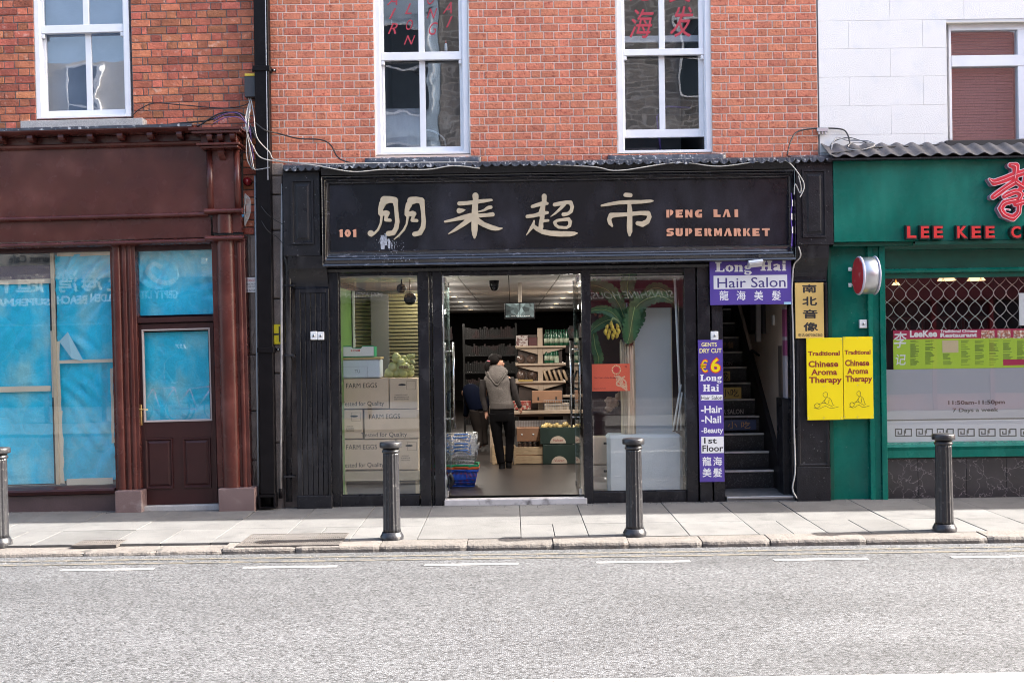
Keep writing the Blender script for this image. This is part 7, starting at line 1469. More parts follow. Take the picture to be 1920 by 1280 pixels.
x, z = P(757, 688, Yd); MB().sphere((x, Yd+0.01, z), 0.055, 14, 9, (1.3, 0.3, 0.5)).obj('plaque', om, orn)
mb = MB(); ptxt(mb, '招财', 748, 685, 765, 691, Yd-0.008, 0.001, 0.01); mb.obj('lettering', M('print_maroon', (0.2, 0.05, 0.04), 0.5), orn)
MB().tube([pp(757, 688, Yd-0.006), pp(768, 692, Yd-0.006)], 0.002).obj('cord', M('print_maroon', (0.2, 0.05, 0.04), 0.5), orn)
# roller shutter behind and green wall strip
rsn = thing('roller_screen', 'ribbed metal screen coloured as if lit yellow behind the goods in the left window', 'screen', (-1.6, 1.2, 0), fr=FC); slat_yellow = M('yellow_lit_slats', (0.17, 0.15, 0.07), 0.45, var=0.12, vs=2, st=(1, 1, 0.1))  # yellow light on the slats is put into their colour
zz = 0.7
while zz < 2.45:
    MB().profx([(1.2, zz), (1.17, zz+0.004), (1.165, zz+0.02), (1.17, zz+0.036), (1.2, zz+0.042)], -1.95, -0.98).obj('slat', slat_yellow, rsn); zz += 0.044
MB().box(-2.0, -0.93, 1.205, 1.23, 0.1, 2.5).obj('backing', M('dark_olive', (0.05, 0.05, 0.03), 0.6), rsn)
MB().box(-2.095, -1.98, 0.13, 1.16, ZF, 2.5).obj('green_partition', M('lime_paint', (0.13, 0.26, 0.06), 0.5), rsn); MB().box(-1.965, -1.94, 1.12, 1.16, ZF, 2.5).obj('white_post', white, rsn); MB().box(-1.74, -1.52, 1.13, 1.16, 1.35, 2.45).obj('grey_panel', M('grey_panel', (0.17, 0.165, 0.15), 0.6), rsn); MB().box(-1.02, -0.99, 0.9, 0.93, ZF, 2.0).obj('pale_post', M('pale_post', (0.5, 0.48, 0.3), 0.5), rsn)
MB().box(-2.09, -0.84, 0.13, 1.2, ZC-0.012, ZC-0.001).obj('ceiling_strip', M('pale_sage', (0.42, 0.45, 0.38), 0.7), rsn)
for (px, py, s) in ((753, 541, 1), (769, 560, 1.3)):
    t = thing('window_camera', 'small black camera near the ceiling of the left window' if s == 1 else 'larger black camera lower beside the door post in the left window', 'lamp', fr=FC); x, z = P(px, py, 0.6); MB().lathe([(0.001, 0.5), (0.05*s, 0.5), (0.06*s, 0.6), (0.03*s, 0.68)], x, z, 14, 'y').obj('can', bm_, t); MB().tube([(x, 0.6, z), (x, 0.6, ZC-0.013)], 0.008).obj('stem', bm_, t)  # black cans standing for cameras; they give no light
# ================================================================ RIGHT SHOP WINDOW DISPLAY
dv = thing('partition', 'dark maroon partition behind the banana plant in the right window', 'partition', (1.5, 1.4, 0), fr=FC); MB().box(0.9, 2.12, 1.55, 1.6, ZF, ZC).obj('board', M('dull_maroon_board', (0.045, 0.013, 0.020), 0.5, var=0.2), dv)
MB().box(0.95, 2.12, 1.50, 1.545, 2.35, 2.5).obj('rail', M('grey_rail', (0.10, 0.08, 0.08), 0.6), dv)
wpn = thing('leaning_board', 'tall white board leaning behind the banana plant in the right window', 'board', fr=FC); a = F.r(1192, 577, 1259, 818, 0.5); MB().box(a[0]-0.02, a[1], 0.5, 0.53, 0.75, a[3], 0.003).obj('board', M('greyish_white_board', (0.56, 0.60, 0.62), 0.5, var=0.04), wpn); MB().box(a[1]+0.0005, a[1]+0.01, 0.495, 0.535, 0.75, a[3]).obj('edge_strip', M('cream_edge', (0.60, 0.50, 0.36), 0.6), wpn)
psb = thing('polystyrene_block', 'large pale polystyrene block low in the right window', 'block', fr=FC); a = F.r(1140, 815, 1281, 918, 0.14); mb = MB(); mb.box(a[0], a[1], 0.16, 0.55, ZF+0.001, a[3], 0.035); mb.obj('block', M('grey_polystyrene', (0.50, 0.55, 0.57), 0.75, var=0.09, vs=4, bump=0.3, bs=50), psb)
for i, (x0, y0, x1, y1, r, Y) in enumerate(((1265, 521, 1278, 812, 0.014, 0.30), (1277, 720, 1262, 815, 0.012, 0.27), (1279, 735, 1269, 815, 0.010, 0.24))):
    t = thing('white_pole', ('long white tube leaning the full height of the right window', 'short white tube leaning left at the foot of the long one', 'thinnest white tube leaning in the corner of the right window')[i], 'pole', fr=FC); a, b = P(x0, y0, Y), P(x1, y1, Y); MB().tube([(a[0], Y, a[1]), (b[0], Y, max(b[1], 0.79))], r, 10).obj('tube', white, t)
for i, (q, lab) in enumerate((((1110, 820, 1140, 870), 'upper plain carton at the left foot of the right window'), ((1110, 872, 1140, 917), 'lower plain carton at the left foot of the right window'))):
    boxthing('carton', lab, 'box', q, 0.3, 0.3, cardboard, 0.004, lambda t, a: (MB().box(a[1]-0.05, a[1]-0.01, 0.2965, 0.2995, a[3]-0.08, a[3]-0.055).obj('hand_hole', ink, t), ptxt(MB(), 'STORE DRY', 1114, 836+0, 1134, 838, 0.3, 0.0008, 0).obj('print', ink, t) if a[2] > 0.45 else None))
# poster
po = thing('poster', 'orange Year of the Dragon poster stuck in the right window', 'poster', fr=FC); Yp_ = 0.045
pbo('sheet', M('poster_orange', (0.78, 0.13, 0.065), 0.5), po, 1110, 682, 1181, 733, Yp_, Yp_+0.002, 0)
mb = MB(); cx, cz = P(1155.5, 693, Yp_)
for k in range(16): an = 2*math.pi*k/16; mb.lathe([(0.0005, Yp_-0.0016), (0.0075, Yp_-0.0015), (0.0075, Yp_-0.0003)], cx+0.048*math.cos(an), cz+0.048*math.sin(an), 8, 'y')
mb.obj('beads', M('poster_cream', (0.80, 0.62, 0.35), 0.5), po)
mb = MB(); mb.poly([(cx+0.028*math.cos(2*math.pi*k/20)*(1+0.2*(k % 2)), cz+0.028*math.sin(2*math.pi*k/20)*(1+0.2*(k % 2))) for k in range(20)], Yp_-0.0014, Yp_-0.0003); mb.obj('medallion', M('poster_red', (0.7, 0.06, 0.05), 0.5), po)
random.seed(31); mb = MB()
for k in range(7): ribbon(mb, [tuple(v)[:2] for v in crom([(1163+random.uniform(-12, 10), 703+random.uniform(0, 6), 0), (1168+random.uniform(-14, 8), 714, 0), (1160+random.uniform(-10, 14), 722, 0), (1176, 728+random.uniform(-6, 4), 0)], 5)], random.uniform(0.008, 0.018), Yp_-0.0006-k*0.0001, lambda a, b: P(a, b, Yp_))
mb.obj('flourish', M('poster_pale', (0.75, 0.45, 0.28), 0.5), po)
mb = MB(); ptxt(mb, 'The Year of the Dragon', 1113, 706.5, 1158, 710, Yp_, 0.0008, 0.01); ptxt(mb, 'Chinese New Year Festival', 1113, 727, 1136, 729, Yp_, 0.0008, 0); ptxt(mb, '龙', 1171, 685, 1176, 689, Yp_, 0.0008, 0); mb.obj('lettering', M('poster_ink', (0.10, 0.01, 0.02), 0.5), po)
# banana plant
bp = thing('banana_plant', 'artificial banana plant with straw trunk, broad green leaves and a yellow bunch', 'plant', (P(1177, 815, 0.3)[0], 0.3, 0.75), fr=FC)
straw = M('straw_fibre', (0.60, 0.49, 0.35), 0.8, rand=0.3, var=0.4, vs=10, st=(9, 9, 0.5), bump=0.8, bs=30, bst=(4, 4, 0.2))
random.seed(2); tx0, tz0 = P(1179, 818, 0.32); tz1 = P(1179, 640, 0.32)[1]
for k in range(16):
    an = 2*math.pi*k/16; r0 = 0.062; x = tx0+r0*math.cos(an); y = 0.33+r0*math.sin(an)*0.8; w = 0.024; top = tz1+random.uniform(-0.06, 0.03)
    R = []
    for i in range(7):
        t_ = i/6; zz = tz0-0.05+(top-tz0+0.05)*t_; fl_ = 1+0.25*t_**3+random.uniform(-0.05, 0.05); R.append([(tx0+(x-tx0)*fl_+w*math.cos(2*math.pi*j/6)*(1-0.6*t_**4), y+w*0.8*math.sin(2*math.pi*j/6), zz) for j in range(6)])
    MB().loft(R).obj('trunk_strip', straw, bp)
leafm = M('banana_leaf', (0.034, 0.125, 0.040), 0.35, var=0.35, vs=5, bump=0.5, bs=40, bst=(1, 1, 1), col2=(0.09, 0.17, 0.06), c2s=7, c2lo=0.5, c2hi=0.75); vein = M('leaf_midrib', (0.30, 0.40, 0.15), 0.5)
def leaf(pts, width, Y, yd, tornf=0.0, fold=0.25):
    c = crom([(pp(a, b, Y+yd*i/(len(pts)-1))) for i, (a, b) in enumerate(pts)], 16); n = len(c); V = []
    for i, p_ in enumerate(c):
        t_ = i/(n-1); d = (c[min(i+1, n-1)]-c[max(i-1, 0)]).normalized(); nrm = Vector((-d.z, 0, d.x)); w = width*(math.sin(math.pi*min(1, t_*0.9+0.08))**0.6); tr = 1-random.uniform(0, tornf)
        wv = 0.007*(1 if i % 2 else -1); tr = tr if i % 5 else tr*0.8
        for s_, k_ in ((-1, 1), (-0.5, 0.6), (0, 0), (0.5, 0.6), (1, 1)): V.append(p_+nrm*w*s_*(tr if abs(s_) == 1 else 1)+Vector((0, -fold*w*k_+wv*k_, 0)))
    MB().add(V, [(i*5+j, i*5+j+1, i*5+5+j+1, i*5+5+j) for i in range(n-1) for j in range(4)], True).obj('leaf', leafm, bp)
    MB().tube([p_+Vector((0, -0.004, 0)) for p_ in c], [0.006*(1-i/n*0.7) for i in range(n)], 5).obj('midrib', vein, bp)
leaf([(1176, 640), (1182, 600), (1200, 568), (1235, 555), (1262, 566)], 0.10, 0.26, -0.02, 0.15); leaf([(1180, 642), (1188, 612), (1196, 590), (1190, 560), (1180, 545)], 0.10, 0.33, 0.05, 0.1)
leaf([(1190, 575), (1185, 600), (1181, 625), (1176, 644)], 0.115, 0.20, 0.0, 0.25, 0.1); leaf([(1178, 560), (1176, 535), (1180, 515), (1178, 500)], 0.10, 0.4, 0, 0.1)
leaf([(1172, 600), (1160, 570), (1140, 545), (1112, 535), (1100, 540)], 0.10, 0.42, 0.0, 0.15); leaf([(1166, 610), (1150, 588), (1128, 580), (1104, 584)], 0.06, 0.28, 0, 0.1); leaf([(1160, 600), (1140, 600), (1118, 612), (1104, 626)], 0.07, 0.45, 0.0, 0.1)
leaf([(1112, 620), (1116, 650), (1122, 672), (1118, 700)], 0.07, 0.50, 0.0, 0.15); leaf([(1200, 560), (1225, 540), (1250, 548), (1270, 580)], 0.07, 0.5, 0, 0.1)
MB().tube(crom([pp(1172, 645, 0.3), pp(1172, 610, 0.28), pp(1176, 585, 0.26), pp(1174, 560, 0.27)]), [0.03]*3+[0.024]*16, 10).obj('stalk', M('grey_violet_stalk', (0.20, 0.19, 0.22), 0.5, var=0.2), bp) if False else MB().tube([pp(1172, 645, 0.3), pp(1174, 610, 0.28), pp(1177, 585, 0.26), pp(1175, 568, 0.27)], [0.028, 0.026, 0.022, 0.008], 10).obj('stalk', M('grey_violet_stalk', (0.20, 0.19, 0.22), 0.5, var=0.2), bp)
MB().tube(crom([pp(1170, 630, 0.27), pp(1163, 608, 0.24), pp(1150, 596, 0.22), pp(1145, 606, 0.22)], 4), 0.009, 8).obj('fruit_stalk', vein, bp)
banm = M('banana_yellow', (0.58, 0.42, 0.05), 0.4, var=0.1, rand=0.12)
for px, py, dx in ((1146, 608, 0), (1139, 614, -3), (1148, 614, 1), (1157, 613, 4), (1136, 622, -3), (1143, 622, -1), (1152, 622, 1), (1159, 621, 4), (1141, 630, -1), (1149, 630, 1), (1156, 628, 3)):
    Yb = 0.16+random.uniform(-0.015, 0.015); MB().tube(crom([pp(px-dx*0.4, py-6, Yb), pp(px+dx*0.4, py, Yb-0.02), pp(px-dx*0.2, py+6.5, Yb)], 3), [0.006, 0.014, 0.019, 0.020, 0.018, 0.013, 0.005], 8).obj('banana', banm, bp)
for i in range(6): MB().sphere(pp(1122+random.uniform(-9, 9), 590+random.uniform(-3, 5), 0.3), 0.02, 7, 5, (1, 1, 1), 0.3).obj('dried_flower', M('dried_red_brown', (0.16, 0.05, 0.03), 0.8), bp)
bsk = thing('dried_flowers', 'heap of dried brown flowers behind the poster in the right window', 'flowers', fr=FC)
for i in range(9): MB().sphere(pp(1150+random.uniform(-12, 14), 755+random.uniform(-18, 30), 0.45), 0.045, 8, 6, (1, 1, 1), 0.35).obj('flower', M('dried_tan', (0.26, 0.17, 0.12), 0.8, var=0.3, vs=20), bsk)
# ================================================================ BOLLARDS
def bollard():
    t = thing('bollard', None, 'bollard', (0, 0, 0), fr=FC)
    MB().lathe([(0.115, -0.05), (0.112, 0.03), (0.102, 0.045), (0.096, 0.06), (0.090, 0.07)], n=32).obj('base', iron, t)
    MB().lathe([(0.086, 0.0705), (0.083, 0.10), (0.075, 0.80), (0.074, 0.82)], n=96, flute=(14, 0.10, 0.09, 0.805)).obj('shaft', iron, t)
    MB().lathe([(0.078, 0.8205), (0.085, 0.828), (0.085, 0.840), (0.080, 0.848), (0.076, 0.852), (0.076, 0.866)], n=32).obj('collar', iron, t)
    MB().lathe([(0.085, 0.8665), (0.104, 0.872), (0.106, 0.880), (0.106, 0.915), (0.100, 0.924), (0.06, 0.930), (0.001, 0.932)], n=32).obj('cap', iron, t); return t
b0 = bollard(); labs = ['fluted black iron bollard cut by the left edge of the photo', 'fluted black iron bollard in front of the egg cartons', 'fluted black iron bollard in front of the banana plant window', 'fluted black iron bollard in front of the green restaurant window']
for i, (px, py) in enumerate(((0, 1020), (735, 1003), (1190, 996), (1771, 986))):
    t = b0 if i == 0 else copy_tree(b0); Yb = -2.06; t.location = (P(px, py, Yb)[0], Yb, -0.018); t['label'] = labs[i]; t['group'] = 'fluted bollards along the kerb'; t.rotation_euler = (0, 0, i*0.7)
# ================================================================ PEOPLE
def skin_body(name, parent, J, E, mat, sub=1):
    """J: name->(x,y,z,r) or (..., ry); E: edges ; first joint is the root"""
    ks = list(J); me = bpy.data.meshes.new(name); me.from_pydata([J[k][:3] for k in ks], [(ks.index(a), ks.index(b)) for a, b in E], []); me.materials.append(mat)
    o = mk(name, me, parent)
    m = o.modifiers.new('skin', 'SKIN'); m.use_smooth_shade = True
    for i, k in enumerate(ks):
        r = J[k][3]; r2 = J[k][4] if len(J[k]) > 4 else r; me.skin_vertices[0].data[i].radius = (r, r2); me.skin_vertices[0].data[i].use_root = (i == 0)
    s = o.modifiers.new('sub', 'SUBSURF'); s.levels = sub; s.render_levels = 2; return o
def limb(pts, name, mat, parent, n=14, wrinkle=0.0, axis=None):
    """pts: (x,y,z, rx, ry) rings, sections square to the path, rx across (image plane), ry in depth"""
    P_ = [Vector(p[:3]) for p in pts]; c = []
    q = crom([(p[0], p[1], p[2]) for p in pts], 4); R = crom([(p[3], p[4], 0) for p in pts], 4); rings = []
    for i, p in enumerate(q):
        d = (q[min(i+1, len(q)-1)]-q[max(i-1, 0)]).normalized(); a = Vector((d.z, 0, -d.x))
        a = a.normalized() if a.length > 0.2 else Vector((1, 0, 0))
        if axis: a = Vector(axis)
        b = a.cross(d).normalized(); w = wrinkle*math.sin(i*2.3)
        rings.append([p+a*(R[i].x*(1+w))*math.cos(2*math.pi*j/n)+b*R[i].y*(1+w)*math.sin(2*math.pi*j/n) for j in range(n)])
    return MB().loft(rings).obj(name, mat, parent)
skinm = M('skin', (0.48, 0.26, 0.18), 0.5); hairm = M('black_hair', (0.008, 0.006, 0.006), 0.75, spec=0.2, bump=0.5, bs=60, bst=(4, 4, 0.4))
vestm = M('grey_knit', (0.145, 0.128, 0.12), 0.9, var=0.15, vs=20, bump=1.0, bs=110, fine=0.25, fs=120); slv = M('charcoal_sleeve', (0.026, 0.021, 0.021), 0.9, var=0.2, vs=14); trm = M('black_trousers', (0.004, 0.0035, 0.0045), 0.85, spec=0.15); shoem = M('black_boots', (0.008, 0.008, 0.009), 0.4)
YP = 3.1
def q3(px, py, dy=0.0): a = P(px, py, YP); return (a[0], YP+dy, a[1])
pe = thing('person', 'woman seen from behind in grey hooded knit vest and black trousers, head turned right', 'person', q3(948, 878), fr=FC)
J = {'pelvis': (*q3(940, 770), 0.11, 0.09), 'waist': (*q3(939, 750), 0.105, 0.08), 'chest': (*q3(935, 725), 0.13, 0.10), 'neck0': (*q3(931, 702), 0.065, 0.06), 'neck1': (*q3(931, 690), 0.045, 0.045), 'head0': (*q3(934.5, 683, -0.02), 0.072, 0.075), 'head1': (*q3(934, 674, -0.01), 0.074, 0.08),
 'nose': (*q3(946, 681.5, 0.0), 0.014, 0.014),
 'shl': (*q3(911, 712), 0.05), 'ell': (*q3(907, 746, 0.02), 0.036), 'wrl': (*q3(911, 770, 0.0), 0.022, 0.024), 'hdl': (*q3(912, 777), 0.02, 0.03), 
 'shr': (*q3(954, 708), 0.05), 'elr': (*q3(966, 738, 0.0), 0.036), 'wrr': (*q3(974, 762, 0.03), 0.022, 0.024), 'hdr': (*q3(976, 767, 0.04), 0.02, 0.03),
 'hpl': (*q3(930, 780), 0.08), 'knl': (*q3(932, 826, 0.0), 0.052), 'anl': (*q3(940, 869, 0.0), 0.036), 'hel': (*q3(941, 876, 0.0), 0.034), 'tol': (*q3(941, 875, 0.16), 0.028), 
 'hpr': (*q3(952, 780), 0.08), 'knr': (*q3(955, 824, 0.05), 0.052), 'anr': (*q3(954, 864, 0.05), 0.036), 'her': (*q3(954, 872, 0.06), 0.034), 'tor': (*q3(957, 871, 0.2), 0.028)}
E = [('pelvis', 'waist'), ('waist', 'chest'), ('chest', 'neck0'), ('neck0', 'neck1'), ('neck1', 'head0'), ('head0', 'head1'), ('head0', 'nose'), ('chest', 'shl'), ('shl', 'ell'), ('ell', 'wrl'), ('wrl', 'hdl'), ('chest', 'shr'), ('shr', 'elr'), ('elr', 'wrr'), ('wrr', 'hdr'), ('pelvis', 'hpl'), ('hpl', 'knl'), ('knl', 'anl'), ('anl', 'hel'), ('hel', 'tol'), ('pelvis', 'hpr'), ('hpr', 'knr'), ('knr', 'anr'), ('anr', 'her'), ('her', 'tor')]
for s_, h, dx in (('l', 'hdl', 1), ('r', 'hdr', 1)):
    b = Vector(J[h][:3])
    for i in range(4): k = f'f{s_}{i}'; J[k] = (b.x+0.008*(i-1.5)*1.2+(0.005 if s_ == 'r' else 0), b.y+0.018*(i-1.5)*0.9, b.z-0.055-0.012*(1.5-abs(i-1.2)), 0.008, 0.008); E.append((h, k))
    J['t'+s_] = (b.x-0.028 if s_ == 'r' else b.x+0.028, b.y-0.005, b.z-0.030, 0.009, 0.009); E.append((h, 't'+s_))
skin_body('body', pe, J, E, skinm)
def qr(px, py, rx, ry, dy=0.0): return (*q3(px, py, dy), rx, ry)
limb([qr(941, 759, 0.165, 0.115), qr(941, 768, 0.172, 0.125), qr(941, 778, 0.172, 0.13), qr(941, 790, 0.16, 0.12)], 'trouser_seat', trm, pe, 20, axis=(1, 0, 0))
limb([qr(929, 774, 0.09, 0.11), qr(930, 790, 0.092, 0.10), qr(932, 812, 0.075, 0.085), qr(934, 828, 0.066, 0.075), qr(937, 850, 0.062, 0.068), qr(940, 868, 0.056, 0.062)], 'trouser_leg', trm, pe, 16, 0.03)
limb([qr(952, 774, 0.09, 0.11), qr(954, 790, 0.088, 0.10), qr(956, 812, 0.072, 0.085, 0.03), qr(956, 828, 0.062, 0.072, 0.05), qr(955, 850, 0.058, 0.066, 0.05), qr(954, 866, 0.052, 0.06, 0.05)], 'trouser_leg', trm, pe, 16, 0.03)
for (a, b, dy) in ((941, 866, 0.0), (954, 860, 0.05)):
    limb([qr(a-0.5, b, 0.05, 0.055, dy), qr(a, b+7, 0.045, 0.05, dy), qr(a, b+12, 0.045, 0.055, dy), qr(a, b+15.3 if a < 950 else b+16, 0.042, 0.05, dy+0.01)], 'boot', shoem, pe, 12, axis=(1, 0, 0))
    x, y, z = q3(a, b+12, dy); MB().sphere((x, y+0.10, ZF+0.032), 0.045, 12, 8, (1, 2.2, 0.7)).obj('boot', shoem, pe)
limb([qr(930, 697, 0.07, 0.06), qr(931, 703, 0.145, 0.085), qr(932, 708, 0.180, 0.11), qr(933, 716, 0.190, 0.125), qr(935, 730, 0.166, 0.13), qr(938, 745, 0.160, 0.125), qr(940, 754, 0.163, 0.125), qr(941, 763, 0.172, 0.13), qr(941, 766, 0.166, 0.125)], 'vest', vestm, pe, 24, axis=(1, 0, 0))
limb([qr(940, 754, 0.169, 0.131), qr(941, 758, 0.173, 0.134), qr(941, 766, 0.172, 0.132)], 'ribbed_hem', M('grey_rib', (0.11, 0.095, 0.088), 0.9, bump=1, bs=90, bst=(1, 1, 0.05)), pe, 24, axis=(1, 0, 0))
# armhole caps and sleeves
limb([qr(908, 712, 0.055, 0.06), qr(906, 728, 0.054, 0.058), qr(906, 745, 0.047, 0.05, 0.02), qr(909, 760, 0.040, 0.044, 0.01), qr(911, 771, 0.034, 0.036)], 'sleeve', slv, pe, 14, 0.03)
limb([qr(956, 708, 0.053, 0.058), qr(961, 722, 0.052, 0.055), qr(966, 738, 0.045, 0.048), qr(971, 753, 0.038, 0.042, 0.02), qr(975, 763, 0.033, 0.036, 0.03)], 'sleeve', slv, pe, 14, 0.03)
# hood: thick folded cloth hanging as a rounded V
limb([qr(931, 689, 0.10, 0.075, 0.01), qr(931, 694, 0.15, 0.09, -0.02), qr(931, 701, 0.155, 0.085, -0.05), qr(931.5, 709, 0.115, 0.065, -0.085), qr(932, 716, 0.06, 0.04, -0.10), qr(932, 720.5, 0.012, 0.015, -0.10)], 'hood', vestm, pe, 20, axis=(1, 0, 0))
mb = MB(); mb.tube(crom([q3(914, 696, -0.10), q3(920, 708, -0.145), q3(932, 721, -0.135), q3(943, 708, -0.145), q3(951, 694, -0.09)], 6), 0.011, 8); mb.obj('hood_seam', vestm, pe)
# hair
mb = MB(); x, y, z = q3(926.5, 673.5, -0.015); mb.sphere((x, y, z), 0.080, 18, 12, (1.05, 1.15, 1.08), 0.02); mb.obj('hair', hairm, pe)
mb = MB(); mb.sphere(q3(932.5, 669.5, -0.005), 0.062, 14, 10, (1.08, 1.25, 0.60)); mb.obj('hair_fringe', hairm, pe)
limb([qr(920, 676, 0.03, 0.03, -0.05), qr(915, 681, 0.038, 0.038, -0.08), qr(913, 689, 0.033, 0.033, -0.09), qr(914, 697, 0.012, 0.012, -0.08)], 'ponytail', hairm, pe, 10)
MB().lathe([(0.016, 0), (0.022, 0.006), (0.022, 0.014), (0.016, 0.018)], *q3(916.5, 677, -0.09)[:2], 10).obj('hair_tie', M('pink_tie', (0.6, 0.15, 0.2), 0.6), pe).location[2] += q3(914, 678)[2]
x, y, z = q3(934.5, 682.5, -0.092); MB().sphere((x, y, z), 0.02, 10, 7, (0.6, 0.5, 1.1)).obj('ear', skinm, pe)
x, y, z = q3(943.2, 678.5, -0.062); MB().sphere((x, y+0.02, z), 0.009, 8, 6).obj('eye', ink, pe); x, y, z = q3(943.8, 686, -0.035); MB().sphere((x, y+0.01, z), 0.010, 8, 6, (1, 1, 0.5)).obj('lips', M('lips', (0.35, 0.10, 0.09), 0.4), pe)
# second person bending behind
YP = 5.6
p2 = thing('person', 'person in dark blue jacket bent over in the shadows left of the woman', 'person', q3(898, 841), fr=FC)
jm2 = M('navy_jacket', (0.004, 0.006, 0.016), 0.9, spec=0.05); tm2 = M('brown_trousers', (0.016, 0.010, 0.008), 0.8)
J = {'pelvis': (*q3(896, 763), 0.12), 'chest': (*q3(884, 738, 0.15), 0.12), 'neck': (*q3(872, 735, 0.35), 0.05), 'head': (*q3(868, 742, 0.45), 0.09), 'hpl': (*q3(893, 780), 0.08), 'knl': (*q3(896, 808, 0.05), 0.055), 'anl': (*q3(899, 836, 0), 0.04), 'tol': (*q3(899, 838, 0.2), 0.03), 'hpr': (*q3(903, 780), 0.08), 'knr': (*q3(906, 808, 0.1), 0.055), 'anr': (*q3(907, 834, 0.1), 0.04), 'tor': (*q3(907, 836, 0.3), 0.03), 'el': (*q3(876, 765, 0.3), 0.035), 'ha': (*q3(870, 785, 0.4), 0.025)}
skin_body('body', p2, J, [('pelvis', 'chest'), ('chest', 'neck'), ('neck', 'head'), ('pelvis', 'hpl'), ('hpl', 'knl'), ('knl', 'anl'), ('anl', 'tol'), ('pelvis', 'hpr'), ('hpr', 'knr'), ('knr', 'anr'), ('anr', 'tor'), ('chest', 'el'), ('el', 'ha')], skinm)
limb([qr(899, 768, 0.17, 0.14), qr(896, 755, 0.18, 0.15, 0.02), qr(888, 742, 0.17, 0.15, 0.12), qr(879, 734, 0.13, 0.13, 0.26), qr(873, 734, 0.07, 0.07, 0.34)], 'jacket', jm2, p2, 18)
limb([qr(877, 742, 0.07, 0.07, 0.25), qr(875, 762, 0.055, 0.055, 0.3), qr(871, 782, 0.04, 0.04, 0.38)], 'sleeve', jm2, p2, 12)
limb([qr(893, 766, 0.12, 0.13), qr(894, 785, 0.11, 0.11, 0.02), qr(897, 808, 0.08, 0.085, 0.05), qr(899, 836, 0.06, 0.065)], 'trouser_leg', tm2, p2, 14)
limb([qr(902, 766, 0.11, 0.13), qr(904, 785, 0.10, 0.11, 0.05), qr(906, 808, 0.075, 0.085, 0.1), qr(908, 834, 0.06, 0.065, 0.1)], 'trouser_leg', tm2, p2, 14)
# ================================================================ ACROSS THE STREET (mirrored in the windows)
YO = -15.2; KO = 15.2
def O_(px, py): return P(px, py, KO)
def orect(x0, y0, x1, y1): xm, ym = (x0+x1)/2, (y0+y1)/2; return (O_(x0, ym)[0], O_(x1, ym)[0], O_(xm, y1)[1], O_(xm, y0)[1])
MB().box(-90, 90, -22, -11.6, -0.34, -0.01).obj('far_pavement', slabm, kind='structure')
rub = bpy.data.materials.new('dark_rubble_stone'); rub.use_nodes = True; nt = rub.node_tree; N = nt.nodes; L = nt.links; p = N['Principled BSDF']; p.inputs['Roughness'].default_value = 0.85
bk = N.new('ShaderNodeTexBrick'); bk.inputs['Scale'].default_value = 1; bk.inputs['Color1'].default_value = (0.16, 0.15, 0.14, 1); bk.inputs['Color2'].default_value = (0.30, 0.27, 0.25, 1); bk.inputs['Mortar'].default_value = (0.42, 0.40, 0.385, 1); bk.inputs['Mortar Size'].default_value = 0.018; bk.inputs['Brick Width'].default_value = 0.36; bk.inputs['Row Height'].default_value = 0.17
tcn = N.new('ShaderNodeTexCoord'); mp = N.new('ShaderNodeMapping'); mp.inputs['Rotation'].default_value = (math.pi/2, 0, 0); L.new(tcn.outputs['Object'], mp.inputs[0]); L.new(mp.outputs[0], bk.inputs['Vector']); L.new(bk.outputs['Color'], p.inputs['Base Color'])
bw_ = M('blue_grey_cladding', (0.45, 0.55, 0.66), 0.4, var=0.1); crm = M('cream_render', (0.55, 0.50, 0.42), 0.8); pinkr = M('pink_render', (0.46, 0.20, 0.19), 0.8)
def obuild(x0, x1, h, mat, label, wins=(), fascia=None, shop=None):
    t = thing('building', label, 'building', ((x0+x1)/2, YO, 0), fr=FC); MB().box(x0+0.01, x1-0.01, YO-6, YO, 0, h).obj('wall', mat, t)
    for w in wins:
        mb = MB(); ring_frame(mb, w, 0.07, YO+0.001, YO+0.05); xm = (w[0]+w[1])/2; zm = (w[2]+w[3])/2; mb.box(w[0]+0.071, w[1]-0.071, YO+0.005, YO+0.045, zm-0.03, zm+0.03); f = mb.obj('window', white_paint, t)
        mk('pane', MB().box(w[0]+0.07, w[1]-0.07, YO+0.002, YO+0.004, w[2]+0.07, w[3]-0.07).mesh('p', M('far_pane', (0.02, 0.03, 0.04), 0.05)), f)
    if fascia: MB().box(x0+0.1, x1-0.1, YO+0.001, YO+0.15, fascia[0], fascia[1]).obj('fascia', fascia[2], t)
    if shop: 
        mb = MB(); n = max(2, int((x1-x0)/1.4)); MB().box(x0+0.1, x1-0.1, YO+0.001, YO+0.03, 0.4, fascia[0]-0.05).obj('shop_glass', M('far_pane', (0.02, 0.03, 0.04), 0.05), t)
        for i in range(n+1): x = x0+0.1+(x1-x0-0.2)*i/n; mb.box(x-0.05, x+0.05, YO+0.031, YO+0.10, 0, fascia[0]-0.001)
        mb.obj('shop_frame', shop, t)
    return t
b1, b2, b3, b4 = O_(420, 600)[0], O_(830, 600)[0], O_(1420, 600)[0], O_(2300, 600)[0]
gw = lambda x0, x1, z0, n, w=1.0, h=1.9: [(x0+(x1-x0)*(i+0.5)/n-w/2, x0+(x1-x0)*(i+0.5)/n+w/2, z0, z0+h) for i in range(n)]
o1 = obuild(-26, b1, 9.0, crm, 'cream building across the street with the mirrored GOLDEN BEACH SUPERMARKET lettering', gw(-26, b1, 4.3, 8)+gw(-26, b1, 7.0, 8), (2.45, 3.55, navy), brown)
o2 = obuild(b1, b2, 10.5, bw_, 'blue grey building across the street with the mirrored EMPEROR MALAYSIAN lettering', gw(b1, b2, 4.6, 3, 1.5, 2.2)+gw(b1, b2, 7.6, 3, 1.5, 2.2), (2.9, 3.7, M('grey_fascia', (0.14, 0.14, 0.15), 0.5)), black)
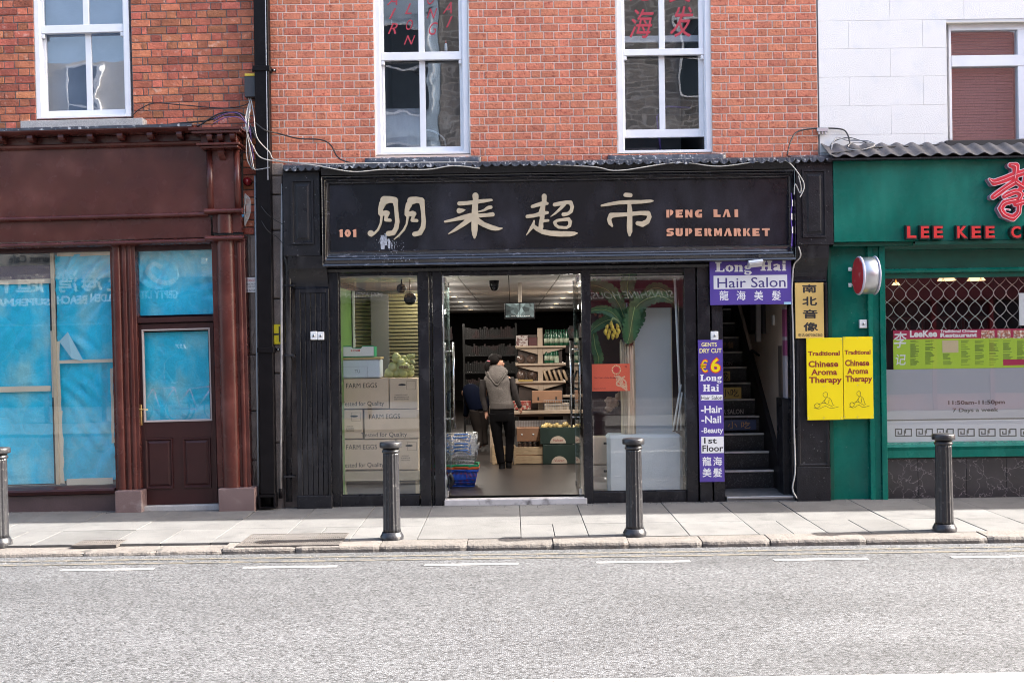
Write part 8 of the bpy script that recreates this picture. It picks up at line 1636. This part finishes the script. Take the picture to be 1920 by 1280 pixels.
o3 = obuild(b2, b3, 10.5, rub, 'dark rubble stone building across the street with the mirrored SUNSHINE HOUSE lettering', gw(b2, b3, 7.9, 3), (2.65, 3.3, M('maroon_fascia', (0.10, 0.012, 0.02), 0.4)), M('maroon_paint', (0.16, 0.015, 0.022), 0.35))
o4 = obuild(b3, b4, 9.5, pinkr, 'pink rendered pub across the street with maroon joinery', gw(b3, b4, 3.9, 6), (2.75, 3.4, MC['maroon_fascia']), MC['maroon_paint'])
for k in range(4): x = b1+0.3+k*1.6; MB().box(x, x+0.12, YO+0.06, YO+0.12, 3.8, 10.2).obj('cladding_rib', bw_, o2)
for z in (6.95, 9.95): MB().box(b1+0.1, b2-0.1, YO+0.121, YO+0.16, z, z+0.12).obj('cladding_rail', bw_, o2)
cream_l = M('cream_letters', (0.80, 0.76, 0.62), 0.5)
def otxt(s, q, par, mat=cream_l, bold=0.03, sh=0.0, Y=YO+0.152): txt(MB(), s, orect(*q), Y, 0.03, bold, True, sh).obj('lettering', mat, par)
otxt('SUPERMARKET', (-62, 560, 96, 574), o1, offw); otxt('BEACH', (109, 554, 166, 570), o1, offw); otxt('GOLDEN', (172, 551, 236, 566), o1, offw)
otxt('海', (155, 503, 196, 546), o1); otxt('湾', (110, 505, 149, 549), o1); otxt('超', (34, 514, 86, 549), o1); otxt('市', (-30, 512, 24, 556), o1); otxt('金', (203, 500, 245, 545), o1)
otxt('Internet Cafe', (15, 478, 110, 492), o1, ink, 0.01, 0, YO+0.01)
otxt('GBPTY LTD', (262, 545, 336, 561), o1, M('pale_blue_letters', (0.5, 0.65, 0.72), 0.5), 0.02); 
for c, y in (('1', 482), ('3', 498), ('7', 514)): otxt(c, (378, y, 388, y+13), o1, cream_l, 0.02, 0, YO+0.052)
otxt('137', (330, 645, 352, 654), o1, offw, 0.03, 0.3, YO+0.11)
cx, cz = O_(300, 515); mb = MB(); mb.poly([(cx+0.50*math.cos(2*math.pi*j/32), cz+0.37*math.sin(2*math.pi*j/32)) for j in range(32)], YO+0.21, YO+0.151); mb.obj('oval_emblem', M('pale_blue_oval', (0.30, 0.50, 0.60), 0.5), o1)
mb = MB(); ribbon(mb, [tuple(v)[:2] for v in crom([(cx+0.42, cz-0.15, 0), (cx+0.2, cz-0.22, 0), (cx-0.1, cz-0.12, 0), (cx-0.25, cz+0.1, 0), (cx-0.1, cz+0.25, 0), (cx+0.1, cz+0.15, 0)], 5)], 0.12, YO+0.215); mb.obj('wave_emblem', cream_l, o1)
otxt('MALAYSIAN', (649, 549, 718, 558), o2, offw, 0.0, 0, YO+0.152); otxt('EMPEROR', (726, 548, 790, 557), o2, M('bronze_letters', (0.55, 0.36, 0.22), 0.5), 0.0, 0, YO+0.152)
for c, x in (('廳', 640), ('食', 682), ('朝', 716), ('皇', 752)): otxt(c, (x, 520, x+29, 546), o2, MC['bronze_letters'], 0.0, 0, YO+0.152)
otxt('SUNSHINE HOUSE', (1096, 547, 1263, 560), o3, M('silver_letters', (0.6, 0.58, 0.56), 0.5), 0.0, 0.4, YO+0.152)
obuild(b4, 40, 9, crm, 'cream terrace further up across the street', gw(b4, 40, 4.2, 8), (2.7, 3.3, navy), black)
# bicycles at a rail in front of the opposite shop
def bicycle(x, lab, dx=0.0):
    t = thing('bicycle', lab, 'bicycle', (x, -14.4, 0), fr=FC); y = -14.4
    for cx in (x-0.5, x+0.5):
        r = 0.33; w = mkempty('wheel', t); w.location = -Vector(t['b'])
        mk('tyre', MB().loft([[(cx+(r+0.02*math.cos(v))*math.cos(u), y+0.015*math.sin(v), r+0.02+(r+0.02*math.cos(v))*math.sin(u)) for v in [2*math.pi*q/6 for q in range(6)]] for u in [2*math.pi*q/24 for q in range(25)]], cap=False).mesh('t', rubber), w)
        mb = MB(); [mb.tube([(cx, y, r+0.02), (cx+r*math.cos(a), y, r+0.02+r*math.sin(a))], 0.002, 3) for a in [2*math.pi*q/14 for q in range(14)]]; mk('spokes', mb.mesh('s', alu), w)
    mb = MB(); B = (x, y, 0.32); S_ = (x-0.15, y, 0.85); H_ = (x+0.35, y, 0.88)
    for a, b in ((B, S_), (S_, H_), (B, H_), (B, (x-0.5, y, 0.35)), (S_, (x-0.5, y, 0.35)), (H_, (x+0.5, y, 0.35))): mb.tube([a, b], 0.016, 6)
    mb.obj('frame', M('bike_paint', (0.35, 0.05, 0.05), 0.4), t); MB().sphere((x-0.17, y, 0.93), 0.1, 10, 6, (1.3, 0.7, 0.35)).obj('saddle', rubber, t); MB().tube([(x+0.36, y-0.25, 1.0), (x+0.34, y, 0.98), (x+0.36, y+0.25, 1.0)], 0.012).obj('handlebar', alu, t)
bicycle(O_(318, 780)[0], 'bicycle parked across the street mirrored in the brown door glass'); bicycle(O_(385, 780)[0], 'second bicycle parked across the street mirrored in the brown door glass')
